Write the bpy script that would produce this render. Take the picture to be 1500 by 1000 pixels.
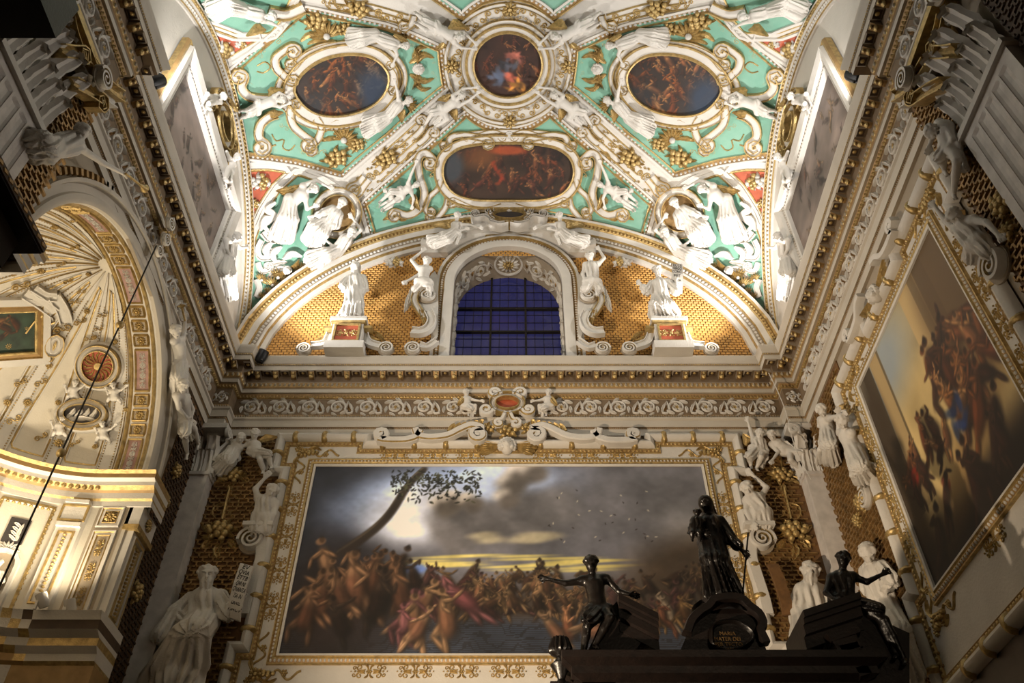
import bpy, math, random
import numpy as np
from mathutils import Matrix, Vector
from mathutils.geometry import delaunay_2d_cdt

for _o in list(bpy.data.objects): bpy.data.objects.remove(_o)
SC = bpy.context.scene
COL = SC.collection
random.seed(7); RNG = np.random.default_rng(7)
PI = math.pi

# ------------------------------------------------------------------ camera, world, lights, exposure
EYE = 1.6                                   # eye height above the floor; all other heights below are measured from the eye
FPX, PITCH, PCX, PCY = 1243.6, math.radians(44.3), 752.0, 500.0
cam_data = bpy.data.cameras.new('camera'); cam = bpy.data.objects.new('camera', cam_data); COL.objects.link(cam)
cam.location = (0.11, 0.0, EYE); cam.rotation_euler = (math.radians(90) + PITCH, 0, 0)
cam_data.sensor_width = 36.0; cam_data.lens = FPX / 1500 * 36; cam_data.shift_x = -2 / 1500; cam_data.clip_end = 200
SC.camera = cam
w = bpy.data.worlds.new('world'); SC.world = w; w.use_nodes = True
w.node_tree.nodes['Background'].inputs[0].default_value = (1.0, 0.74, 0.46, 1)
w.node_tree.nodes['Background'].inputs[1].default_value = 0.02
SC.view_settings.view_transform = 'Standard'; SC.view_settings.look = 'None'
SC.view_settings.exposure = 0.0; SC.view_settings.gamma = 1.0; SC.view_settings.use_curve_mapping = False
APSE_E, APSE_C = 230, (1.0, .83, .58)
WARM = (1.0, 0.79, 0.56); NEUT = (1.0, 0.965, 0.93)
def aim(o, loc, target):
    o.location = loc; d = Vector(target) - Vector(loc)
    o.rotation_euler = d.to_track_quat('-Z', 'Y').to_euler()
def spot(name, loc, target, energy, deg, blend=.6, color=WARM, r=.08):
    l = bpy.data.lights.new(name, 'SPOT'); l.energy = energy; l.spot_size = math.radians(deg); l.spot_blend = blend
    l.color = color; l.shadow_soft_size = r
    o = bpy.data.objects.new(name, l); COL.objects.link(o); aim(o, loc, target); return o
# floodlights that stand out of sight on the cornice ledge and shine up into the vault
for sx in (-1, 1):
    spot('vault_flood_far', (sx * 4.62, 11.25, 12.75), (sx * .6, 7.6, 17.6), 900, 155, .7, NEUT, .1)
    spot('vault_flood_near', (sx * 4.92, 6.1, 12.85), (-sx * .5, 8.8, 17.4), 830, 155, .7, NEUT, .1)
# lamps of the church below: a strong spotlight low on the apse side of the crossing, one for the great painting; plus a weak added fill on the other side
spot('crossing_spot', (-3.9, 4.6, 2.4), (3.0, 12, 9.6), 4400, 72, .9, WARM, .08)
spot('crossing_spot', (3.9, -2.5, 5.4), (-1.5, 12, 8.5), 230, 70, .9, WARM, .2)  # fill light added to brighten the room, stands for no known lamp
spot('painting_spot', (-.6, 2.2, 2.6), (-.7, 12, 8.2), 620, 34, .7, (1, .84, .64), .12)

# ------------------------------------------------------------------ materials
MATS = {}
def mat(name, col, rough=.6, metal=0., noise=0., nscale=8., bump=0., bscale=40., spec=.5, col2=None, emit=None, estr=0.):
    m = bpy.data.materials.new(name); m.use_nodes = True; nt = m.node_tree; b = nt.nodes['Principled BSDF']
    b.inputs['Base Color'].default_value = (*col, 1); b.inputs['Roughness'].default_value = rough
    b.inputs['Metallic'].default_value = metal; b.inputs['Specular IOR Level'].default_value = spec
    tc = nt.nodes.new('ShaderNodeTexCoord')
    if noise:
        n = nt.nodes.new('ShaderNodeTexNoise'); n.inputs['Scale'].default_value = nscale; n.inputs['Detail'].default_value = 6
        nt.links.new(tc.outputs['Object'], n.inputs['Vector'])
        r = nt.nodes.new('ShaderNodeValToRGB'); c2 = col2 or tuple(c * (1 - noise) for c in col)
        r.color_ramp.elements[0].color = (*c2, 1); r.color_ramp.elements[1].color = (*col, 1)
        r.color_ramp.elements[0].position = .3; r.color_ramp.elements[1].position = .62
        nt.links.new(n.outputs['Fac'], r.inputs['Fac']); nt.links.new(r.outputs['Color'], b.inputs['Base Color'])
    if bump:
        n2 = nt.nodes.new('ShaderNodeTexNoise'); n2.inputs['Scale'].default_value = bscale; n2.inputs['Detail'].default_value = 4
        nt.links.new(tc.outputs['Object'], n2.inputs['Vector'])
        bp = nt.nodes.new('ShaderNodeBump'); bp.inputs['Strength'].default_value = bump; bp.inputs['Distance'].default_value = .02
        nt.links.new(n2.outputs['Fac'], bp.inputs['Height']); nt.links.new(bp.outputs['Normal'], b.inputs['Normal'])
    if emit:
        b.inputs['Emission Color'].default_value = (*emit, 1); b.inputs['Emission Strength'].default_value = estr
    MATS[name] = m; return m
mat('stucco', (.57, .54, .49), .62, noise=.10, nscale=2.5, bump=.25, bscale=30)
mat('plaster', (.31, .255, .185), .7, noise=.14, nscale=2, bump=.2, bscale=18)
mat('marble', (.62, .58, .54), .5, noise=.22, nscale=6, bump=.15, bscale=24)
mat('gold', (.52, .37, .15), .4, .6, noise=.45, nscale=14, bump=.3, bscale=60)
mat('gilt_brown', (.33, .20, .075), .45, .55, noise=.5, nscale=10, bump=.2)
mat('gilt_ground', (.16, .078, .024), .7, .1, noise=.4, nscale=9)
mat('stone', (.47, .425, .355), .65, noise=.12, nscale=2, bump=.15)
mat('cream', (.58, .535, .45), .6, noise=.1, nscale=3, bump=.15)
mat('shaded_umber', (.17, .115, .065), .7, noise=.3, nscale=6)
mat('ochre', (.34, .21, .08), .55, .2, noise=.3, nscale=6)
mat('tile_gold', (.56, .30, .075), .55, .2, noise=.2, nscale=3)
mat('green', (.15, .34, .25), .6, noise=.35, nscale=3, col2=(.20, .38, .29), bump=.1)
mat('red', (.42, .09, .04), .6, noise=.3, nscale=6, bump=.1)
mat('pink', (.34, .20, .17), .6, noise=.3, nscale=12)
mat('iron', (.02, .017, .014), .5, .5)
mat('black_metal', (.008, .008, .009), .4, .2)
mat('ebony', (.007, .005, .004), .34, 0, noise=.4, nscale=20, bump=.15, bscale=50)
mat('walnut', (.010, .0055, .004), .45, 0, noise=.5, nscale=12, bump=.15)
mat('bluepane', (.012, .014, .06), .12, noise=.5, nscale=2.2, emit=(.022, .022, .085), estr=.6)
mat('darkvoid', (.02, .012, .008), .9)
mat('stone_floor', (.30, .24, .19), .35, noise=.3, nscale=2)
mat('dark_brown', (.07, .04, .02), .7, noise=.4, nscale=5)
mat('lamp_glass', (1, 1, 1), .3, emit=(1, .93, .82), estr=25)
mat('ink', (.03, .025, .02), .8)
mat('brown_marble', (.045, .028, .018), .35, noise=.6, nscale=4)
mat('slate', (.035, .03, .03), .6)
mp = bpy.data.materials.new('painted_canvas'); mp.use_nodes = True
_b = mp.node_tree.nodes['Principled BSDF']; _a = mp.node_tree.nodes.new('ShaderNodeAttribute'); _a.attribute_name = 'Col'
mp.node_tree.links.new(_a.outputs['Color'], _b.inputs['Base Color']); _b.inputs['Roughness'].default_value = .55
MATS['canvas'] = mp

# ------------------------------------------------------------------ mesh building
def A(x): return np.asarray(x, float)
class MB:
    def __init__(s): s.V = []; s.Q = []; s.T = []; s.n = 0; s.mats = []
    def mi(s, m):
        if m not in s.mats: s.mats.append(m)
        return s.mats.index(m)
    def add(s, V, F, m='stucco'):
        V = A(V).reshape(-1, 3); k = s.mi(m) if isinstance(m, str) else None
        F = np.asarray(F, int)
        if len(F):
            mm = np.full(len(F), k) if k is not None else np.asarray([s.mi(q) for q in m])
            (s.Q if F.shape[1] == 4 else s.T).append((F + s.n, mm))
        s.V.append(V); s.n += len(V); return s
    def tri(s, F, m):                       # extra triangles on verts already added (absolute indices)
        F = np.asarray(F, int); s.T.append((F, np.full(len(F), s.mi(m)))); return s
    def merged(s): return np.concatenate(s.V) if s.V else np.zeros((0, 3))
    def mesh(s, name, off=(0, 0, 0), smooth=True):
        V = s.merged() - A(off); me = bpy.data.meshes.new(name)
        Q = np.concatenate([q[0] for q in s.Q]) if s.Q else np.zeros((0, 4), int); T = np.concatenate([q[0] for q in s.T]) if s.T else np.zeros((0, 3), int)
        mq = np.concatenate([q[1] for q in s.Q]) if s.Q else np.zeros(0, int); mt = np.concatenate([q[1] for q in s.T]) if s.T else np.zeros(0, int)
        me.vertices.add(len(V)); me.vertices.foreach_set('co', V.astype(np.float32).ravel())
        nl = len(Q) * 4 + len(T) * 3; me.loops.add(nl)
        me.loops.foreach_set('vertex_index', np.concatenate([Q.ravel(), T.ravel()]).astype(np.int32))
        me.polygons.add(len(Q) + len(T))
        me.polygons.foreach_set('loop_start', np.concatenate([np.arange(len(Q)) * 4, len(Q) * 4 + np.arange(len(T)) * 3]).astype(np.int32))
        me.polygons.foreach_set('material_index', np.concatenate([mq, mt]).astype(np.int32))
        me.polygons.foreach_set('use_smooth', np.full(len(Q) + len(T), bool(smooth)))
        for m in s.mats: me.materials.append(MATS[m])
        me.update(calc_edges=True); me.validate(); 
        if smooth:
            try: me.set_sharp_from_angle(angle=math.radians(42))
            except Exception: pass
        return me
def tag(o, label=None, cat=None, group=None, kind=None):
    if label: o['label'] = label
    if cat: o['category'] = cat
    if group: o['group'] = group
    if kind: o['kind'] = kind
    return o
BASE = {}
def link(o, parent=None, base=None):
    COL.objects.link(o)
    if parent is not None: o.parent = parent
    else:
        b = A(base if base is not None else (0, 0, 0)); BASE[o.name] = b; o.location = (b[0], b[1], b[2] + EYE)
    return o
def rootof(o):
    while o.parent is not None: o = o.parent
    return o
def obj(name, mb, parent=None, base=None, smooth=True, label=None, cat=None, group=None, kind=None):
    b = A(base if base is not None else (0, 0, 0)) if parent is None else BASE[rootof(parent).name]
    o = bpy.data.objects.new(name, mb.mesh(name, b, smooth)); link(o, parent, base); return tag(o, label, cat, group, kind)
def thing(name, label, cat, base, group=None, kind=None):
    o = bpy.data.objects.new(name, None); o.empty_display_size = .1; link(o, None, base); return tag(o, label, cat, group, kind)
def inst(name, me, M, parent):              # a piece that shares its mesh, placed with a matrix given in eye-height coordinates
    o = bpy.data.objects.new(name, me); COL.objects.link(o); o.parent = parent
    b = BASE[rootof(parent).name]; M = np.array(M, float); M[:3, 3] -= b
    o.matrix_local = Matrix([list(r) for r in M]); return o
def frame_mat(P, X, Y, Z, s=1.):
    M = np.eye(4); M[:3, 0] = A(X) * s; M[:3, 1] = A(Y) * s; M[:3, 2] = A(Z) * s; M[:3, 3] = P; return M
def unit(v): v = A(v); return v / (np.linalg.norm(v, axis=-1, keepdims=True) + 1e-12)
def grid_faces(n, m, closed_n=False, closed_m=False):
    i = np.arange(n if closed_n else n - 1); j = np.arange(m if closed_m else m - 1)
    I, J = np.meshgrid(i, j, indexing='ij'); I2 = (I + 1) % n; J2 = (J + 1) % m
    return np.stack([I * m + J, I2 * m + J, I2 * m + J2, I * m + J2], -1).reshape(-1, 4)
def box(mb, lo, hi, m='stucco'):
    x0, y0, z0 = lo; x1, y1, z1 = hi
    V = [(x0, y0, z0), (x1, y0, z0), (x1, y1, z0), (x0, y1, z0), (x0, y0, z1), (x1, y0, z1), (x1, y1, z1), (x0, y1, z1)]
    mb.add(V, [(0, 1, 2, 3), (4, 5, 6, 7), (0, 1, 5, 4), (1, 2, 6, 5), (2, 3, 7, 6), (3, 0, 4, 7)], m); return mb
def sweep(mb, P, N, prof, ws=1., hs=1., m='stucco', closed=False, cap=True):
    """relief strip: profile points (side, height) carried along P with surface normals N"""
    P = A(P); N = unit(A(N)); n = len(P)
    T = unit(np.roll(P, -1, 0) - np.roll(P, 1, 0)) if closed else unit(np.gradient(P, axis=0))
    S = unit(np.cross(T, N)); prof = A(prof); k = len(prof)
    ws = np.broadcast_to(ws, (n,)); hs = np.broadcast_to(hs, (n,))
    V = P[:, None] + S[:, None] * (prof[None, :, 0] * ws[:, None])[..., None] + N[:, None] * (prof[None, :, 1] * hs[:, None])[..., None]
    F = grid_faces(n, k, closed, False)
    if isinstance(m, (list, tuple)): m = [m[q % (k - 1)] for q in range(len(F))]
    mb.add(V, F, m)
    if cap and not closed:
        b = mb.n - n * k; mm = m if isinstance(m, str) else m[len(m) // 2] if isinstance(m, list) else m
        for r in (0, n - 1):
            mb.tri([(b + r * k, b + r * k + i, b + r * k + i + 1) for i in range(1, k - 1)], mm)
    return mb
def halfround(w, h, n=5, base=0.):
    a = np.linspace(PI, 0, n); return np.stack([np.cos(a) * w, np.sin(a) * h + base], 1)
def flatband(w, h, r=.25):
    return A([(-w, 0), (-w, h * .7), (-w * (1 - r), h), (w * (1 - r), h), (w, h * .7), (w, 0)])
def giltband(w, h, g=.22):                  # white band with raised gilded edges
    return A([(-w, 0), (-w, h), (-w * (1 - g), h), (-w * (1 - g), h * .55), (0, h * .75), (w * (1 - g), h * .55), (w * (1 - g), h), (w, h), (w, 0)])
GB = ['gold', 'gold', 'gold', 'stucco', 'stucco', 'gold', 'gold', 'gold']
def catmull(P, per=6, closed=False):
    P = A(P)
    if len(P) < 3 and not closed: 
        t = np.linspace(0, 1, per + 1)[:, None]; return P[0] * (1 - t) + P[-1] * t
    Q = np.concatenate([P[-1:], P, P[:2]]) if closed else np.concatenate([[2 * P[0] - P[1]], P, [2 * P[-1] - P[-2]]])
    out = []; t = np.linspace(0, 1, per, endpoint=False)[:, None]
    for i in range(1, len(Q) - 2):
        a, b, c, d = Q[i - 1], Q[i], Q[i + 1], Q[i + 2]
        out.append(.5 * (2 * b + (c - a) * t + (2 * a - 5 * b + 4 * c - d) * t ** 2 + (3 * b - a - 3 * c + d) * t ** 3))
    if not closed: out.append(Q[-2:-1])
    return np.concatenate(out)
def resample(P, step, closed=False):
    P = A(P)
    if closed: P = np.concatenate([P, P[:1]])
    d = np.r_[0, np.cumsum(np.linalg.norm(np.diff(P, axis=0), axis=1))]; n = max(2, int(round(d[-1] / step)) + 1)
    t = np.linspace(0, d[-1], n); R = np.stack([np.interp(t, d, P[:, i]) for i in range(P.shape[1])], 1)
    return R[:-1] if closed else R
def miter(poly, closed):
    P = A(poly); n = len(P); M = np.zeros_like(P)
    for i in range(n):
        a = P[i] - P[i - 1] if (closed or i > 0) else P[1] - P[0]
        b = P[(i + 1) % n] - P[i] if (closed or i < n - 1) else P[-1] - P[-2]
        a = a / np.hypot(*a); b = b / np.hypot(*b); na = A([-a[1], a[0]]); nb = A([-b[1], b[0]])
        s = na + nb; M[i] = s / max(1e-6, 1 + na @ nb)
    return M
def mould(mb, poly, prof, fn, m='stucco', closed=True, cap=True):
    """mitred moulding along a 2D polyline; prof = (offset to the left of the path, height); fn(uv, h) -> 3D"""
    P = A(poly); Mi = miter(P, closed); prof = A(prof); n, k = len(P), len(prof)
    UV = P[:, None] + Mi[:, None] * prof[None, :, :1]; H = np.broadcast_to(prof[None, :, 1], (n, k))
    # separate verts for each straight run keep the edges crisp
    for i in range(n if closed else n - 1):
        j = (i + 1) % n
        V = fn(np.concatenate([UV[i], UV[j]]), np.concatenate([H[i], H[j]]))
        F = [(q, q + 1, k + q + 1, k + q) for q in range(k - 1)]
        mm = m if isinstance(m, str) else [m[q % len(m)] for q in range(k - 1)]
        mb.add(V, F, mm)
    return mb
def units(mb, V, F, Ms, m):                 # many small alike pieces in one mesh
    V = A(V); F = np.asarray(F, int); Ms = A(Ms); n = len(Ms)
    if n == 0: return mb
    VV = np.einsum('nij,vj->nvi', Ms[:, :3, :3], V) + Ms[:, None, :3, 3]
    FF = (F[None] + (np.arange(n) * len(V))[:, None, None]).reshape(-1, F.shape[1])
    mm = m if isinstance(m, str) else list(m) * n
    return mb.add(VV.reshape(-1, 3), FF, mm)
def ball(nu=8, nv=5, r=(1, 1, 1), half=False):
    u = np.arange(nu) / nu * 2 * PI; v = np.linspace(0.02, PI / 2 if half else PI - .02, nv)
    U, W = np.meshgrid(u, v, indexing='ij')
    V = np.stack([np.cos(U) * np.sin(W) * r[0], np.sin(U) * np.sin(W) * r[1], np.cos(W) * r[2]], -1).reshape(-1, 3)
    return V, grid_faces(nu, nv, True, False)
def lathe(mb, P0, ax, rz, m='stucco', n=16, a0=0., a1=2 * PI):
    """rz = list of (radius, distance along ax)"""
    ax = unit(A(ax)); t = A([1, 0, 0]) if abs(ax[0]) < .8 else A([0, 1, 0]); e1 = unit(np.cross(ax, t)); e2 = np.cross(ax, e1)
    full = abs(a1 - a0 - 2 * PI) < 1e-6; a = np.linspace(a0, a1, n, endpoint=not full); rz = A(rz)
    D = np.cos(a)[:, None] * e1 + np.sin(a)[:, None] * e2
    V = A(P0) + D[:, None] * rz[None, :, :1] + ax * rz[None, :, 1:]
    F = grid_faces(n, len(rz), full, False)
    if isinstance(m, (list, tuple)): m = [m[q % (len(rz) - 1)] for q in range(len(F))]
    mb.add(V, F, m); return mb

# ------------------------------------------------------------------ rays of the photograph and the surfaces of the place
CAM = A([.11, 0, 0]); FW = A([0, math.cos(PITCH), math.sin(PITCH)]); UP = A([0, -math.sin(PITCH), math.cos(PITCH)])
def ray(px):
    px = A(px).reshape(-1, 2); return FW + A([1, 0, 0]) * ((px[:, :1] - PCX) / FPX) + UP * ((PCY - px[:, 1:2]) / FPX)
class Plane:
    def __init__(s, P, X, Y): s.P = A(P); s.X = unit(X); s.Y = unit(Y); s.N = unit(np.cross(s.X, s.Y))
    def px(s, px, h=0.):
        d = ray(px); h = np.broadcast_to(h, (len(d),)); t = ((s.P - CAM) @ s.N + h) / (d @ s.N); return CAM + d * t[:, None]
    def snap(s, Q): Q = A(Q); return Q - ((Q - s.P) @ s.N)[..., None] * s.N, np.broadcast_to(s.N, Q.shape)
    def uv(s, P): return np.stack([(A(P) - s.P) @ s.X, (A(P) - s.P) @ s.Y], -1)
    def at(s, uv, h=0.):
        uv = A(uv); return s.P + uv[..., :1] * s.X + uv[..., 1:2] * s.Y + np.broadcast_to(h, uv.shape[:-1])[..., None] * s.N
    def frame(s, P): return s.X, s.Y, s.N
    def flat(s, P, c, N): return P
XW, YB, YC, YH, ZS, RV = 5.32, 12.0, 8.3, 3.7, 10.78, 4.5
BACK = Plane((0, YB, 0), (1, 0, 0), (0, 0, 1)); LEFT = Plane((-XW, 0, 0), (0, 1, 0), (0, 0, 1)); RIGHT = Plane((XW, 0, 0), (0, -1, 0), (0, 0, 1))
class Vault:
    O = A([0, YC, 9.6])
    def z(s, x, y):
        a = x / XW; b = (y - YC) / YH; E = (1 - a * a) + .73 * (1 - b * b) - .46 * (1 - a * a) * (1 - b * b)
        return ZS + RV * np.sqrt(np.maximum(E, 1e-3))
    def nrm(s, P):
        e = 1e-3; x, y = P[..., 0], P[..., 1]
        zx = (s.z(x + e, y) - s.z(x - e, y)) / (2 * e); zy = (s.z(x, y + e) - s.z(x, y - e)) / (2 * e)
        return unit(np.stack([zx, zy, -np.ones_like(zx)], -1))
    def g(s, P): return s.z(P[..., 0], P[..., 1]) - P[..., 2]
    def px(s, px, h=0.):
        d = ray(px); h = np.broadcast_to(h, (len(d),)); t = np.linspace(8, 24, 500)
        P = CAM + d[:, None] * t[None, :, None]; G = s.g(P) * (-s.nrm(P)[..., 2]) - h[:, None]
        k = np.argmax(G < 0, 1); k = np.maximum(k, 1); i = np.arange(len(d)); g0, g1 = G[i, k - 1], G[i, k]
        tt = t[k - 1] + (t[k] - t[k - 1]) * g0 / (g0 - g1 + 1e-12); return CAM + d * tt[:, None]
    def snap(s, Q):
        Q = A(Q); D = Q - s.O; lo = np.full(Q.shape[:-1], .4); hi = np.full(Q.shape[:-1], 2.)
        for _ in range(34):
            mid = (lo + hi) / 2; ins = s.g(s.O + D * mid[..., None]) > 0; lo = np.where(ins, mid, lo); hi = np.where(ins, hi, mid)
        P = s.O + D * lo[..., None]; return P, s.nrm(P)
    def frame(s, P):
        N = s.nrm(A(P)); X = unit(A([1, 0, 0]) - N * N[0]); Y = np.cross(N, X); return X, Y, N
    def flat(s, P, c, N): D = P - s.O; return s.O + D * (((c - s.O) @ N) / (D @ N))[..., None]
VAULT = Vault()
class Dome:
    def __init__(s, O, R, sc=(1, 1, 1)): s.O = A(O); s.R = R; s.sc = A(sc)
    def px(s, px, h=0.):
        d = ray(px) / s.sc; c = (CAM - s.O) / s.sc; r = s.R - h
        a = (d * d).sum(1); b = d @ c; cc = c @ c - r * r; disc = np.maximum(b * b - a * cc, 0)
        t = (-b + np.sqrt(disc)) / a; return CAM + ray(px) * t[:, None]
    def snap(s, Q):
        D = unit((A(Q) - s.O) / s.sc); return s.O + D * s.R * s.sc, -unit(D / s.sc)
    def frame(s, P):
        N = s.snap(P)[1]; Y = unit(A([0, 0, 1]) - N * N[2]); X = np.cross(Y, N); return X, Y, N
    def flat(s, P, c, N): D = P - s.O; return s.O + D * (((c - s.O) @ N) / (D @ N))[..., None]
def mirx(V): V = A(V).copy(); V[..., 0] *= -1; return V
class MMB(MB):                              # mesh builder that can return its mirror twin (x -> -x)
    def twin(s):
        t = MMB(); t.V = [mirx(v) for v in s.V]; t.Q = s.Q; t.T = s.T; t.n = s.n; t.mats = s.mats; return t
def strip(mb, surf, px, prof, ws=1., hs=1., m='stucco', closed=False, smooth=True, step=.04, lift=0., cap=True):
    """moulding traced over the photograph and laid on its real surface"""
    P = surf.px(px) if not isinstance(px, tuple) else px[0]
    P = catmull(P, 8, closed) if smooth else A(P)
    P = resample(P, step, closed); P, N = surf.snap(P); P = P + N * lift
    if np.ndim(ws): ws = np.interp(np.linspace(0, 1, len(P)), np.linspace(0, 1, len(ws)), ws)
    if np.ndim(hs): hs = np.interp(np.linspace(0, 1, len(P)), np.linspace(0, 1, len(hs)), hs)
    return sweep(mb, P, N, prof, ws, hs, m, closed, cap)
def beadline(mb, surf, px, r, gap, m='gold', closed=False, smooth=True, lift=0., nu=6, nv=4):
    P = surf.px(px) if not isinstance(px, tuple) else px[0]
    P = catmull(P, 8, closed) if smooth else A(P); P = resample(P, gap, closed); P, N = surf.snap(P)
    V, F = ball(nu, nv, (r, r, r), True); Ms = []
    for p, n in zip(P, N):
        X, Y, _ = (unit(np.cross(n, A([.3, .8, .5]))), None, None); Y = np.cross(n, X); Ms.append(frame_mat(p + n * lift, X, Y, n))
    return units(mb, V, F, Ms, m)
def patch(mb, surf, P3, m, lift=.01, grid=.18, uvax=None):
    """polygon P3 (3D points) filled and draped over the surface"""
    P3 = A(P3); c = surf.snap(P3.mean(0))[0]; X, Y, N = surf.frame(c); D = surf.flat(P3, c, N) - c
    uv = np.stack([D @ X, D @ Y], 1); lo, hi = uv.min(0), uv.max(0)
    gx = np.arange(lo[0] + grid / 2, hi[0], grid); gy = np.arange(lo[1] + grid / 2, hi[1], grid)
    G = np.stack(np.meshgrid(gx, gy), -1).reshape(-1, 2); n = len(uv)
    ins = np.zeros(len(G), bool); mind = np.full(len(G), 9.)
    for i in range(n):
        a, b = uv[i], uv[(i + 1) % n]
        cnd = (a[1] > G[:, 1]) != (b[1] > G[:, 1])
        ins ^= cnd & (G[:, 0] < (b[0] - a[0]) * (G[:, 1] - a[1]) / (b[1] - a[1] + 1e-12) + a[0])
        ab = b - a; t = np.clip(((G - a) @ ab) / (ab @ ab + 1e-12), 0, 1); mind = np.minimum(mind, np.linalg.norm(G - a - t[:, None] * ab, axis=1))
    G = G[ins & (mind > grid * .3)]; allp = np.concatenate([uv, G])
    vs, es, fs, *_ = delaunay_2d_cdt([Vector(p) for p in allp], [], [list(range(n))], 1, 1e-5)
    vs = A([list(v) for v in vs]); Q = c + vs[:, :1] * X + vs[:, 1:2] * Y; P, NN = surf.snap(Q)
    fs = [f for f in fs if len(f) == 3]; mb.add(P + NN * lift, fs, m); return mb

# ================================================================== the setting
def arc(cx, cy, r, a0, a1, n, ry=None):
    a = np.radians(np.linspace(a0, a1, n)); return np.stack([cx + r * np.cos(a), cy + (ry or r) * np.sin(a)], 1)
mb = MB(); box(mb, (-14, -8, -1.75), (14, 16, -1.6), 'stone_floor'); floor = obj('floor', mb, kind='structure', smooth=False)
# vault
mb = MB(); xs = np.linspace(-XW, XW, 141); ys = np.linspace(YC - YH, YB, 101); X, Y = np.meshgrid(xs, ys, indexing='ij')
mb.add(np.stack([X, Y, VAULT.z(X, Y)], -1), grid_faces(141, 101), 'stucco')
ZA = VAULT.z(xs, np.full(141, YC - YH))
mb.add(np.stack([np.stack([xs, np.full(141, yy), ZA - dz], -1) for yy, dz in ((YC - YH, 0), (YC - YH, .35), (3.0, .35), (3.0, -.9))], 1), grid_faces(141, 4), 'stucco')
ceiling = obj('ceiling', mb, kind='structure')
# end wall: below the entablature and the lunette with its window opening
WINX, WINS = 1.13, 13.36
lun = np.concatenate([[(-XW, 10.9)], np.stack([xs, VAULT.z(xs, np.full(141, YB))], 1)[::4], [(XW, 10.9), (WINX, 10.9), (WINX, WINS)],
                      arc(0, WINS, WINX, 0, 180, 19)[1:-1], [(-WINX, WINS), (-WINX, 10.9)]])
mb = MB(); patch(mb, BACK, BACK.at(lun), 'gilt_ground', 0, .6)
box(mb, (-6.2, YB, -1.6), (6.2, YB + .3, 11.0), 'plaster')
wall_back = obj('wall_back', mb, kind='structure', smooth=False)
# side walls with the apse opening on the one side
APY, APZ, APR = 8.05, 7.2, 2.2
rect = [(2.0, -1.6), (2.0, 11.0), (YB + .3, 11.0), (YB + .3, -1.6)]
notch = np.concatenate([[(APY + APR, -1.6)], arc(APY, APZ, APR, 0, 180, 33), [(APY - APR, -1.6)]])
mb = MB(); patch(mb, LEFT, LEFT.at(np.concatenate([rect, notch])), 'plaster', 0, 1.0)
sl = np.stack([ys, VAULT.z(np.full(101, XW), ys)], 1)[::4]
sidelun = np.concatenate([[(YC - YH, 10.9)], sl, [(YB, 10.9)]])
patch(mb, LEFT, LEFT.at(sidelun), 'stucco', 0, 1.0)
box(mb, (-7.2, -3, -1.6), (-5.02, 5.47, 11.0), 'plaster'); wall_left = obj('wall_left', mb, kind='structure', smooth=False)
mb = MB(); mb.add([(XW, 2, -1.6), (XW, 2, 11), (XW, YB + .3, 11), (XW, YB + .3, -1.6)], [(0, 1, 2, 3)], 'plaster')
patch(mb, RIGHT, mirx(LEFT.at(sidelun)), 'stucco', 0, 1.0)
box(mb, (5.02, -3, -1.6), (7.2, 5.47, 11.0), 'plaster'); wall_right = obj('wall_right', mb, kind='structure', smooth=False)

# ------------------------------------------------------------------ entablature all round, with the breaks over the corner piers
PLAN = A([(-5.02, -3), (-5.02, 5.47), (-5.32, 5.47), (-5.32, 11.7), (-5.02, 11.7), (-5.02, 12.0)])
PLAN = np.concatenate([PLAN, mirx(PLAN[::-1])])
PLANR = PLAN[::-1]                           # so that the left of the path faces the room
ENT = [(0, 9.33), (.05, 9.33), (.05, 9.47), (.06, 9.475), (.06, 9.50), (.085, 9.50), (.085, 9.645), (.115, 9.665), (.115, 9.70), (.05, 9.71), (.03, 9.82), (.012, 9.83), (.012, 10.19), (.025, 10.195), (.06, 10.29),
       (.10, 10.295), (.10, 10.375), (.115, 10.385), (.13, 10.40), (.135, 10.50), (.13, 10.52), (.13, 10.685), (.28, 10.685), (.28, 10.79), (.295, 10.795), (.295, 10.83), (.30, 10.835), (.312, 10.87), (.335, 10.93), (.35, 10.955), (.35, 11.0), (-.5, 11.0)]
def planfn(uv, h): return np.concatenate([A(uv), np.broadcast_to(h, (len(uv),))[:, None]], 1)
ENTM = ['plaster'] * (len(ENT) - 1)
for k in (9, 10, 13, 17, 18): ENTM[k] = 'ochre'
for k in (11, 20, 21): ENTM[k] = 'shaded_umber'  # brown gilded grounds, with the shade of the recesses put into the colour
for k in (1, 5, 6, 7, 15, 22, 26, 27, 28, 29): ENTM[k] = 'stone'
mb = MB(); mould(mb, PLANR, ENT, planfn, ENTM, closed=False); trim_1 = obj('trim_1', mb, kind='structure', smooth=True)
trim_1['label'] = 'deep gilded entablature running round the room under the vault'
def along(poly, o, gap, end=0.0, seg=None):
    """positions, tangents and outward normals at even spacing along every straight run of a mitred offset path"""
    P = A(poly); Mi = miter(P, False); Q = P + Mi * o; out = []
    for i in range(len(Q) - 1):
        if seg is not None and i not in seg: continue
        a, b = Q[i], Q[i + 1]; L = np.hypot(*(b - a)); t = (b - a) / L; nrm = A([-t[1], t[0]]); n = max(1, int((L - 2 * end) / gap + .5))
        for k in range(n): out.append((a + t * (end + (L - 2 * end) * (k + .5) / n), t, nrm, i))
    return out
def ent_units(mb, V, F, o, z, gap, m):
    Ms = [frame_mat((p[0], p[1], z), (t[0], t[1], 0), (0, 0, 1), (n[0], n[1], 0)) for p, t, n, i in along(PLANR, o, gap) if p[1] > 2.2]
    return units(mb, V, F, Ms, m)
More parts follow.
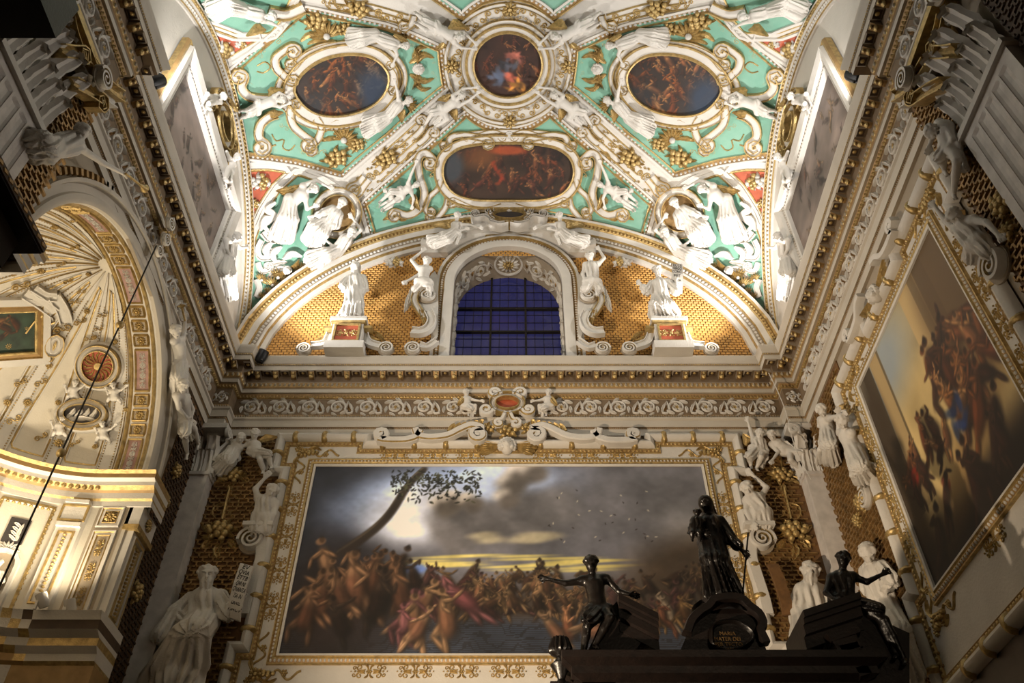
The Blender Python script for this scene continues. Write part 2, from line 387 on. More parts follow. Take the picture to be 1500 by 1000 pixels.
# egg-and-dart, leaf, dart and bead bands: too fine to pick apart, one piece each
V, F = ball(8, 5, (.026, .042, .03), True)
def stuffpart(name, mb, parent): return obj(name, mb, parent, kind='stuff')
mb = MB(); ent_units(mb, V, F, .13, 10.452, .088, 'plaster'); 
R = []; 
rv, rf = ball(10, 4, (.037, .05, .016), True); ent_units(mb, rv, rf, .128, 10.45, .088, 'gold')
stuffpart('egg_band', mb, trim_1)
tv = A([(-.03, -.04, 0), (.03, -.04, 0), (0, .045, .004), (0, -.02, .03)]); tf = [(0, 1, 3), (1, 2, 3), (2, 0, 3)]
mb = MB(); ent_units(mb, tv, tf, .045, 10.245, .062, 'gold'); stuffpart('leaf_band', mb, trim_1)
bv, bf = ball(6, 4, (.016, .03, .02), True)
mb = MB(); ent_units(mb, bv, bf, .045, 9.765, .045, 'plaster'); ent_units(mb, *ball(6, 3, (.012, .014, .016), True), .06, 9.488, .034, 'gilt_brown')
stuffpart('dart_band', mb, trim_1)
mb = MB(); ent_units(mb, *ball(6, 3, (.013, .016, .016), True), .295, 10.812, .036, 'gold'); stuffpart('bead_band', mb, trim_1)
# modillions and the sunk coffers with a boss between them
mb = MB(); a = np.linspace(0, 1, 7); pr = np.stack([.14 * a, -.10 + .085 * a ** 1.5], 1)   # scrolled underside
for sx in (-1, 1): mb.add([(sx * .05, z, y) for y, z in pr] + [(sx * .05, 0, y) for y, z in pr], [(i, i + 1, 8 + i, 7 + i) for i in range(6)], 'plaster')
mb.add([(sx * .05, z, y) for y, z in pr for sx in (-1, 1)], [(2 * i, 2 * i + 1, 2 * i + 3, 2 * i + 2) for i in range(6)], 'gilt_brown')
mb.add([(-.05, -.015, .14), (.05, -.015, .14), (.05, 0, .14), (-.05, 0, .14)], [(0, 1, 2, 3)], 'plaster')
lv, lf = ball(8, 5, (.045, .055, .03)); mb.add(lv + A([0, -.075, .075]), lf, 'gold'); mb.add(lv * .55 + A([0, -.05, .135]), lf, 'gold')
mod_me = mb.mesh('modillion')
mb = MB(); s_, q_ = .085, .055
mb.add([(-s_, 0, -q_ - .02), (s_, 0, -q_ - .02), (s_, 0, q_ + .02), (-s_, 0, q_ + .02), (-s_ * .75, -.02, -q_), (s_ * .75, -.02, -q_), (s_ * .75, -.02, q_), (-s_ * .75, -.02, q_)],
       [(0, 1, 5, 4), (1, 2, 6, 5), (2, 3, 7, 6), (3, 0, 4, 7)], 'plaster')
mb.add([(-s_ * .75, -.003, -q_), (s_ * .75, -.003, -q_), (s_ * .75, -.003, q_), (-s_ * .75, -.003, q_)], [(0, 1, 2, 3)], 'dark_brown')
mb.add(ball(8, 5, (.032, .02, .032))[0] + A([0, -.012, 0]), ball(8, 5)[1], 'gold')
cof_me = mb.mesh('coffer')
for p, t, n, i in along(PLANR, .13, .33, .06):
    if p[1] < 2.6 or p[1] > 11.95 and abs(p[0]) > 4.9: continue
    inst('modillion', mod_me, frame_mat((p[0], p[1], 10.685), (t[0], t[1], 0), (0, 0, 1), (n[0], n[1], 0)), trim_1)
    c = A(p) + A(t) * .165 + A(n) * .085
    inst('coffer', cof_me, frame_mat((c[0], c[1], 10.683), (t[0], t[1], 0), (0, 0, 1), (n[0], n[1], 0)), trim_1)

# ------------------------------------------------------------------ painted canvases
def canvas(name, surf, P00, P10, P01, nx, ny, col, parent=None, mask=None, lift=0., **kw):
    """grid with a colour for every vertex; P00 lower left, P10 lower right, P01 upper left; col (ny, nx, 3) sRGB 0..1; mask(u, v) keeps faces"""
    P00, P10, P01 = A(P00), A(P10), A(P01); u = np.linspace(0, 1, nx); v = np.linspace(0, 1, ny); U, W = np.meshgrid(u, v)
    P = P00 + U[..., None] * (P10 - P00) + W[..., None] * (P01 - P00)
    if surf is not None: P, N = surf.snap(P); P = P + N * lift
    F = grid_faces(ny, nx); C = np.clip(col, 0, 1).reshape(-1, 3); PV = P.reshape(-1, 3)
    if mask is not None:
        cu = (U[:-1, :-1] + U[1:, 1:]) / 2; cv = (W[:-1, :-1] + W[1:, 1:]) / 2; F = F[mask(cu, cv).ravel()]
    mb = MB(); mb.add(PV, F, 'canvas'); o = obj(name, mb, parent, **kw)
    C = np.where(C <= .04045, C / 12.92, ((C + .055) / 1.055) ** 2.4)
    at = o.data.color_attributes.new('Col', 'FLOAT_COLOR', 'POINT')
    if len(o.data.vertices) == len(C): at.data.foreach_set('color', np.concatenate([C, np.ones((len(C), 1))], 1).astype(np.float32).ravel())
    return o
def vnoise(nx, ny, sx, sy, rng, octs=4):
    out = np.zeros((ny, nx)); amp = 1.
    for k in range(octs):
        gx, gy = int(sx * 2 ** k) + 2, int(sy * 2 ** k) + 2; G = rng.random((gy + 1, gx + 1))
        x = np.linspace(0, gx - 1.001, nx); y = np.linspace(0, gy - 1.001, ny); xi, yi = x.astype(int), y.astype(int)
        fx, fy = x - xi, y - yi; fx = fx * fx * (3 - 2 * fx); fy = (fy * fy * (3 - 2 * fy))[:, None]
        g = lambda a, b: G[np.ix_(a, b)]
        out += amp * ((g(yi, xi) * (1 - fx) + g(yi, xi + 1) * fx) * (1 - fy) + (g(yi + 1, xi) * (1 - fx) + g(yi + 1, xi + 1) * fx) * fy); amp *= .5
    return out / (2 - .5 ** (octs - 1))
def dab(col, U, W, u, v, ru, rv, ang, c, a=1., soft=.35):
    ny, nx = col.shape[:2]; asp = nx / ny; R = max(ru, rv) * (1 + soft); i0 = max(0, int((u - R / asp) * nx) - 1); i1 = min(nx, int((u + R / asp) * nx) + 2); j0 = max(0, int((v - R) * ny) - 1); j1 = min(ny, int((v + R) * ny) + 2)
    if i1 <= i0 or j1 <= j0: return
    ca, sa = math.cos(ang), math.sin(ang); x = (U[j0:j1, i0:i1] - u) * asp; y = W[j0:j1, i0:i1] - v; p = (x * ca + y * sa) / ru; q = (-x * sa + y * ca) / rv; d = np.sqrt(p * p + q * q)
    k = np.clip((1 + soft - d) / (2 * soft), 0, 1) * a; k = (k * k * (3 - 2 * k))[..., None]; col[j0:j1, i0:i1] = col[j0:j1, i0:i1] * (1 - k) + A(c) * k
def body(col, U, W, rng, u, v, s, c, a=.9):
    """one painted form: limbs, trunk and head as soft strokes, lit from one side"""
    asp = col.shape[1] / col.shape[0]; c = A(c); th = PI / 2 + rng.normal() * .5; d = A([math.cos(th) / asp, math.sin(th)]) * s; cl = c * (.55 + .5 * rng.random())
    def limb(p, q, w, k, aa=a):
        m = (p + q) / 2; L = math.hypot((q[0] - p[0]) * asp, q[1] - p[1]) / 2 + w * .5; an = math.atan2(q[1] - p[1], (q[0] - p[0]) * asp)
        dab(col, U, W, m[0] + w * .35 / asp, m[1] - w * .3, L, w, an, k * .3, aa * .8, .45); dab(col, U, W, m[0], m[1], L * .96, w * .75, an, k * .85, aa, .45); dab(col, U, W, m[0] - w * .2 / asp, m[1] + w * .2, L * .7, w * .3, an, np.minimum(k * 1.3, 1), aa * .7, .45)
    p = A([u, v]); ch = p + d * .5; hd = p + d * .74; R = lambda q, L, sp: q + A([math.cos(th + PI + rng.normal() * sp) / asp, math.sin(th + PI + rng.normal() * sp)]) * L * s
    for k in range(2): kn = R(p, .42, .7); ft = R(kn, .42, .5); limb(p, kn, .15 * s, cl if rng.random() < .7 else c); limb(kn, ft, .095 * s, cl if rng.random() < .4 else c)
    limb(p - d * .05, ch, .2 * s, c)
    if rng.random() < .8: limb(p - d * .3, p + d * .2, .26 * s, cl * A([.9, .8, .8]))
    for k in range(2): el = R(ch, .3, 1.4); ha = el + A([math.cos(rng.random() * 7) / asp, math.sin(rng.random() * 7)]) * .25 * s; limb(ch, el, .075 * s, c); limb(el, ha, .055 * s, c)
    dab(col, U, W, hd[0], hd[1], .1 * s, .12 * s, th, c * .95, a, .3); dab(col, U, W, hd[0] + .02 * s / asp, hd[1] + .05 * s, .1 * s, .07 * s, th, c * .3, a * .8, .4)
def crowd(col, U, W, rng, n, box_, pal, smin, smax, a=.85):
    P = rng.random((n, 2)); P = P[np.argsort(-P[:, 1])]
    for x, y in P: body(col, U, W, rng, box_[0] + x * (box_[1] - box_[0]), box_[2] + y * (box_[3] - box_[2]), smin * 2 + rng.random() * (smax - smin) * 2, pal[rng.integers(len(pal))], a)

# ------------------------------------------------------------------ ornament, built flat (x, y, height) and set on its surface
LOC = Plane((0, 0, 0), (1, 0, 0), (0, 1, 0))
def L3(p): p = A(p); return np.concatenate([p, np.zeros((len(p), 1))], 1)
def spiral(cx, cy, r, turns, a0, sgn=1, n=None, rin=.12):
    n = n or int(14 * turns); t = np.linspace(0, 1, n); rr = r * (1 - t * (1 - rin)); a = math.radians(a0) + sgn * turns * 2 * PI * t
    return np.stack([cx + rr * np.cos(a), cy + rr * np.sin(a)], 1)
def ribbon(mb, pts, w, h, m='gold', ws=1., step=.03, prof=None, smooth=True, lift=0., hs=1.):
    return strip(mb, LOC, (L3(pts),), halfround(w, h, 5) if prof is None else prof, ws, hs, m, smooth=smooth, step=step, lift=lift)
LEAFP = A([(-1, 0), (-.55, .8), (0, .3), (.55, .8), (1, 0)])
def leaf(mb, pts, w, h, m='stucco', lobes=4, lift=0.):
    P = resample(catmull(L3(pts), 6), .02 if w < .08 else .035); n = len(P); t = np.linspace(0, 1, n)
    ww = w * np.sin(PI * np.clip(t * .93 + .07, 0, 1)) ** .7 * (.72 + .28 * np.abs(np.sin(t * lobes * PI)))
    return sweep(mb, P + A([0, 0, lift]), np.tile(A([0, 0, 1.]), (n, 1)), LEAFP, ww, h * (.4 + .6 * np.sin(PI * t) + .5 * t ** 3), m)
def sball(mb, x, y, z, r, m='gold', nu=8, nv=6, sq=1.):
    V, F = ball(nu, nv, (r, r * sq, r)); return mb.add(V + A([x, y, z]), F, m)
def rosette(mb, x, y, r, m='gold', n=8, h=.3, core='gold', ring2=True):
    for k in range(n):
        a = 2 * PI * k / n; V, F = ball(6, 4, (r * .42, r * 2.0 / n, r * h), True); c, s = math.cos(a), math.sin(a)
        V = V @ A([[c, s, 0], [-s, c, 0], [0, 0, 1]]); mb.add(V + A([x + c * r * .58, y + s * r * .58, 0]), F, m)
    sball(mb, x, y, r * h * .5, r * .3, core, 8, 5); return mb
def fruit_mesh(name, w, h, n, seed, m='gold', leaves=7, m2=None, lm='gold'):
    r = random.Random(seed); mb = MB()
    for k in range(leaves):
        a = 2 * PI * k / leaves + r.random() * .5; L = 1.0 + r.random() * .3
        leaf(mb, [(0, 0), (.55 * w * L * math.cos(a + .2), .55 * h * L * math.sin(a + .2)), (.98 * w * L * math.cos(a), .98 * h * L * math.sin(a))], .26 * min(w, h), .05 + .12 * min(w, h), lm)
    for k in range(n):
        a = k * 2.4; q = math.sqrt((k + .3) / n) * .78; rr = (.22 + .12 * r.random()) * min(w, h) * (1.25 if n < 8 else 1)
        sball(mb, w * q * math.cos(a), h * q * math.sin(a), .12 * min(w, h) + .35 * min(w, h) * (1 - q), rr, m2 if (m2 and r.random() < .5) else m, 9, 7)
    return mb.mesh(name)
def wing(mb, root, tip, spread, m='gold', n=6, w=.05, h=.03):
    """fan of feathers from root towards tip; spread = signed width"""
    root, tip = A(root), A(tip); d = tip - root; L = np.hypot(*d); d = d / L; q = A([-d[1], d[0]])
    for k in range(n):
        t = k / (n - 1); a = root + d * L * .15 * t + q * spread * t * .35; b = root + d * L * (1 - .45 * t) + q * spread * t
        leaf(mb, [a, (a + b) / 2 + q * spread * .12, b], w, h, m, 6, .01 * (n - k))
    return mb
def put(name, me, surf, px0, px1, size, parent, flip=1, lift=0., mir=False, P0=None, D=None):
    """set a flat-built mesh on a surface: origin at photo pixel px0, its x axis towards px1"""
    P = surf.snap(surf.px([px0]))[0][0] if P0 is None else A(P0)
    N = surf.snap(P)[1]; 
    Q = (surf.px([px1])[0] - P) if D is None else A(D)
    X = unit(Q - N * (Q @ N)); Y = np.cross(N, X) * flip; s = size if np.ndim(size) else (size, size, size)
    M = np.eye(4); M[:3, 0] = X * s[0]; M[:3, 1] = Y * s[1]; M[:3, 2] = N * s[2]; M[:3, 3] = P + N * lift
    o = inst(name, me, M, parent)
    if mir:
        M2 = M.copy(); M2[0, :3] *= -1; M2[0, 3] *= -1; inst(name, me, M2, parent)
    return o
# motifs
def mk_rinceau():
    mb = MB(); sp = spiral(0, 0, .15, 1.6, 200, -1, 30, .2); stem = np.concatenate([[(-.28, -.12), (-.2, -.14)], sp])
    ribbon(mb, stem, .022, .03, 'stucco', ws=[1, 1.1, 1, .9, .7, .5])
    for k, a in enumerate((170, 110, 50, -10, -70, -130)):
        b = math.radians(a); r = .15; p0 = A([r * math.cos(b), r * math.sin(b)]); tg = A([math.sin(b), -math.cos(b)]); rd = p0 / r
        leaf(mb, [p0 - tg * .05, p0 + rd * .03 + tg * .03, p0 + rd * (.035 if k % 2 else .05) + tg * .10], .034, .05, 'stucco', 3)
    for k in range(5):
        b = k * 1.25; leaf(mb, [(.02 * math.cos(b), .02 * math.sin(b)), (.06 * math.cos(b + .4), .06 * math.sin(b + .4)), (.09 * math.cos(b + .9), .09 * math.sin(b + .9))], .024, .045, 'stucco', 2)
    rosette(mb, 0, 0, .045, 'gold', 5, .6); leaf(mb, [(-.28, -.12), (-.24, 0), (-.17, .12)], .04, .05, 'stucco', 4); leaf(mb, [(-.26, -.1), (-.2, -.02), (-.2, .06)], .025, .05, 'gilt_brown', 3)
    return mb.mesh('rinceau_scroll')
RINCEAU = mk_rinceau()
def mk_arabesque():                         # about 1 long, .4 wide
    mb = MB(); rosette(mb, 0, 0, .085, 'gold', 6, .5)
    for sx in (-1, 1):
        leaf(mb, [(sx * .1, 0), (sx * .2, .0), (sx * .31, 0)], .045, .06, 'gold', 3); sball(mb, sx * .36, 0, .02, .03, 'gold', 6, 5); sball(mb, sx * .46, 0, .02, .022, 'gold', 6, 5)
        for sy in (-1, 1):
            sp = spiral(sx * .24, sy * .105, .075, 1.1, -90 * sy if sx > 0 else 180 + 90 * sy, sx * sy, 16, .3)
            ribbon(mb, np.concatenate([[(sx * .1, sy * .05)], sp]), .016, .03, 'gold')
            sp = spiral(sx * .38, sy * .085, .055, 1.1, 180 if sx > 0 else 0, -sx * sy, 14, .3); ribbon(mb, np.concatenate([[(sx * .27, sy * .02)], sp]), .014, .028, 'gold')
            leaf(mb, [(sx * .02, sy * .06), (sx * .05, sy * .13), (sx * .12, sy * .17)], .03, .05, 'gold', 2)
    return mb.mesh('arabesque')
ARAB = mk_arabesque()
def mk_ribboncorner():                      # a knot of flowers with two streaming ribbons, legs along +x and -y
    mb = MB(); rosette(mb, 0, 0, .12, 'gold', 7, .6); rosette(mb, -.10, .09, .07, 'gold', 6, .6)
    for k in range(7): sball(mb, .12 + .07 * (k % 3), .02 * (k % 2) - .02 * k * .3, .03, .04, 'gold', 7, 5)
    for fx in (lambda x, y: (x, y), lambda x, y: (-y, -x)):
        P = [fx(.05 + .62 * t, .09 * math.sin(t * 11) * (1 - .3 * t)) for t in np.linspace(0, 1, 14)]; ribbon(mb, P, .018, .03, 'gold')
        leaf(mb, [fx(.05, .05), fx(.2, .12), fx(.33, .06)], .04, .05, 'gold', 3); rosette(mb, *fx(.42, -.03), .06, 'gold', 6, .6)
    return mb.mesh('ribbon_knot')
KNOT = mk_ribboncorner()
def mk_wrap():                              # gilded leaf that wraps a torus moulding; x across, y along
    mb = MB(); V, F = ball(10, 6, (.105, .05, .105), True); V[:, 1] *= 1 + .3 * np.abs(np.sin(np.arctan2(V[:, 2], V[:, 0]) * 3)); mb.add(V, F, 'gold'); return mb.mesh('leaf_wrap')
WRAP = mk_wrap()
def mk_cherub(wm='gold'):                   # winged head, 1 wide, looking outwards
    mb = MB(); V, F = ball(14, 10, (.125, .15, .13)); k = (V[:, 2] > .05) & (abs(V[:, 0]) < .03) & (abs(V[:, 1] + .01) < .05); V[k, 2] += .025; V[:, 0] *= 1 - .25 * np.clip(-V[:, 1] / .15, 0, 1)
    mb.add(V + A([0, 0, .07]), F, 'stucco')
    for a in np.linspace(-20, 200, 11): sball(mb, .12 * math.cos(math.radians(a)), .135 * math.sin(math.radians(a)) + .01, .08, .05, 'stucco', 6, 5)
    for s in (-1, 1): sball(mb, s * .045, .02, .175, .018, 'plaster', 6, 4); sball(mb, s * .07, -.05, .13, .05, 'stucco', 7, 5)
    sball(mb, 0, -.075, .18, .022, 'stucco', 6, 4, .6)
    for s in (-1, 1): wing(mb, (s * .10, .06), (s * .62, .16), -s * .24, wm, 6, .034, .05)
    return mb.mesh('cherub_head')
CHERUB = mk_cherub()
def mk_volute(m='stucco'):                  # face of a volute, radius .5
    mb = MB(); sp = L3(spiral(0, 0, .43, 2.3, 90, -1, 60, .12)); strip(mb, LOC, (sp,), A([(-.075, 0), (-.075, .17), (-.06, .2), (.05, .2), (.075, .15), (.075, 0)]), [1, .9, .7, .5], 1., ['stucco', 'stucco', 'stucco', 'gold', 'stucco'], step=.045)
    V, F = ball(10, 4, (.06, .06, .2), True); mb.add(V, F, 'gold'); lathe(mb, (0, 0, 0), (0, 0, 1), [(.0, .04), (.47, .04), (.48, 0)], 'plaster', 20)
    return mb.mesh('volute')
VOLUTE = mk_volute()

# ------------------------------------------------------------------ gold lattice facing
def inpoly(P, poly):
    ins = np.zeros(len(P), bool); n = len(poly)
    for i in range(n):
        a, b = poly[i], poly[(i + 1) % n]; c = (a[1] > P[:, 1]) != (b[1] > P[:, 1])
        ins ^= c & (P[:, 0] < (b[0] - a[0]) * (P[:, 1] - a[1]) / (b[1] - a[1] + 1e-12) + a[0])
    return ins
BOX5 = A([(-.5, -.5, 0), (.5, -.5, 0), (.5, .5, 0), (-.5, .5, 0), (-.42, -.36, 1), (.42, -.36, 1), (.42, .36, 1), (-.42, .36, 1)])
BOX5F = [(4, 5, 6, 7), (0, 1, 5, 4), (1, 2, 6, 5), (2, 3, 7, 6), (3, 0, 4, 7)]
def lattice(mb, surf, poly, dx, dy, bar, h=.025, m='gold', tiles=False):
    poly = A(poly); lo, hi = poly.min(0), poly.max(0); nx = int((hi[0] - lo[0]) / dx); ny = int((hi[1] - lo[1]) / dy)
    I, J = np.meshgrid(np.arange(nx), np.arange(ny)); u = lo[0] + (I + .5 + .5 * (J % 2)) * dx; v = lo[1] + (J + .5) * dy
    P = np.stack([u.ravel(), v.ravel()], 1); P = P[inpoly(P, poly)]; o = surf.at(P, 0.002)
    def emit(o, sx, sy):
        Ms = np.zeros((len(o), 4, 4)); Ms[:, :3, 0] = surf.X * sx; Ms[:, :3, 1] = surf.Y * sy; Ms[:, :3, 2] = surf.N * h; Ms[:, :3, 3] = o; Ms[:, 3, 3] = 1; units(mb, BOX5, BOX5F, Ms, m)
    if tiles: emit(o, dx - bar, dy - bar)
    else: emit(o - surf.Y * dy / 2, dx * 1.02, bar); emit(o - surf.X * dx / 2, bar, dy)
    return mb

# ================================================================== end wall
# frieze scrolls, mirrored outwards from the middle
for x in np.arange(.72, 4.9, .53):
    for s in (-1, 1): inst('rinceau_scroll', RINCEAU, frame_mat((s * (x + .27), YB - .012, 10.01), (s, 0, 0), (0, 0, 1), (0, -1, 0), 1.02), trim_1)
for s in (-1, 1):
    for k, y in enumerate(np.arange(5.9, 11.5, .53)): inst('rinceau_scroll', RINCEAU, frame_mat((s * (XW - .012), y, 10.01), (0, 1, 0), (0, 0, 1), (-s, 0, 0), 1.02), trim_1)
    for k, y in enumerate(np.arange(2.9, 5.2, .53)): inst('rinceau_scroll', RINCEAU, frame_mat((s * (5.02 - .012), y, 10.01), (0, 1, 0), (0, 0, 1), (-s, 0, 0), 1.02), trim_1)
    inst('rinceau_scroll', RINCEAU, frame_mat((s * 5.17, 11.688, 10.01), (-s, 0, 0), (0, 0, 1), (0, -1, 0), .62), trim_1)
# dark ground and gold lattice of the side strips
mb = MB()
for s in (-1, 1):
    box(mb, (min(s * 3.9, s * 5.3), YB - .012, 3.6), (max(s * 3.9, s * 5.3), YB - .002, 9.34), 'gilt_ground')
gr = obj('strip_ground', mb, wall_back, smooth=False)
mb = MB()
for s in (-1, 1):
    x0, x1 = sorted((s * 3.9, s * 5.02)); lattice(mb, Plane((0, YB - .012, 0), (1, 0, 0), (0, 0, 1)), [(x0, 3.8), (x1, 3.8), (x1, 9.33), (x0, 9.33)], .16, .078, .034, .03, 'gilt_brown')
obj('lattice', mb, wall_back, smooth=False, kind='stuff')

# ---- great painting and its stepped frame
def step_frame(hw, hh, cw, notch, drop):
    """outline with stepped corners, centred on the canvas: hw, hh half sizes of the frame line"""
    return A([(-hw, -hh + cw), (-hw - notch, -hh + cw), (-hw - notch, -hh - drop), (hw + notch, -hh - drop), (hw + notch, -hh + cw), (hw, -hh + cw), (hw, hh - cw), (hw + notch, hh - cw), (hw + notch, hh),
              (hw - 1.35, hh), (hw - 1.35, hh - .15), (-hw + 1.35, hh - .15), (-hw + 1.35, hh), (-hw - notch, hh), (-hw - notch, hh - cw), (-hw, hh - cw)])
def big_painting(name, label, surf, cu, cv, w, h, paint, canvas_n, top, drop):
    hw, hh = w / 2, h / 2; base = surf.at(A([cu, cv - hh - .4])); root = thing(name, label, 'painting', base)
    S = Plane(surf.at(A([cu, cv])), surf.X, surf.Y); fn = lambda uv, hgt: S.at(uv, hgt)
    out = step_frame(hw + .52, hh + top, .72, .19, drop)
    mb = MB(); patch(mb, S, S.at(out), 'stucco', .03, .5); obj('frame_field', mb, root, smooth=False)
    mb = MB(); pr = halfround(.085, .13, 7, .03); pr[:, 0] += 0; mould(mb, out, pr, fn, 'stucco'); obj('outer_torus', mb, root)
    mb = MB(); mould(mb, out, [(.085, .03), (.09, .06), (.11, .065), (.15, .045), (.17, .06), (.18, .03)], fn, ['gold', 'gold', 'ochre', 'ochre', 'gold']); 
    Mi = miter(out, True); q = out + Mi * .132; P = S.at(resample(q, .07, True), .05); V, F = ball(6, 4, (.028, .028, .02), True)
    units(mb, V, F, [frame_mat(p, S.X, S.Y, S.N) for p in P], 'gold'); obj('guilloche', mb, root, kind='stuff')
    r = lambda o: A([(-hw - o, -hh - o), (hw + o, -hh - o), (hw + o, hh + o), (-hw - o, hh + o)])
    mb = MB(); mould(mb, r(0), [(.0, .02), (.0, .075), (-.035, .085), (-.055, .06)], fn, ['stucco', 'stucco', 'gold']); obj('sight_edge', mb, root)
    mb = MB(); mould(mb, r(.055), [(0, .03), (0, .07), (-.03, .085), (-.075, .06), (-.085, .075), (-.10, .075), (-.105, .03)], fn, ['gold', 'gold', 'ochre', 'gold', 'gold', 'gold'])
    P = S.at(resample(r(.10), .06, True), .07); V, F = ball(7, 4, (.02, .026, .022), True); units(mb, V, F, [frame_mat(p, S.X, S.Y, S.N) for p in P], 'stucco'); obj('egg_moulding', mb, root, kind='stuff')
    # arabesques on the white field, ribbon knots in the corners, gilded leaves round the torus
    ctr = lambda u, v, X, Y, s, nm, me: inst(nm, me, frame_mat(S.at(A([u, v]), .03), X, Y, S.N, s), root)
    o = .25
    n = int((w - 2.0) / .62)
    for k in range(n):
        u = -hw + 1.0 + (w - 2.0) * (k + .5) / n
        for v in (hh + o, -hh - o):
            if abs(u) > .35 or v < 0: ctr(u, v, S.X, S.Y, .56, 'arabesque', ARAB)
    n = int((h - .9) / .58)
    for k in range(n):
        v = -hh + .45 + (h - .9) * (k + .5) / n
        for u in (-hw - o - .01, hw + o + .01): ctr(u, v, S.Y, -S.X, .52, 'arabesque', ARAB)
    for su in (-1, 1):
        for sv in (-1, 1): ctr(su * (hw + .28), sv * (hh + .3), -su * S.X, sv * S.Y, .95, 'ribbon_knot', KNOT)
    for i in range(len(out)):
        a, b = out[i], out[(i + 1) % len(out)]; L = np.hypot(*(b - a)); n = max(1, int(L / .5)) if L > .3 else 0
        d = (b - a) / max(L, 1e-6); D = S.X * d[0] + S.Y * d[1]
        for k in range(n):
            p = a + (b - a) * (k + .5) / n; inst('leaf_wrap', WRAP, frame_mat(S.at(p, .05), np.cross(D, S.N), D, S.N, 1.25), root)
    nx, ny = canvas_n; col = paint(nx, ny)
    canvas('canvas', None, S.at(A([-hw, -hh]), .045), S.at(A([hw, -hh]), .045), S.at(A([-hw, hh]), .045), nx, ny, col, root)
    return root, S
def paint_sea(nx, ny):                      # a stormy landscape with a gathering of figures, in broad brush strokes
    rng = np.random.default_rng(3); u = np.linspace(0, 1, nx); v = np.linspace(0, 1, ny); U, W = np.meshgrid(u, v)
    n1 = vnoise(nx, ny, 5, 3, rng, 5)[..., None]; n2 = vnoise(nx, ny, 14, 9, rng, 4)[..., None]
    col = A([.42, .41, .40]) * (.78 + .5 * n1) + A([.03, .03, .035]) * n2
    dab(col, U, W, .02, .7, .5, .75, .0, (.17, .175, .19), .85, .6)
    dab(col, U, W, .95, .85, .4, .25, .6, (.34, .325, .30), .6, .7); dab(col, U, W, 1.0, .58, .26, .12, -.5, (.68, .66, .60), .75, .8)
    dab(col, U, W, .36, .84, .56, .19, .15, (.66, .73, .82), .95, .5); dab(col, U, W, .27, .72, .24, .16, .2, (1, 1, .98), 1, .6); dab(col, U, W, .47, .9, .22, .17, .3, (.84, .89, .94), .95, .5)
    for k in range(26):
        uu = .32 + .33 * rng.random(); vv = .60 + .28 * (uu - .3) * 1.5 + .12 * rng.random(); dab(col, U, W, uu, vv - .05, .10 + .06 * rng.random(), .07, rng.random() * 3, A([.44, .42, .39]) * (.75 + .4 * rng.random()), .75, .5)
    for uu, vv, r in ((.335, .78, .06), (.36, .81, .05), (.40, .80, .05), (.50, .9, .06), (.52, .96, .06), (.56, .985, .06), (.49, .82, .05)): dab(col, U, W, uu - .008, vv + .012, r, r * .7, .5, (.90, .84, .72), .8, .5); dab(col, U, W, uu + .012, vv - .03, r * 1.1, r * .9, .5, (.42, .38, .32), .95, .5)
    dab(col, U, W, .75, .8, .55, .3, .2, (.40, .385, .36), .5, .7)
    for k in range(22): dab(col, U, W, .30 + .44 * rng.random(), .40 + .085 * rng.random(), .16, .008, .03, (.86, .78, .42), .75, .6)
    dab(col, U, W, .28, .415, .06, .03, 0, (.42, .52, .72), .8)
    for k in range(12): dab(col, U, W, .42 + .2 * rng.random(), .56 + .04 * rng.random(), .07, .02, .1, (.78, .72, .55), .6, .6)
    dab(col, U, W, .92, .40, .35, .2, .35, (.24, .19, .13), .85, .5); dab(col, U, W, .5, .22, 1.4, .12, 0, (.19, .15, .11), .8, .7)
    q = W < .10 + .02 * n1[..., 0]; k = np.clip((.19 - W) / .06, 0, 1)[..., None]; col = col * (1 - k) + (A([.15, .15, .155]) + .10 * (n2 - .5) + A([.07, .09, .11]) * (np.abs(np.sin(W * 330 + 9 * n2[..., 0])) > .82)[..., None]) * k
    # a leaning tree
    for t in np.linspace(0, 1, 40): dab(col, U, W, .10 + .2 * t + .02 * math.sin(t * 5), .5 + .48 * t, .035 - .012 * t, .024 - .008 * t, .9, (.21, .175, .135), .8, .5); dab(col, U, W, .094 + .2 * t + .02 * math.sin(t * 5), .51 + .48 * t, .02, .006, .9, (.38, .33, .25), .7, .6)
    for k in range(330): dab(col, U, W, .20 + .23 * rng.random(), .98 - .13 * rng.random() ** 2 - .08 * rng.random(), .006 + .010 * rng.random(), .005, rng.random() * 3, (.13, .13, .10) if k % 4 else (.28, .28, .18), .8)
    flesh = [(.66, .46, .30), (.74, .56, .38), (.55, .36, .22), (.62, .49, .33), (.5, .39, .27)]; dark = [(.26, .20, .14), (.34, .26, .17), (.42, .32, .2), (.3, .2, .17)]
    dab(col, U, W, .1, .2, .28, .34, .2, (.16, .12, .10), .8, .6)
    crowd(col, U, W, rng, 60, (.30, .66, .20, .38), dark, .03, .06, .75); crowd(col, U, W, rng, 40, (.66, .99, .14, .38), dark, .03, .07, .75)
    crowd(col, U, W, rng, 26, (.32, .70, .2, .34), [(.48, .38, .25), (.54, .41, .27)], .025, .05, .7)
    crowd(col, U, W, rng, 22, (.04, .29, .14, .46), [(.50, .36, .24), (.58, .43, .29), (.36, .26, .17), (.24, .18, .13)], .06, .12, .75); crowd(col, U, W, rng, 8, (.24, .42, .12, .28), [(.60, .46, .32), (.48, .30, .28), (.55, .42, .28)], .07, .11, .8)
    col *= (.72 + .55 * vnoise(nx, ny, 12, 7, rng, 4)[..., None])
    crowd(col, U, W, rng, 6, (.60, .74, .08, .2), flesh, .06, .1, .8); crowd(col, U, W, rng, 14, (.76, .98, .08, .2), [(.5, .38, .22), (.42, .26, .17), (.58, .5, .38)], .03, .06, .75)
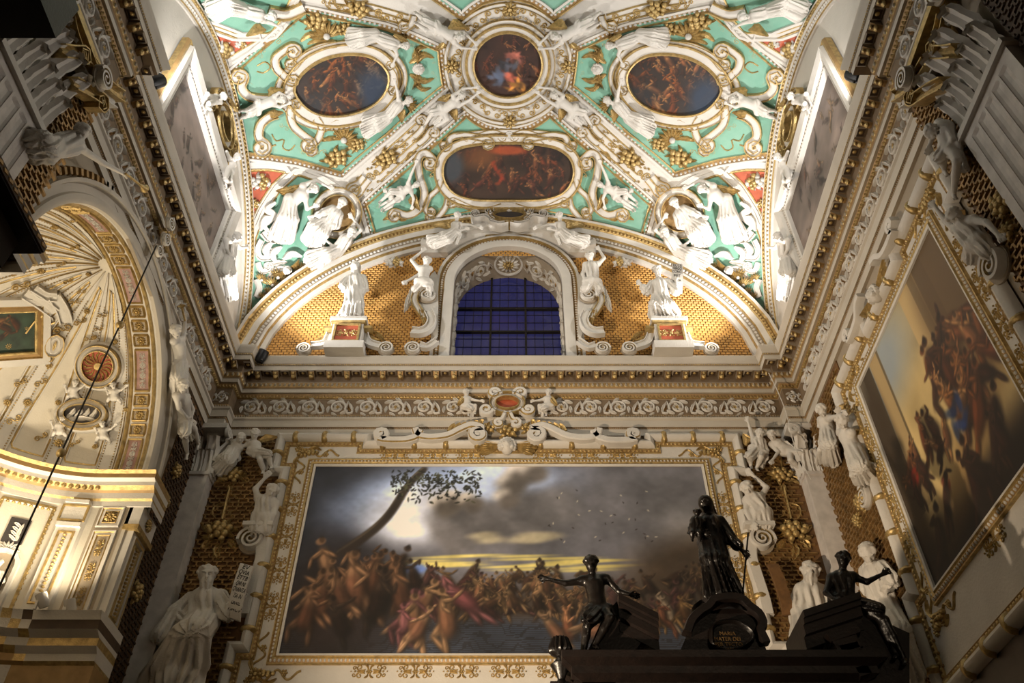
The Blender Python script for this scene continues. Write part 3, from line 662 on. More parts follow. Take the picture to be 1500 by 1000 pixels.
    for k in range(34): dab(col, U, W, .58 + .28 * rng.random(), .55 + .33 * rng.random() ** 1.2, .007, .003, rng.random() * 3, (.72, .68, .56) if k % 2 else (.17, .15, .13), .9, .5)
    return np.clip(col * A([.97, 1., 1.12]), .02, 1) * (.98 + .12 * vnoise(nx, ny, 60, 40, rng, 2)[..., None])
GREAT, GS = big_painting('framed_painting', 'wide dark landscape painting with leaning tree in stepped white and gold frame', BACK, 0.03, 7.0, 6.62, 3.31, paint_sea, (460, 230), .62, .55)
# split scrolls on the top edge of the frame, winged head in the middle
for s in (-1, 1):
    mb = MB()
    cen = [(s * 2.25, 9.20), (s * 1.95, 9.12), (s * 1.6, 9.13), (s * 1.35, 9.22)]
    L = np.concatenate([spiral(s * 2.22, 9.22, .11, 1.4, 270, -s, 22, .2)[::-1], [(s * 2.0, 9.09), (s * 1.75, 9.10), (s * 1.58, 9.17), (s * 1.52, 9.30)]])
    K = np.concatenate([[(s * 1.62, 9.34), (s * 1.56, 9.2), (s * 1.35, 9.15), (s * 1.05, 9.19), (s * .82, 9.33), (s * .62, 9.42), (s * .42, 9.34)], spiral(s * .5, 9.22, .13, 1.5, 45 if s > 0 else 135, -s, 24, .2)])
    for q in (L, K): mb = MB(); strip(mb, BACK, (BACK.at(q, 0),), A([(-.07, 0), (-.07, .13), (-.05, .15), (.04, .15), (.055, .12), (.07, .12), (.07, 0)]), 1., 1., ['stucco', 'stucco', 'stucco', 'gold', 'stucco', 'stucco'], step=.05, lift=.12); obj('pediment_scroll', mb, GREAT)
    mb = MB()
    for k in range(6): x = s * (1.02 - .1 * k); leaf_ = BACK.at(A([(x, 9.30 + .05 * math.sin(k)), (x - s * .04, 9.40 + .02 * k), (x - s * .1, 9.44 + .015 * k)]), .2); sweep(mb, catmull(leaf_, 4), np.tile(A([0, -1., 0]), (9, 1)), LEAFP, .05, .05, 'gold')
    obj('acanthus', mb, GREAT)
inst('cherub_head', CHERUB, frame_mat((0.0, YB - .06, 9.02), (1, 0, 0), (0, 0, 1), (0, -1, 0), 1.05), GREAT)
# cartouche in the middle of the frieze, above the painting
cart = thing('frieze_cartouche', 'scrolled oval cartouche with dark field in the middle of the end wall frieze', 'cartouche', (0, YB - .1, 9.7))
mb = MB(); cc = arc(0, 9.98, .27, 0, 360, 33, .20)[:-1]; strip(mb, BACK, (BACK.at(cc),), giltband(.06, .16), 1, 1, GB, closed=True, lift=.06)
for s in (-1, 1):
    for q in (np.concatenate([[(s * .1, 10.2)], spiral(s * .24, 10.21, .11, 1.4, 170 if s > 0 else 10, -s, 20, .2)]), np.concatenate([[(s * .2, 9.8)], spiral(s * .38, 9.82, .12, 1.4, 180 if s > 0 else 0, s, 20, .2)]), np.concatenate([[(s * .04, 9.76), (s * .1, 9.6)], spiral(s * .15, 9.5, .09, 1.2, 90, -s, 20, .2)])):
        strip(mb, BACK, (BACK.at(q),), A([(-.042, 0), (-.042, .10), (-.03, .12), (.02, .12), (.03, .10), (.042, .10), (.042, 0)]), 1, 1, ['stucco', 'stucco', 'stucco', 'gold', 'gold', 'stucco'], step=.04, lift=.10)
obj('scrollwork', mb, cart)
mb = MB(); patch(mb, BACK, BACK.at(cc), 'red', .10, .2); obj('field', mb, cart)
fr = fruit_mesh('fruit_bunch', .2, .15, 9, 5); inst('fruit_bunch', fr, frame_mat((0, YB - .12, 9.34), (1, 0, 0), (0, 0, 1), (0, -1, 0), 1.), cart)
for s in (-1, 1):
    inst('fruit_bunch', fr, frame_mat((s * .36, YB - .14, 9.40), (1, 0, 0), (0, 0, 1), (0, -1, 0), .8), cart)
# ---- corner piers with their capitals
def capital(mb, x0, x1, y0, y1, z0, z1, s):
    """Corinthian bell on the two free faces of a corner pier; s = side of the room"""
    h = z1 - z0
    for face in range(2):
        if face == 0: P0, U_, W = A([x0 if s < 0 else x1, y0, z0]), A([s * -1., 0, 0]) * 0 + A([(x1 - x0) * (1 if s < 0 else -1), 0, 0]), A([0, -1., 0])
        else: P0, U_, W = A([x1 if s < 0 else x0, y0, z0]), A([0, y1 - y0, 0]), A([-s, 0, 0])
        L = np.linalg.norm(U_); d = U_ / L; zz = A([0, 0, 1.])
        for row, (n, a, b, out) in enumerate(((3, 0, .45, .12), (2, .22, .72, .2))):
            for k in range(n):
                c = P0 + U_ * ((k + .5) / n if row == 0 else k / (n - 1) * .8 + .1); t = np.linspace(0, 1, 9)
                P = c + zz * (h * (a + (b - a) * t))[:, None] + W * (.02 + out * t ** 2.5)[:, None]; P[-1] -= zz * .06
                sweep(mb, P, np.tile(W, (9, 1)), LEAFP, .66 * L / n * (1.1 - .35 * t) * (.8 + .25 * np.abs(np.sin(t * 9))), .05, 'stucco')
        for k in (0, 1):
            c = P0 + U_ * k; S2 = Plane(c, d if k == 0 else -d, zz); sp = np.concatenate([[(.13, h * .55)], [(.06, h * .75)], spiral(-.02, h * .84, .09, 1.4, 0, 1, 20, .2)])
            strip(mb, S2, (S2.at(sp, 0),), flatband(.03, .06), 1, 1, 'stucco', step=.03, lift=.1)
    box(mb, (x0 - (.12 if s > 0 else 0), y0 - .12, z1 - .1), (x1 + (.12 if s < 0 else 0), y1, z1), 'stucco')
for s, nm in ((-1, 'left'), (1, 'right')):
    t = thing('corner_pier', 'plain stone corner pilaster with leafy capital beside the %s' % ('apse' if s < 0 else 'tall wall painting'), 'pilaster', (s * 5.15, 11.85, -1.6), kind='structure')
    x0, x1 = sorted((s * 4.99, s * 5.40)); mb = MB(); box(mb, (x0, 11.7, -1.6), (x1, 12.05, 8.36), 'marble')
    q = (x0 - .03, x1 + .03); box(mb, (q[0], 11.66, 8.30), (q[1], 12.05, 8.36), 'marble'); obj('shaft', mb, t, smooth=False)
    mb = MB(); capital(mb, x0, x1, 11.72, 12.0, 8.36, 9.34, s); obj('capital', mb, t)

# ================================================================== vault
def vol(px, r, side, at_end=True, turns=1.6):
    """append a volute of pixel radius r to a traced stroke"""
    P = A(px, ) if True else px
    if not at_end: P = P[::-1]
    d = P[-1] - P[-2]; d = d / np.hypot(*d); n = A([-d[1], d[0]]) * side; c = P[-1] + n * r; a0 = math.degrees(math.atan2(*(P[-1] - c)[::-1]))
    s = spiral(c[0], c[1], r, turns, a0, side, int(16 * turns), .15)[1:]; out = np.concatenate([P, s]); return out if at_end else out[::-1]
class Deco:
    """traced relief on a surface, built for one half and mirrored to the other"""
    def __init__(s, surf, parent, both=True, name='relief'): s.surf = surf; s.parent = parent; s.both = both; s.name = name
    def out(s, mb, name=None, **kw):
        t = MMB(); t.__dict__.update(mb.__dict__); o = obj(name or s.name, t, s.parent, **kw)
        if s.both: obj(name or s.name, t.twin(), s.parent, **kw)
        return o
    def stroke(s, px, w=.05, h=.06, m=None, v0=0, v1=0, name='scroll', prof=None, closed=False, ws=1., turns=1.6, lift=0.):
        P = A(px)
        if v1: P = vol(P, abs(v1), 1 if v1 > 0 else -1, True, turns)
        if v0: P = vol(P, abs(v0), 1 if v0 > 0 else -1, False, turns)
        mb = MB(); strip(mb, s.surf, P, giltband(w * 1.5, h * 1.3) if prof is None else prof, ws, 1., m or GB, closed=closed, step=.05, lift=lift); return s.out(mb, name)
    def line(s, px, w=.02, h=.03, m='gold', name='gilt_line', closed=False, smooth=True, ws=1.):
        mb = MB(); strip(mb, s.surf, px, halfround(w, h), ws, 1., m, closed=closed, smooth=smooth, step=.06); return s.out(mb, name)
    def leaves(s, specs, m='gold', name='leafwork'):
        """specs: (px list, width m, height m); the leaves of one spray"""
        mb = MB()
        for px, w_, h_ in specs:
            P = resample(catmull(s.surf.px(px), 6), .03); P, N = s.surf.snap(P); n = len(P); t = np.linspace(0, 1, n)
            ww = w_ * np.sin(PI * np.clip(t * .93 + .07, 0, 1)) ** .7 * (.72 + .28 * np.abs(np.sin(t * 4 * PI))); sweep(mb, P, N, LEAFP, ww, h_ * (.5 + .5 * np.sin(PI * t)), m)
        return s.out(mb, name)
    def fill(s, px, m, name, lift=.012, per=5):
        P = s.surf.px(px); P = catmull(P, per, True) if per else P; P = s.surf.snap(P)[0]; mb = MB(); patch(mb, s.surf, P, m, lift, .22); return s.out(mb, name)
    def put(s, name, me, p0, p1, size, flip=1, lift=0.): return put(name, me, s.surf, p0, p1, size, s.parent, flip, lift, mir=s.both)
def twinx(px): return [(2 * 746.5 - x, y) for x, y in px]
def polyP(surf, px, per=4, straight=False):
    P = surf.px(px); return surf.snap(P if straight else catmull(P, per, True))[0]
VD = Deco(VAULT, ceiling, True); VC = Deco(VAULT, ceiling, False)
def border(P, name='bead_border'):
    """white and gold moulding with a string of beads along closed 3D points on the vault"""
    mb = MB(); strip(mb, VAULT, (P,), A([(-.085, 0), (-.085, .04), (-.06, .045), (-.05, .015), (.035, .015), (.045, .05), (.09, .05), (.09, 0)]), 1, 1, ['gold', 'gold', 'gold', 'ochre', 'stucco', 'stucco', 'stucco'], closed=True, smooth=False, step=.1)
    beadline(mb, VAULT, (P,), .032, .095, 'stucco', closed=True, smooth=False, lift=.012); return mb
# far green field (both halves) and its twin on the near side of the vault
half = [(747, 190), (730, 189), (711, 184), (697, 176), (683, 165), (632, 211), (580, 257), (532, 299), (546, 347), (600, 333), (654, 319), (700, 311), (747, 308)]
PL = VAULT.px(half); PL[0, 0] = PL[-1, 0] = 0; FAR = np.concatenate([PL, mirx(PL[::-1][1:-1])]); NEAR = FAR * A([1, -1, 1]) + A([0, 2 * YC, 0])
side = [(653, 126), (649, 98), (646, 71), (600, 50), (566, 38), (500, 24), (446, 12), (390, 60), (331, 112), (343, 165), (356, 228), (395, 232), (434, 238), (470, 248), (500, 257), (570, 198)]
SD = VAULT.snap(VAULT.px(side))[0]
for P, two in ((FAR, False), (NEAR, False), (SD, True)):
    P = VAULT.snap(P)[0]; mb = MB(); patch(mb, VAULT, P, 'green', .012, .2); (VD if two else VC).out(mb, 'green_field'); (VD if two else VC).out(border(P), 'bead_border', kind='stuff')
# paintings in the vault
def paint_dark(pal, base, seed, n=60, r=(.05, .14)):
    def f(nx, ny):
        rng = np.random.default_rng(seed); u = np.linspace(0, 1, nx); v = np.linspace(0, 1, ny); U, W = np.meshgrid(u, v)
        col = A(base) * (.6 + .8 * vnoise(nx, ny, 4, 4, rng, 4)[..., None]); crowd(col, U, W, rng, n, (.06, .94, .08, .92), pal, r[0], r[1], .8); return col
    return f
def vault_painting(label, ring, pal, base, seed, n, r=(.05, .14), extra=None, w=.085):
    """ring: closed 3D outline on the vault"""
    ring = VAULT.snap(ring)[0]; c = VAULT.snap(ring.mean(0))[0]; X, Y, N = VAULT.frame(c); root = thing('vault_painting', label, 'painting', c)
    D = VAULT.flat(ring, c, N) - c; a, b = D @ X, D @ Y; x0, x1, y0, y1 = a.min(), a.max(), b.min(), b.max()
    if (a * np.roll(b, -1) - b * np.roll(a, -1)).sum() < 0: ring = ring[::-1]
    poly = np.stack([(a - x0) / (x1 - x0), (b - y0) / (y1 - y0)], 1)
    nx = 150; ny = max(60, int(nx * (y1 - y0) / (x1 - x0))); col = paint_dark(pal, base, seed, n, r)(nx, ny)
    if extra: u = np.linspace(0, 1, nx); v = np.linspace(0, 1, ny); extra(col, *np.meshgrid(u, v))
    canvas('canvas', VAULT, c + X * x0 + Y * y0, c + X * x1 + Y * y0, c + X * x0 + Y * y1, nx, ny, col, root, mask=lambda cu, cv: inpoly(np.stack([cu.ravel(), cv.ravel()], 1), poly).reshape(cu.shape), lift=.03)
    mb = MB(); strip(mb, VAULT, (ring,), A([(-.05, 0), (-.05, .09), (-.02, .10), (0, .05), (.02, .05), (w, .07), (w + .02, .10), (w + .05, .10), (w + .05, 0)]), 1, 1, ['gold', 'gold', 'gold', 'stucco', 'stucco', 'gold', 'gold', 'gold'], closed=True, smooth=False, step=.06)
    obj('frame', mb, root); return root
cen = [(747 + 53 * math.cos(a), 93 - 50 * math.sin(a)) for a in np.linspace(0, 2 * PI, 36, endpoint=False)]
def ccw(P): return P[::-1]
RING = VAULT.px(cen); RING[:, 0] -= RING[:, 0].mean()
brown = [(.42, .22, .12), (.30, .16, .10), (.55, .36, .22), (.22, .13, .09), (.36, .2, .14)]
def ex1(c, U, W):
    r_ = np.random.default_rng(4)
    for u_, v_, k_, p_ in ((.58, .62, 12, (.52, .30, .25)), (.45, .48, 12, (.24, .25, .29)), (.55, .3, 10, (.55, .28, .22)), (.62, .18, 10, (.62, .42, .18)), (.32, .3, 8, (.28, .31, .38))):
        for _ in range(k_): dab(c, U, W, u_ + r_.normal() * .07, v_ + r_.normal() * .04, .03 + .07 * r_.random(), .02 + .02 * r_.random(), r_.random() * 3, A(p_) * (.5 + r_.random()), .7, .5)
vault_painting('round dark painting at the crown of the vault', RING[::-1], brown, (.20, .12, .09), 11, 26, (.04, .1), ex1)
obl = [(646, 250), (652, 229), (672, 214), (700, 208), (724, 206), (747, 206)]; obl2 = [(747, 294), (720, 294), (695, 293), (668, 286), (652, 271)]
q = VAULT.px(obl + obl2); q[[5, 6], 0] = 0; q = np.concatenate([q[:6], mirx(q[:5][::-1]), mirx(q[7:][::-1]), q[6:]]); q = catmull(q, 4, True)
def ex2(c, U, W):
    dab(c, U, W, .3, .75, .3, .2, .1, (.40, .24, .12), .7, .6); [dab(c, U, W, .42 + .03 * math.sin(k * 7), .3 + .05 * k, .05, .03, k, (.5 + .05 * (k % 3), .19, .09), .6, .5) for k in range(8)]; dab(c, U, W, .5, .85, .3, .08, 0, (.62, .27, .13), .7); dab(c, U, W, .08, .6, .2, .3, 0, (.20, .22, .24), .8)
vault_painting('long round-ended dark painting above the window lunette', q, brown, (.17, .115, .08), 12, 60, (.05, .12), ex2, .12)
ov = VAULT.px([(428, 132), (436, 110), (455, 92), (480, 80), (510, 75), (540, 78), (560, 90), (571, 108), (568, 130), (553, 150), (528, 164), (495, 171), (465, 168), (443, 155)]); ov = catmull(ov, 3, True)
def ex3(c, U, W): dab(c, U, W, .85, .3, .3, .45, .2, (.13, .19, .27), .8, .5); dab(c, U, W, .15, .25, .3, .2, 0, (.10, .12, .15), .6, .6)
pal3 = [(.50, .27, .11), (.38, .20, .09), (.62, .42, .24), (.25, .14, .08)]
vault_painting('oval dark painting in the green field on the apse side of the vault', ov, pal3, (.15, .11, .09), 13, 60, (.05, .13), ex3, .15)
vault_painting('oval dark painting in the green field opposite the apse side', mirx(ov), pal3, (.15, .11, .09), 14, 60, (.05, .13), ex3, .15)
# ring of ornament round the crown
for r0, w_, h_ in ((66, .05, .07), (92, .045, .06)):
    P = VAULT.px([(747 + r0 * math.cos(a), 93 - r0 * .95 * math.sin(a)) for a in np.linspace(0, 2 * PI, 40, endpoint=False)]); P[:, 0] -= P[:, 0].mean(); mb = MB(); strip(mb, VAULT, (P,), giltband(w_, h_), 1, 1, GB, closed=True, step=.07); VC.out(mb, 'ring_moulding')
tongue = MB(); leaf(tongue, [(0, -.5), (0, 0), (0, .5)], .28, .18, 'stucco', 2); tongue = tongue.mesh('tongue_leaf')
for k in range(28):
    a = 2 * PI * (k + .5) / 28; p0 = (747 + 60 * math.cos(a), 93 - 57 * math.sin(a)); put('tongue_leaf', tongue, VAULT, p0, (p0[0] - math.sin(a) * 9, p0[1] - math.cos(a) * 9), .14, ceiling)
flower = MB(); rosette(flower, 0, 0, .5, 'gold', 9, .5); flower = flower.mesh('gilt_flower')
whiteflower = MB(); rosette(whiteflower, 0, 0, .5, 'gold', 12, .35, 'gold'); whiteflower = whiteflower.mesh('rosette')
scurl = MB(); ribbon(scurl, np.concatenate([spiral(-.28, .1, .2, 1.3, 0, 1, 18, .25)[::-1], [(-.05, -.12)], spiral(.25, -.1, .2, 1.3, 180, 1, 18, .25)]), .045, .07, 'gold', step=.05); scurl = scurl.mesh('gilt_curl')
fr_gold = fruit_mesh('fruit_bunch', .5, .38, 12, 3); fr_mix = fruit_mesh('fruit_bunch', .5, .4, 14, 4, 'gold', 8, 'stucco', 'stucco')
for px in ((747, 178), (661, 97), (833, 97), (747, 12)): put('gilt_flower', flower, VAULT, px, (px[0] + 9, px[1]), .34, ceiling)
for k in range(20):
    a = 2 * PI * (k + .5) / 20; r = 80; p0 = (747 + r * math.cos(a), 93 - r * .95 * math.sin(a)); put('gilt_curl', scurl, VAULT, p0, (p0[0] - math.sin(a) * 9, p0[1] - math.cos(a) * 9), .30, ceiling, 1 if k % 2 else -1)
# ---- scrollwork round the far painting
VD.stroke([(634, 232), (622, 222), (612, 232), (614, 257), (621, 281), (614, 303), (597, 314), (578, 309)], .06, .07, v0=7, v1=-6)
VD.stroke([(645, 262), (640, 276), (628, 288), (622, 304), (626, 311)], .04, .06, v1=-5)
VD.stroke([(655, 288), (652, 302), (640, 318), (632, 322)], .045, .06, v1=5); VD.stroke([(664, 292), (690, 303), (716, 305), (735, 300)], .045, .06, v0=-5)
VD.stroke([(656, 213), (660, 200), (676, 196), (700, 199), (716, 203)], .05, .07, v1=6, v0=5); VD.stroke([(690, 206), (704, 196), (722, 192), (736, 196)], .035, .05, v1=4)
VD.leaves([([(745, 178 + 20), (728, 192), (712, 196)], .06, .06), ([(612, 222), (600, 226), (594, 240)], .05, .06), ([(575, 312), (568, 318), (560, 322)], .06, .06), ([(600, 316), (590, 322), (580, 318)], .05, .05)])
VC.put('cherub_head', CHERUB, (746, 197), (760, 197), .55); VC.put('cherub_head', CHERUB, (746, 305), (760, 305), .5)
for px in ((632, 253), (680, 202)): VD.put('gilt_curl', scurl, px, (px[0] + 2, px[1] + 9) if px[0] < 650 else (px[0] + 9, px[1]), .18, 1, .06)
# ---- scrollwork round the side ovals
VD.stroke([(424, 118), (414, 108), (404, 98), (402, 84), (412, 74), (424, 66)], .055, .07, v1=8, v0=-5)
VD.stroke([(408, 138), (396, 142), (378, 142), (362, 138), (352, 126), (356, 112)], .06, .08, v1=-8)
VD.stroke([(412, 148), (424, 146)], .03, .05); VD.stroke([(405, 165), (392, 170), (380, 182), (378, 200), (388, 209)], .06, .08, v1=9)
VD.stroke([(428, 150), (424, 166), (428, 182), (440, 194), (455, 205)], .055, .07, v1=8, v0=4); VD.stroke([(462, 172), (470, 186), (464, 204), (452, 214)], .05, .06, v1=-6)
VD.stroke([(430, 96), (446, 78), (468, 66), (492, 62)], .045, .06, v0=6); VD.stroke([(575, 92), (584, 104), (585, 118), (578, 132)], .045, .06, v0=-4, v1=4)
VD.line([(376, 96), (388, 90), (396, 98), (386, 106), (376, 104)], .018, .03, name='gilt_ribbon'); VD.line([(398, 196), (404, 206), (416, 204), (414, 216), (424, 220), (432, 212)], .018, .03, name='gilt_ribbon')
VD.line([(380, 216), (392, 215), (404, 212)], .022, .03, name='gilt_ribbon'); VD.line([(470, 200), (482, 206), (500, 196), (518, 190)], .02, .03, name='gilt_ribbon')
VD.leaves([([(440, 60), (452, 50), (470, 46)], .07, .07), ([(450, 64), (464, 58), (480, 58)], .06, .07), ([(470, 60), (484, 60), (498, 60)], .06, .07), ([(500, 60), (510, 54), (506, 46)], .05, .06)])
VD.leaves([([(466, 196), (480, 186), (494, 184)], .08, .08), ([(470, 206), (486, 202), (500, 204)], .07, .07), ([(476, 190), (490, 178), (506, 178)], .08, .08), ([(488, 196), (502, 192), (512, 186)], .07, .08)])
VD.put('fruit_bunch', fr_gold, (492, 231), (510, 222), 0.61); VD.put('fruit_bunch', fr_gold, (462, 30), (480, 26), 0.55); VD.put('fruit_bunch', fr_gold, (522, 212), (540, 200), 0.43)
VD.put('fruit_bunch', fr_gold, (505, 42), (520, 44), 0.43)
VD.put('cherub_head', CHERUB, (614, 99), (615, 82), .75); VD.leaves([([(600, 92), (620, 80), (636, 84)], .09, .08), ([(600, 108), (620, 118), (636, 114)], .09, .08), ([(604, 84), (614, 70), (628, 68)], .07, .07), ([(606, 116), (618, 130), (632, 128)], .07, .07)])
for px in ((620, 70), (624, 134), (600, 62), (604, 146)): VD.put('gilt_curl', scurl, px, (px[0] + 8, px[1] + 4), .22)
# ---- diagonal bands: sunk gilded lines, curls, fruit
for o0 in (-13, -5, 5, 13):
    VD.line([(552 + o0 * .55, 251 + o0), (590 + o0 * .6, 217 + o0 * .9), (620 + o0 * .6, 190 + o0 * .9)], .018, .03)
VD.stroke([(526, 282), (532, 272), (540, 262)], .05, .05, v0=7); VD.stroke([(514, 272), (524, 268), (533, 258)], .05, .05, v0=-7)
VD.stroke([(606, 200), (616, 190), (622, 178)], .045, .05, v1=-6); VD.stroke([(612, 210), (622, 202), (630, 190)], .045, .05, v1=6)
VD.put('fruit_bunch', fr_gold, (566, 232), (580, 220), 0.58); VD.put('gilt_curl', scurl, (586, 214), (596, 205), .3); VD.put('gilt_curl', scurl, (546, 255), (556, 246), .3)
# near diagonals (towards the top of the picture)
for o0 in (-9, 0, 9): VD.line([(480, 4 + o0), (540, 14 + o0 * .95), (598, 30 + o0 * .9)], .018, .03)
VD.put('fruit_bunch', fr_gold, (524, 12), (540, 16), 0.52); VD.put('gilt_curl', scurl, (560, 22), (575, 26), .34); VD.put('gilt_curl', scurl, (590, 28), (600, 32), .3); VD.put('gilt_curl', scurl, (492, 6), (505, 9), .3)
VD.stroke([(606, 22), (602, 34), (594, 40)], .045, .05, v1=5)
# ---- pendentives
RED = [(355, 249), (372, 247), (395, 247), (420, 251), (398, 272), (380, 300), (367, 330), (361, 290)]
GRN = [(437, 254), (470, 266), (497, 283), (518, 308), (532, 346), (500, 370), (460, 398), (430, 430), (405, 462), (377, 486), (366, 478), (366, 440), (368, 400), (373, 350), (386, 315), (409, 279)]
REDN = [(315, 97), (380, 57), (352, 56), (318, 43), (273, 29), (296, 66)]; GRNN = [(258, 4), (300, 33), (345, 49), (396, 49), (412, 30), (428, -6), (400, -60), (340, -70), (280, -30)]
for nm, px, m in (('red_field', RED, 'red'), ('green_field', GRN, 'green'), ('red_field', REDN, 'red'), ('green_field', GRNN, 'green')):
    Q = polyP(VAULT, px, 1, True); c_ = VAULT.snap(Q.mean(0))[0]; X_, Y_, N_ = VAULT.frame(c_); a_, b_ = (Q - c_) @ X_, (Q - c_) @ Y_
    if (a_ * np.roll(b_, -1) - b_ * np.roll(a_, -1)).sum() < 0: Q = Q[::-1]
    mb = MB(); patch(mb, VAULT, Q, m, .012, .2); VD.out(mb, nm); mb = MB(); strip(mb, VAULT, (VAULT.snap(Q)[0],), A([(-.04, 0), (-.03, .035), (-.01, .04), (0, .02), (.08, .02), (.09, .05), (.14, .05), (.15, 0)]), 1, 1, ['gold', 'gold', 'gold', 'stucco', 'stucco', 'stucco', 'stucco'], closed=True, smooth=False, step=.1); VD.out(mb, 'panel_border')
for px, s in (((380, 266), .46), ((371, 298), .26), ((325, 72), .46), ((352, 64), .24), ((296, 46), .22)): VD.put('fruit_bunch', fr_mix, px, (px[0] + 10, px[1]), s)
for px in ((394, 253), (405, 256), (366, 312), (366, 325), (362, 262), (304, 52), (312, 58), (340, 70), (362, 60), (308, 78), (316, 86), (286, 38)): VD.put('gilt_curl', scurl, px, (px[0] + 5, px[1] + 3), .2)
VD.stroke([(392, 14), (418, 18), (444, 8)], .08, .08, name='medallion_frame')
for q in ([(402, 296), (390, 306), (400, 316), (386, 330), (394, 340)], [(398, 318), (386, 322), (380, 338)], [(410, 362), (398, 372), (402, 384)], [(396, 356), (388, 366), (392, 380)], [(414, 380), (426, 372), (440, 376)], [(448, 384), (460, 390), (470, 386)], [(472, 360), (462, 368), (466, 380)]): VD.stroke(q, .05, .09, 'stucco', prof=flatband(.08, .11), ws=[.4, 1, .8, .3], name='drapery')
med = VAULT.px([(492 + 30 * math.cos(a) - 8 * math.sin(a), 311 - 31 * math.sin(a) - 10 * math.cos(a)) for a in np.linspace(0, 2 * PI, 26, endpoint=False)])
mb = MB(); patch(mb, VAULT, VAULT.snap(med)[0], 'ochre', .03, .15); VD.out(mb, 'medallion_field'); mb = MB(); strip(mb, VAULT, (med[::-1],), giltband(.085, .13), 1, 1, GB, closed=True, step=.06); VD.out(mb, 'medallion_frame')
VD.stroke([(420, 445), (412, 430), (400, 425), (388, 432), (386, 446), (394, 452)], .04, .05, 'stucco', v1=5); VD.stroke([(384, 340), (392, 350), (402, 352), (408, 344)], .045, .06, 'stucco', v1=-6)
VD.stroke([(382, 352), (376, 366), (380, 378), (392, 378)], .04, .06, 'stucco', v1=-6); VD.stroke([(376, 385), (382, 398), (392, 396)], .035, .05, 'stucco', v1=-5); VD.stroke([(374, 410), (378, 422), (374, 436)], .04, .06, 'stucco')
VD.stroke([(430, 402), (446, 390), (462, 376), (470, 362)], .05, .06, v1=-6); VD.put('cherub_head', CHERUB, (418, 398), (432, 390), .62, 1, .08)
VD.leaves([([(424, 392), (404, 396), (390, 412)], .10, .10), ([(430, 400), (420, 416), (400, 428)], .10, .10), ([(420, 384), (400, 386), (386, 398)], .08, .08), ([(436, 392), (440, 408), (428, 420)], .08, .08)], 'stucco')
VD.stroke([(414, 424), (400, 444), (382, 470), (362, 492)], .12, .14, prof=flatband(.15, .12), m='stucco', ws=[1, .85, .55, .3], name='corbel'); VD.line([(408, 432), (392, 456), (374, 480)], .03, .15, 'gold')
# ---- arch mouldings round the lunettes
xa = np.linspace(-XW + .02, XW - .02, 61); ARCH = np.stack([xa, VAULT.z(xa, np.full(61, YB))], 1)[::-1]
def archring(parent, curve, fn, name, k=1.):
    pr = A([(-.02, .42), (.03, .40), (.05, .34), (.12, .33), (.14, .30), (.20, .27), (.24, .25), (.25, .20), (.33, .17), (.36, .19), (.40, .17), (.41, .10), (.50, .08), (.50, 0)]); pr[:, 0] *= k; pr[:, 1] *= k
    mb = MB(); mould(mb, curve, pr, fn, ['stucco', 'gold', 'gilt_brown', 'gold', 'stucco', 'stucco', 'gold', 'plaster', 'stucco', 'stucco', 'gold', 'stucco', 'stucco'], closed=False); Mi = miter(curve, False)
    V, F = ball(6, 4, (.034, .034, .03), True)
    for o, h, g, m in ((.085, .33, .085, 'gold'), (.29, .185, .085, 'stucco')):
        q = resample(curve + Mi * o * k, g); T = np.gradient(q, axis=0); P = fn(q, np.full(len(q), h * k)); P2 = fn(q + unit(T) * .01, np.full(len(q), h * k)); P3 = fn(q, np.full(len(q), h * k + .01))
        units(mb, V, F, [frame_mat(p, unit(b - p), np.cross(unit(c - p), unit(b - p)), unit(c - p)) for p, b, c in zip(P, P2, P3)], m)
    return obj(name, mb, parent, kind='stuff')
archring(wall_back, ARCH, lambda uv, h: BACK.at(uv, h), 'arch_moulding')
ya = np.linspace(YC - YH + .05, YB - .05, 51); SA = np.stack([ya, VAULT.z(np.full(51, XW), ya)], 1)[::-1]
archring(wall_left, SA, lambda uv, h: LEFT.at(uv, h), 'arch_moulding', .42)
archring(wall_right, SA, lambda uv, h: mirx(LEFT.at(uv, h)), 'arch_moulding', .42)

# ---- denser relief: second frames, inlays and curls
def scaled(px, k): px = A(px); c = px.mean(0); return c + (px - c) * k
OV = [(428, 132), (436, 110), (455, 92), (480, 80), (510, 75), (540, 78), (560, 90), (571, 108), (568, 130), (553, 150), (528, 164), (495, 171), (465, 168), (443, 155)]
VD.stroke(scaled(OV, 1.30), .04, .05, closed=True, name='outer_frame'); OBL = obl + [(770, 206), (794, 208), (820, 214), (838, 229), (846, 250), (840, 271), (824, 286), (797, 293), (772, 294)] + obl2
VC.stroke([(668, 198), (700, 193), (747, 191), (794, 193), (826, 198)], .035, .05, name='outer_frame'); VC.stroke([(662, 298), (700, 303), (747, 304), (794, 303), (832, 298)], .035, .05, name='outer_frame')
for t in np.linspace(.05, .62, 7):
    x, y = 526 + (683 - 526) * t, 276 + (136 - 276) * t; VD.put('gilt_curl', scurl, (x, y), (x + 10, y - 9), .24, 1 if int(t * 20) % 2 else -1)
    for o in (-15, 15): VD.put('gilt_curl', scurl, (x + o * .5, y + o * .62), (x + o * .5 + 10, y + o * .62 - 9), .15, 1, .01)
for t in np.linspace(0, 1, 6):
    x, y = 478 + 130 * t, 2 + 30 * t; VD.put('gilt_curl', scurl, (x, y + 4), (x + 10, y + 7), .22, -1 if int(t * 10) % 2 else 1)
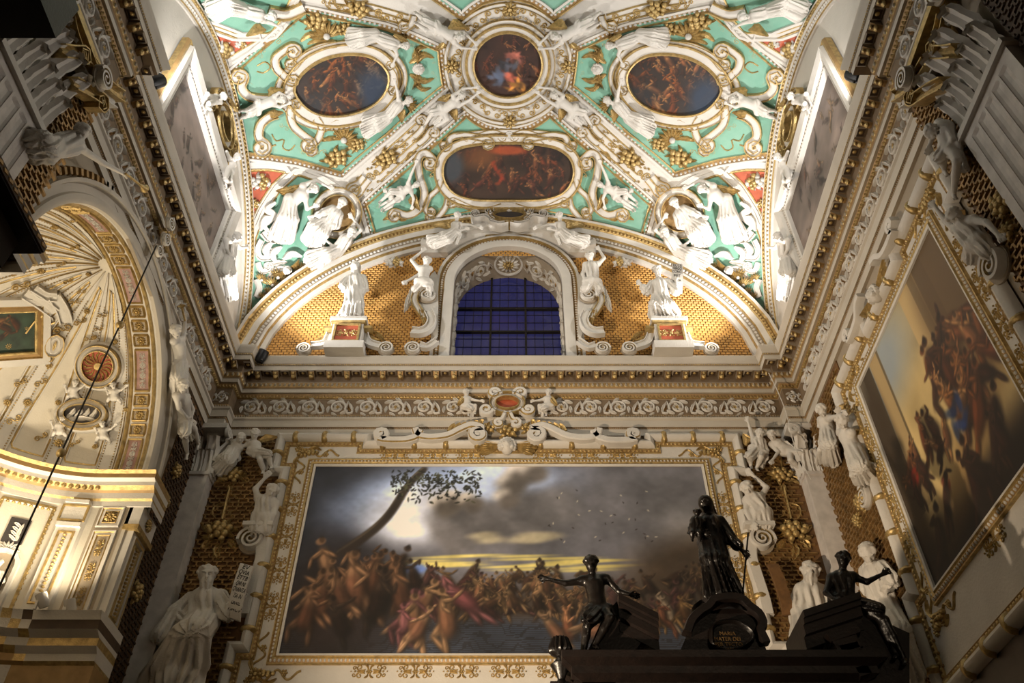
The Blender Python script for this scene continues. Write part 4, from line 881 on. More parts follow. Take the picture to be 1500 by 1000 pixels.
for x, y, dx, dy, z in ((588, 60, 4, 8, .22), (634, 88, 0, 9, .2), (636, 110, 0, 9, .2), (560, 190, 9, -7, .22), (536, 208, 9, -7, .26), (512, 226, 9, -7, .2), (470, 222, 9, 3, .24), (448, 222, 9, 2, .22), (416, 186, 5, 8, .22), (400, 222, 9, 0, .2), (372, 190, 2, 9, .2), (366, 122, 2, 9, .2), (384, 78, 8, -7, .22), (410, 56, 8, -7, .24), (430, 40, 8, -7, .2), (486, 34, 9, 3, .22), (530, 38, 9, 3, .24), (552, 44, 9, 4, .2), (508, 52, 9, 0, .2), (556, 300, 8, -3, .2), (566, 322, 9, -3, .2), (640, 214, 8, -6, .2), (664, 190, 8, -6, .2), (602, 246, 8, -7, .2), (586, 264, 8, -7, .2), (640, 310, 9, -3, .22), (690, 298, 9, -2, .18)): VD.put('gilt_curl', scurl, (x, y), (x + dx, y + dy), z, 1 if (x + y) % 2 else -1)
shellfan = MB(); [leaf(shellfan, [(0, 0), (.5 * math.cos(t), .5 * math.sin(t)), (1. * math.cos(t), 1. * math.sin(t))], .13, .16, 'gold', 1) for t in np.linspace(.15, PI - .15, 9)]; sball(shellfan, 0, .05, .1, .2, 'stucco'); shellfan = shellfan.mesh('shell_fan')
for p0, p1, z in (((502, 205), (512, 214), .34), ((478, 52), (490, 50), .34), ((596, 152), (600, 162), .22), ((590, 62), (596, 54), .22)): VD.put('shell_fan', shellfan, p0, p1, z, 1, .03)
for k in range(36):
    a = 2 * PI * k / 36; p0 = (747 + 73 * math.cos(a), 93 - 69 * math.sin(a)); put('gilt_curl', scurl, VAULT, p0, (p0[0] - math.sin(a) * 9, p0[1] - math.cos(a) * 9), .14, ceiling, 1 if k % 2 else -1, .03)
VD.line([(361, 252), (392, 250), (430, 256), (468, 268), (500, 286)], .014, .03); VD.line([(544, 344), (532, 318), (518, 300), (506, 286)], .014, .03); VD.line([(358, 260), (366, 330), (364, 400), (358, 470)], .014, .03)
for x, y in ((384, 262), (392, 266), (402, 262), (388, 256), (372, 286), (374, 276), (366, 296), (364, 280), (360, 256), (368, 255)): VD.put('gilt_curl', scurl, (x, y), (x + 4, y + 5), .15, 1 if x % 2 else -1)
for x, y, z in ((396, 420, .2), (404, 408, .2), (412, 414, .2), (420, 408, .2), (384, 440, .16), (392, 432, .16), (440, 398, .2), (380, 412, .16), (384, 462, .14)): VD.put('shell_fan', shellfan, (x, y), (x + 5, y + 4), z, 1, .08)

# ================================================================== figures: limbs and drapery blended into one continuous skin
def smin(a, b, k):
    h = np.clip(.5 + .5 * (b - a) / k, 0, 1); return b + (a - b) * h - k * h * (1 - h)
class Skin:
    def __init__(s): s.P = []
    def cap(s, a, b, ra, rb, k=.03, fold=None, sub=False): s.P.append(('c', A(a), A(b), ra, rb, k, fold, sub)); return s
    def ell(s, c, M, r, k=.02, sub=False): s.P.append(('e', A(c), A(M), A(r), None, k, None, sub)); return s
    def mesh(s, cell):
        lo = np.full(3, 1e9); hi = -lo; B = []
        for p in s.P:
            if p[0] == 'c': m = max(p[3], p[4]) + (p[6][1] if p[6] else 0); l, h = np.minimum(p[1], p[2]) - m, np.maximum(p[1], p[2]) + m
            else: m = p[3].max(); l, h = p[1] - m, p[1] + m
            B.append((l, h)); 
            if not p[7]: lo, hi = np.minimum(lo, l), np.maximum(hi, h)
        lo -= 3 * cell; n = np.ceil((hi + 3 * cell - lo) / cell).astype(int) + 1; D = np.full(n, 1e3, np.float32)
        for p, (l, h) in zip(s.P, B):
            mg = p[5] + 2.5 * cell; i0 = np.maximum(0, ((l - mg - lo) / cell).astype(int)); i1 = np.minimum(n, ((h + mg - lo) / cell).astype(int) + 2)
            if (i1 <= i0).any(): continue
            ax = [lo[q] + cell * np.arange(i0[q], i1[q]) for q in range(3)]; G = np.stack(np.meshgrid(*ax, indexing='ij'), -1)
            if p[0] == 'c':
                a, b = p[1], p[2]; ab = b - a; L2 = ab @ ab + 1e-9; q = G - a; t = np.clip((q @ ab) / L2, 0, 1); w = q - t[..., None] * ab; d = np.sqrt((w * w).sum(-1)) - (p[3] + (p[4] - p[3]) * t)
                if p[6]:
                    nf, amp, ph = p[6]; e = ab / math.sqrt(L2); e1 = np.cross(e, A([.2, .9, .4])); e1 /= np.linalg.norm(e1); e2 = np.cross(e, e1); th = np.arctan2(w @ e2, w @ e1)
                    u_ = nf * th + ph + 2.2 * t + .8 * np.sin(3 * th + ph); d = d - amp * (.45 + .55 * t) * (1.5 * np.abs(np.sin(u_ * .5)) - .9 + (.3 * np.sin((nf * 1.5) * th - ph * 2 + 4 * t)))
            else:
                q = (G - p[1]) @ p[2]; k0 = np.sqrt(((q / p[3]) ** 2).sum(-1)); k1 = np.sqrt(((q / p[3] ** 2) ** 2).sum(-1)) + 1e-9; d = k0 * (k0 - 1) / k1
            sl = tuple(slice(i0[q], i1[q]) for q in range(3)); D[sl] = -smin(-D[sl], d, p[5]) if p[7] else smin(D[sl], d, p[5])
        # surface nets
        I = D < 0; c = np.zeros(np.array(n) - 1, np.int8)
        for a in (0, 1):
            for b in (0, 1):
                for e in (0, 1): c += I[a:n[0] - 1 + a, b:n[1] - 1 + b, e:n[2] - 1 + e]
        act = (c > 0) & (c < 8); idx = np.full(c.shape, -1); cells = np.argwhere(act); idx[act] = np.arange(len(cells)); acc = np.zeros((len(cells), 3)); cnt = np.zeros(len(cells))
        cor = [(a, b, e) for a in (0, 1) for b in (0, 1) for e in (0, 1)]; val = {q: D[cells[:, 0] + q[0], cells[:, 1] + q[1], cells[:, 2] + q[2]] for q in cor}
        for q in cor:
            for ax_ in range(3):
                if q[ax_]: continue
                r = list(q); r[ax_] = 1; r = tuple(r); v0, v1 = val[q], val[r]; k = (v0 < 0) != (v1 < 0); t = np.where(k, v0 / np.where(k, v0 - v1, 1), 0); pt = np.tile(A(q), (len(cells), 1)); pt[:, ax_] += t; acc[k] += pt[k]; cnt[k] += 1
        V = lo + cell * (cells + acc / np.maximum(cnt, 1)[:, None]); F = []
        for ax_ in range(3):
            o = [q for q in range(3) if q != ax_]; s0 = [slice(None)] * 3; s1 = [slice(None)] * 3; s0[ax_] = slice(0, -1); s1[ax_] = slice(1, None)
            E = np.argwhere(I[tuple(s0)] != I[tuple(s1)]); E = E[(E[:, o[0]] > 0) & (E[:, o[1]] > 0) & (E[:, o[0]] < n[o[0]] - 1) & (E[:, o[1]] < n[o[1]] - 1)]
            qd = []
            for du, dv in ((1, 1), (0, 1), (0, 0), (1, 0)):
                e = E.copy(); e[:, o[0]] -= du; e[:, o[1]] -= dv; qd.append(idx[e[:, 0], e[:, 1], e[:, 2]])
            qd = np.stack(qd, 1); F.append(qd[(qd >= 0).all(1)])
        return V, np.concatenate(F)
JN = 'head neck shl ell hal shr elr har pel knl ftl knr ftr'.split()
JH = dict(head=.34, neck=.26, shl=.24, ell=.26, hal=.30, shr=.24, elr=.26, har=.30, pel=.22, knl=.32, ftl=.18, knr=.32, ftr=.18)
def joints(surf, spec, hs=1., h0=0.):
    """spec: pixel of each joint in the order of JN, None for a limb out of sight; a third number overrides the height above the surface"""
    J = {}
    for nme, p in zip(JN, spec):
        if p is None: continue
        J[nme] = surf.px([p[:2]], (p[2] if len(p) > 2 else JH[nme]) * hs + h0)[0]
    return J
def figure(J, s, look=None, robe=(), hair='short', fingers=False, cell=None, bare=False, seed=0, extra=None):
    """J joints in 3D, s head height; robe: which of 'top', 'skirt', 'sleeves', 'sash', 'legs' are clothed"""
    s = s * .88; sk = Skin(); r = random.Random(seed); g = lambda k: J.get(k); cam_dir = lambda p: unit(CAM - p)
    hd, nk, pe = J['head'], J['neck'], J['pel']; hd = hd + unit(hd - nk) * .12 * s; shl, shr = g('shl'), g('shr'); 
    if shl is None: shl = nk + (nk - shr)
    if shr is None: shr = nk + (nk - shl)
    up = unit(nk - pe); ch = (shl + shr) / 2 * .7 + nk * .1 + pe * .2; ac = unit(shr - shl); k = .2 * s
    fo = lambda n, a: (round(n * .9) // 2 * 2, a * s * 1.55, r.random() * 6)
    top, skirt = 'top' in robe, 'skirt' in robe
    sk.cap(shl * .9 + nk * .1, shr * .9 + nk * .1, .34 * s, .34 * s, k); be = ch * .4 + pe * .6
    sk.cap(ch, be, .62 * s + (.08 * s if top else 0), .52 * s + (.1 * s if top else 0), k, fo(9, .11) if top else None); sk.cap(be, pe, .52 * s, .58 * s, k, fo(8, .09) if top else None)
    hip = ac * .3 * s; sk.cap(pe - hip, pe + hip, .5 * s, .5 * s, k); sk.cap(nk - up * .15 * s, hd, .24 * s, .22 * s, .15 * s)
    # head
    hu = unit(hd - nk); f = A(look) if look is not None else cam_dir(hd) + A([0, 0, -.2]); f = unit(f - hu * (f @ hu)); sd = np.cross(hu, f); M = np.stack([sd, f, hu], 1)
    c = hd + f * .04 * s; sk.ell(c, M, A([.36, .43, .5]) * s, .08 * s); sk.ell(c + f * .12 * s - hu * .22 * s, M, A([.26, .28, .28]) * s, .1 * s)
    for q in (-1, 1): sk.ell(c + f * .46 * s + sd * q * .16 * s + hu * .03 * s, M, A([.13, .14, .09]) * s, .04 * s, True); sk.ell(c + f * .33 * s + sd * q * .15 * s + hu * .03 * s, M, A([.07, .07, .06]) * s, .01 * s)
    sk.cap(c + f * .40 * s + hu * .16 * s - sd * .2 * s, c + f * .40 * s + hu * .16 * s + sd * .2 * s, .06 * s, .06 * s, .03 * s)
    sk.cap(c + f * .40 * s + hu * .1 * s, c + f * .54 * s - hu * .1 * s, .055 * s, .085 * s, .03 * s)
    for q in (-1, 1): sk.ell(c + sd * q * .36 * s, M, A([.06, .1, .13]) * s, .04 * s)
    sk.cap(c + f * .38 * s - hu * .25 * s - sd * .09 * s, c + f * .38 * s - hu * .25 * s + sd * .09 * s, .045 * s, .045 * s, .03 * s)
    if hair in ('short', 'long', 'beard', 'hood'):
        for q in range(30 if hair != 'hood' else 0):
            d = unit(sd * (r.random() * 2 - 1) + hu * (.05 + .95 * r.random()) - f * (r.random() * 1.5 - .5)); sk.ell(c - f * .08 * s + hu * .06 * s + d * A([1, 1, 1]) * .43 * s, M, A([.12, .12, .12]) * s, .02 * s)
        sk.ell(c - f * .17 * s + hu * .13 * s, M, A([.40, .40, .43]) * s, .04 * s)
    if hair == 'long': sk.cap(c - f * .3 * s, nk - f * .35 * s - hu * .2 * s, .24 * s, .16 * s, .1 * s, fo(6, .04))
    if hair == 'beard': sk.cap(c + f * .27 * s - hu * .34 * s, c + f * .36 * s - hu * .95 * s, .30 * s, .17 * s, .05 * s, fo(8, .07)); [sk.ell(c + f * (.3 + .1 * r.random()) * s - hu * (.35 + .5 * r.random()) * s + sd * (r.random() - .5) * .4 * s, M, A([.1, .1, .13]) * s, .03 * s) for _ in range(9)]; sk.cap(c - f * .2 * s - hu * .1 * s, c - f * .22 * s - hu * .45 * s, .25 * s, .15 * s, .1 * s, fo(6, .05))
    if hair == 'hood': sk.ell(c - f * .1 * s + hu * .08 * s, M, A([.48, .5, .56]) * s, .04 * s); sk.cap(c - f * .25 * s, nk - f * .2 * s, .42 * s, .45 * s, .12 * s, fo(7, .05)); sk.ell(c + f * .38 * s - hu * .05 * s, M, A([.3, .22, .4]) * s, .03 * s, True); sk.ell(c + f * .1 * s - hu * .05 * s, M, A([.3, .34, .42]) * s, .02 * s); sk.cap(c + f * .38 * s + hu * .05 * s, c + f * .47 * s - hu * .1 * s, .04 * s, .07 * s, .04 * s)
    # arms with hands
    for S0, e_, h_ in ((shl, g('ell'), g('hal')), (shr, g('elr'), g('har'))):
        if e_ is None: continue
        sl = 'sleeves' in robe
        sk.cap(S0, e_, .25 * s, .19 * s, .14 * s); 
        if sl: sk.cap(S0, e_, .32 * s, .36 * s, .12 * s, fo(7, .10))
        if h_ is None: continue
        sk.cap(e_, h_, .19 * s, .12 * s, .08 * s)
        if sl: sk.cap(e_, e_ * .45 + h_ * .55, .30 * s, .34 * s, .12 * s, fo(7, .06))
        d = unit(h_ - e_); n_ = unit(np.cross(d, cam_dir(h_))); w_ = np.cross(n_, d); palm = h_ + d * .18 * s; sk.ell(palm, np.stack([d, n_, w_], 1), A([.24, .17, .09]) * s, .06 * s)
        fr_ = .048 * s if fingers else .06 * s
        for q in range(4):
            o = n_ * (q - 1.5) * .095 * s; b0 = palm + d * .16 * s + o; b1 = b0 + d * (.20 - .03 * abs(q - 1.3)) * s + o * .15; b2 = b1 + d * .15 * s - w_ * .07 * s; sk.cap(b0, b1, fr_, fr_, .02 * s); sk.cap(b1, b2, fr_, fr_ * .8, .02 * s)
        b0 = palm - n_ * .13 * s - d * .05 * s; b1 = b0 - n_ * .14 * s + d * .14 * s; sk.cap(b0, b1, fr_ * 1.15, fr_, .03 * s); sk.cap(b1, b1 + d * .13 * s, fr_, fr_ * .8, .02 * s)
    # legs, feet, drapery
    feet = []
    for q, k_, t_ in ((-1, g('knl'), g('ftl')), (1, g('knr'), g('ftr'))):
        if k_ is None: continue
        h0 = pe + hip * q; sk.cap(h0, k_, .40 * s, .27 * s, .16 * s)
        if skirt: sk.cap(h0, k_, .5 * s, .46 * s, .2 * s, fo(9, .07))
        if t_ is None: continue
        sk.cap(k_, k_ * .6 + t_ * .4, .27 * s, .25 * s, .1 * s); sk.cap(k_ * .6 + t_ * .4, t_, .25 * s, .15 * s, .1 * s); ld = unit(t_ - k_); ff = cam_dir(t_) * .5 + A([0, 0, -.6]); ff = unit(ff - ld * (ff @ ld) * .7)
        sk.cap(t_, t_ + ff * .5 * s, .15 * s, .12 * s, .08 * s)
        for z in range(5): o = np.cross(ff, ld) * (z - 2) * .06 * s; sk.cap(t_ + ff * .5 * s + o, t_ + ff * .66 * s + o, .05 * s, .045 * s, .02 * s)
        feet.append((k_, t_))
        if skirt: sk.cap(k_, k_ * .15 + t_ * .85, .42 * s, .55 * s, .2 * s, fo(9, .14))
    if skirt and len(feet) == 2:
        mk = (feet[0][0] + feet[1][0]) / 2; mf = (feet[0][1] + feet[1][1]) / 2; sk.cap(pe, mk, .6 * s, .55 * s, .2 * s, fo(11, .12)); sk.cap(mk, mf * .9 + mk * .1, .5 * s, .62 * s, .25 * s, fo(13, .17))
        dn = unit(mf - mk); sw = unit(np.cross(dn, cam_dir(mk)))
        for i in range(6):
            o = (r.random() - .5) * 1.5; a_ = mk + (mk - pe) * -.5 * r.random() + sw * o * .6 * s; b_ = mf + sw * o * 1.3 * s + dn * (r.random() * .75 - .35) * s; m_ = (a_ + b_) / 2 + sw * (r.random() - .5) * .5 * s + cam_dir(mk) * .3 * s; sk.cap(a_, m_, .12 * s, .2 * s, .08 * s); sk.cap(m_, b_, .2 * s, .24 * s, .08 * s, fo(4, .08))
    if 'sash' in robe:
        sk.cap(pe - hip * 1.6, pe + hip * 1.6 - up * .15 * s, .5 * s, .55 * s, .1 * s, fo(5, .10)); kk = g('knl') if g('knl') is not None else g('knr')
        if kk is not None: sk.cap(pe, kk, .46 * s, .44 * s, .12 * s, fo(7, .09))
        sk.cap(pe + hip * 1.5, pe + hip * 2.4 - up * .7 * s, .24 * s, .28 * s, .1 * s, fo(6, .12)); sk.cap(pe + hip * 2.4 - up * .7 * s, pe + hip * (1.6 + r.random()) - up * 1.7 * s, .24 * s, .16 * s, .1 * s, fo(6, .12))
    if 'cloak' in robe:
        b = -cam_dir(ch); sk.cap((shl + shr) / 2 + b * .3 * s, pe + b * .45 * s, .55 * s, .8 * s, .2 * s, fo(9, .12))
    if extra: extra(sk, J, s, fo)
    return sk.mesh(cell or s / 15)
FIGN = [0]
def statue(name, label, surf, spec, s, look=None, robe=(), hair='short', m='stucco', wings=None, hs=1., h0=0., fingers=False, cell=None, mir=None, parts=None, extra=None, cat='statue', group=None, J=None):
    """a stucco figure; wings: list of (root px, tip px, signed spread m); mir: label of a mirrored twin"""
    FIGN[0] += 1; J = joints(surf, spec, hs, h0) if J is None else J; V, F = figure(J, s, look, robe, hair, fingers, cell, seed=FIGN[0], extra=extra); roots = []
    for k, lab in enumerate([label] + ([mir] if mir else [])):
        fx = mirx if k else (lambda v: A(v)); VV = fx(V); base = VV[VV[:, 2] < VV[:, 2].min() + .1].mean(0); base[2] = VV[:, 2].min()
        root = thing(name, lab, cat, base, group); mb = MB(); mb.add(VV, F, m); obj('body', mb, root)
        for wg in (wings or ()):
            rp, tp, spd = wg[:3]; hh = wg[3] if len(wg) > 3 else .18
            a = surf.px([rp], hh)[0]; b = surf.px([tp], hh)[0]; N = surf.snap((a + b) / 2)[1]; X = unit(b - a); X = unit(X - N * (X @ N)); Y = np.cross(N, X); L = np.linalg.norm(b - a)
            wb = MB(); wing(wb, (0, 0), (L, 0), spd, 'gold', 7, .055 + .03 * L, .05); W = wb.merged(); W = a + W[:, :1] * X + W[:, 1:2] * Y + W[:, 2:] * N; wb.V = [fx(W)]; obj('wing', wb, root)
        if parts: parts(root, fx, J)
        roots.append(root)
    return roots

# ================================================================== the figures
LUN = Plane((0, 11.72, 0), (1, 0, 0), (0, 0, 1)); RIGHTN = Plane((5.02, 0, 0), (0, -1, 0), (0, 0, 1)); LEFTN = Plane((-5.02, 0, 0), (0, 1, 0), (0, 0, 1))
G1 = 'winged stucco figures of the vault'
# round the crown
statue('stucco_angel', 'white angel at the far apse-side edge of the round crown painting', VAULT, [(675, 141), (669, 147), (664, 140), (679, 130), (694, 128), (672, 155), (687, 147), (698, 138), (648, 162), (634, 164), (622, 184), (656, 174), (636, 187)], .19, robe=('sash',), hair='long', wings=[((660, 136), (640, 144), .12, .08), ((668, 157), (668, 176), -.12, .08)], hs=.7,
       mir='white angel at the far edge of the round crown painting, opposite the apse', group=G1)
statue('stucco_angel', 'white angel at the near apse-side edge of the round crown painting', VAULT, [(672, 54), (666, 55), (661, 47), (679, 47), (694, 61), (665, 62), (676, 70), (691, 71), (640, 40), (622, 30), (608, 18), (624, 44), (608, 33)], .19, robe=('sash',), hair='long', wings=[((656, 38), (686, 38), .12, .08), ((650, 60), (640, 68), .1, .08)], hs=.7,
       mir='white angel at the near edge of the round crown painting, opposite the apse', group=G1)
# round the side ovals
statue('stucco_angel', 'draped white angel along the near edge of the oval painting on the apse side', VAULT, [(592, 67), (586, 67), (582, 61), None, None, (578, 71), (582, 80), (577, 91), (548, 52), (530, 48), (512, 49), (532, 62), (514, 65)], .19, robe=('skirt', 'top'), hair='long', wings=[((576, 48), (598, 58), -.12, .08)], hs=.7, mir='draped white angel along the near edge of the oval painting opposite the apse side', group=G1)
statue('stucco_angel', 'draped white angel along the far edge of the oval painting on the apse side', VAULT, [(597, 148), (591, 151), (584, 145), (582, 133), (579, 122), (587, 156), None, None, (567, 172), (552, 172), (534, 178), (554, 187), (534, 196)], .19, robe=('skirt', 'top'), hair='long', wings=[((592, 158), (588, 178), -.12, .08)], hs=.7, mir='draped white angel along the far edge of the oval painting opposite the apse side', group=G1)
statue('stucco_angel', 'white gold-winged angel at the outer end of the apse-side oval painting', VAULT, [(411, 146), (405, 147), (402, 141), (409, 136), (419, 140), (401, 153), (410, 157), (419, 153), (378, 156), (367, 161), (352, 162), (364, 169), (352, 173)], .19, robe=('sash',), wings=[((392, 140), (416, 128), .1, .06), ((392, 163), (414, 162), -.12, .06)], hs=.7, mir='white gold-winged angel at the outer end of the oval painting opposite the apse', group=G1)
statue('stucco_angel', 'small white angel reaching up beside the long painting, towards the apse', VAULT, [(609, 271), (604, 274), (598, 268), (602, 256), (609, 240), (602, 281), (606, 291), (604, 300), (588, 282), (574, 280), (556, 296), (578, 294), (559, 307)], .18, robe=('sash',), wings=[((606, 283), (614, 307), -.14, .06)], hs=.7, mir='small white angel reaching up beside the long painting, away from the apse', group=G1)
statue('stucco_putto', 'white child figure on a green ground beside the long painting, towards the apse', VAULT, [(566, 280), (571, 284), None, None, None, (577, 282), (586, 278), (592, 276), (575, 292), (566, 296), (556, 302), (574, 302), (562, 309)], .13, hs=.5, mir='white child figure on a green ground beside the long painting, away from the apse')
# pendentives
G2 = 'stucco figures of the corner panels'
statue('stucco_angel', 'draped white angel above the gold medallion in the corner panel nearer the apse', VAULT, [(457, 277), (450, 279), (443, 272), (463, 264), (480, 273), (447, 290), (450, 306), (458, 303), (425, 298), (414, 318), (402, 345), (430, 322), (420, 352)], .25, robe=('skirt', 'sash'), hair='long', wings=[((441, 271), (402, 279), .22, .1)], mir='draped white angel above the gold medallion in the corner panel away from the apse', group=G2)
statue('stucco_figure', 'robed white figure seated in the gold medallion of the corner panel nearer the apse', VAULT, [(500, 298), (496, 304), (487, 305), (474, 311), (460, 316), (498, 315), (493, 330), (483, 332), (478, 326), (457, 330), (448, 352), (475, 343), (464, 357)], .24, robe=('skirt', 'top', 'sleeves'), hair='long', mir='robed white figure seated in the gold medallion of the corner panel away from the apse', group=G2)
statue('stucco_angel', 'draped white angel below the gold medallion in the corner panel nearer the apse', VAULT, [(514, 341), (510, 347), (501, 352), (488, 361), (479, 353), (518, 345), (529, 337), (517, 320), (494, 367), (475, 369), (452, 376), (480, 378), (456, 392)], .24, robe=('skirt', 'top'), hair='long', wings=[((522, 352), (515, 382), .18, .12)], mir='draped white angel below the gold medallion in the corner panel away from the apse', group=G2)
statue('stucco_figure', 'white reclining figure in the near corner panel on the apse side, at the top edge', VAULT, [(396, 24), (389, 25), (382, 18), None, None, (384, 30), (398, 34), (406, 38), (354, 14), (334, 0), (306, 10), (338, 16), (314, 24)], .20, robe=('skirt', 'top'), wings=[((388, 40), (358, 48), -.1, .1)], mir='white reclining figure in the near corner panel opposite the apse, at the top edge', group=G2)
# side lunettes
statue('stucco_figure', 'bright white figure standing at the end of the side lunette picture, apse side', LEFT, [(345, 349), (340, 355), (331, 352), (332, 364), (337, 374), (346, 359), (352, 363), (360, 362), (334, 381), (327, 400), (330, 430), (339, 400), (338, 436)], .22, robe=('skirt', 'sash', 'top'), hs=1., mir='bright white figure standing at the end of the side lunette picture opposite the apse')
statue('stucco_putto', 'white cherub over the dark oval of the side lunette on the apse side, near end', LEFT, [(325, 142), (320, 145), (316, 141), (312, 150), (308, 158), (323, 150), None, None, (311, 146), (304, 138), (298, 150), (306, 152), (302, 160)], .17, wings=[((330, 146), (340, 164), .1, .2)], mir='white cherub over the dark oval of the side lunette opposite the apse, near end')
statue('stucco_putto', 'white cherub over the dark oval of the side lunette on the apse side, far end', LEFT, [(346, 231), (341, 236), (336, 232), (332, 222), None, (343, 242), None, None, (336, 250), (330, 262), (338, 272), (338, 264), (334, 278)], .17, mir='white cherub over the dark oval of the side lunette opposite the apse, far end')
# end lunette
def scrollboard(root, fx, quad, surf, h, name='scroll', lines=(), m='stucco', ink='ink'):
    """an inscribed sheet held up by a figure; quad: four photo pixels, top left first, clockwise"""
    P = fx(surf.px(quad, h)); N = unit(np.cross(P[1] - P[0], P[3] - P[0])); N = N if N @ (CAM - P[0]) > 0 else -N; mb = MB(); n = 9; t = np.linspace(0, 1, n)
    Lf = P[0] + (P[3] - P[0]) * t[:, None]; Rt = P[1] + (P[2] - P[1]) * t[:, None]; bow = (.05 * np.sin(t * PI) - .06 * (t > .94))[:, None] * N
    V = np.stack([Lf + bow, Rt + bow, Rt + bow - N * .05, Lf + bow - N * .05], 1); mb.add(V, grid_faces(n, 4, False, True), m); b = 0
    mb.tri([(0, 1, 2), (0, 2, 3), (4 * n - 4, 4 * n - 3, 4 * n - 2), (4 * n - 4, 4 * n - 2, 4 * n - 1)], m); so = obj(name, mb, root)
    X = unit(P[1] - P[0]); Y = unit(np.cross(N, X)); 
    for i, tx in enumerate(lines):
        cu = bpy.data.curves.new('inscription', 'FONT'); cu.body = tx; cu.align_x = 'CENTER'; cu.extrude = .002; cu.size = np.linalg.norm(P[3] - P[0]) / (len(lines) + 1.2) * 1.1
        q = (i + .9) / (len(lines) + .7); c = P[0] * (1 - q) + P[3] * q; d = P[1] * (1 - q) + P[2] * q; w_ = np.linalg.norm(d - c)
        o = bpy.data.objects.new('inscription', cu); COL.objects.link(o); o.parent = so; cu.materials.append(MATS[ink]); b_ = BASE[root.name]; pos = (c + d) / 2 + N * (.05 * math.sin(q * PI) + .004) - b_
        Yd = unit(P[0] - P[3]); o.matrix_local = Matrix([list(r) for r in frame_mat(pos, unit(d - c), unit(Yd - unit(d - c) * (Yd @ unit(d - c))), N, 1.)]); k = min(1., .86 * w_ / max(.01, cu.size * .62 * len(tx))); o.scale = (k, 1, 1)
statue('stucco_saint', 'veiled white statue on a red-panelled pedestal in the end lunette, apse side', LUN, [(521, 392), (521, 402), (511, 408), (502, 418), (507, 428), (532, 407), (534, 422), (524, 434), (519, 431), (511, 446), (506, 462), (526, 446), (523, 462)], .25, robe=('skirt', 'top', 'sleeves', 'cloak'), hair='hood', hs=.5)
statue('stucco_prophet', 'bearded white statue with an inscribed sheet on a pedestal in the end lunette', LUN, [(963, 397), (965, 409), (954, 416), (947, 427), (939, 417), (978, 413), (990, 428), (990, 412), (967, 438), (958, 446, .4), (960, 462), (982, 448, .4), (988, 461)], .25, robe=('skirt', 'top', 'sleeves', 'cloak'), hair='beard', hs=.6,
       parts=lambda r, fx, J: scrollboard(r, fx, [(985, 386), (1000, 387), (1000, 425), (982, 424)], LUN, .12, 'sheet', ('ECCE', 'VIRGO', 'CONCI', 'PIET', 'ET PA', 'RIET')))
statue('stucco_caryatid', 'white half figure on a volute beside the window, one arm raised, apse side', LUN, [(625, 384), (623, 391), (613, 393), (603, 381), (618, 368), (630, 394), (614, 402), (597, 411), (620, 414), (609, 424, .15), None, (631, 424, .15), None], .23, robe=('sash',), hs=.7)
statue('stucco_caryatid', 'draped white half figure on a volute beside the window, away from the apse', LUN, [(864, 377), (866, 385), (857, 388), (854, 402), (858, 414), (876, 387), (885, 378), (878, 366), (867, 413), (857, 424, .15), None, (878, 424, .15), None], .23, robe=('top', 'sash', 'skirt'), hs=.7)
statue('stucco_angel', 'white angel with gold wings lying on the window arch, pointing away from the apse', LUN, [(670, 317), (669, 324), (664, 329), (672, 338), (680, 336), (674, 329), (686, 329), (701, 333), (664, 342), (650, 344), (629, 356), (657, 352), (638, 357)], .2, robe=('skirt', 'sash'), wings=[((664, 325), (634, 335), .14, .0)], h0=.15, hs=.6, mir='white angel with gold wings lying on the window arch, pointing towards the apse')
statue('stucco_putto', 'stucco cherub kneeling beside the frieze cartouche, apse side', BACK, [(683, 576), (683.5, 581), (679, 584), None, None, (688, 584), (696, 586), (703, 587), (684, 595), (689, 599), (686, 606), (696, 594), (696, 605)], .15, hs=.55, robe=('sash',), wings=[((680, 584), (670, 598), .1, .1)], mir='stucco cherub kneeling beside the frieze cartouche, away from the apse')
# end wall, strips beside the great painting
statue('stucco_putto', 'stucco flying child over the hanging fruit, next to the frame, apse side', BACK, [(373, 637), (371, 645), (364, 650), (355, 654), (345, 648), (378, 652), (372, 668), None, (375, 662), (392, 665), (398, 684), (381, 674), (386, 690)], .2, robe=('sash',), wings=[((379, 649), (408, 644), .12, .12)])
statue('stucco_putto', 'stucco flying child over the hanging fruit, next to the corner pier, apse side', BACK, [(352, 643), (350, 651), (343, 648), (352, 640), (362, 645), (352, 657), None, None, (341, 664), (331, 668), (315, 680), (336, 676), (322, 690)], .2, robe=('sash', 'skirt'))
statue('stucco_putto', 'stucco child with one arm thrown up beside the frame, away from the apse', BACK, [(1113, 637), (1112, 645), (1104, 645), (1100, 632), (1096, 618), (1118, 648), (1124, 660), (1118, 666), (1110, 659), (1098, 668), (1100, 682), (1115, 669), (1108, 686)], .2, robe=('sash', 'top'), wings=[((1100, 648), (1086, 640), .1, .1)])
statue('stucco_putto', 'stucco child leaning down over the fruit beside the right-hand corner pier', BACK, [(1131, 639), (1134, 647), (1130, 651), (1140, 662), (1132, 673), (1142, 648), None, None, (1153, 660), (1173, 664), (1178, 682), (1158, 673), (1173, 687)], .2, robe=('sash',))
statue('stucco_term', 'stucco half figure with raised arm on a volute beside the great painting, apse side', BACK, [(397, 722), (393, 732), (378, 730), (374, 716), (387, 701), (404, 738), (401, 754), (386, 769), (385, 758), (375, 774, .2), None, (391, 775, .2), None], .27, robe=('top', 'skirt'), hs=.9)
statue('stucco_term', 'stucco half figure with raised arm between the great painting and the right-hand pier', BACK, [(1096, 718), (1100, 727), (1094, 733), (1093, 749), (1101, 765), (1114, 729), (1123, 714), (1103, 696), (1114, 752), (1106, 769, .2), None, (1122, 769, .2), None], .27, robe=('top', 'skirt'), hs=.9)
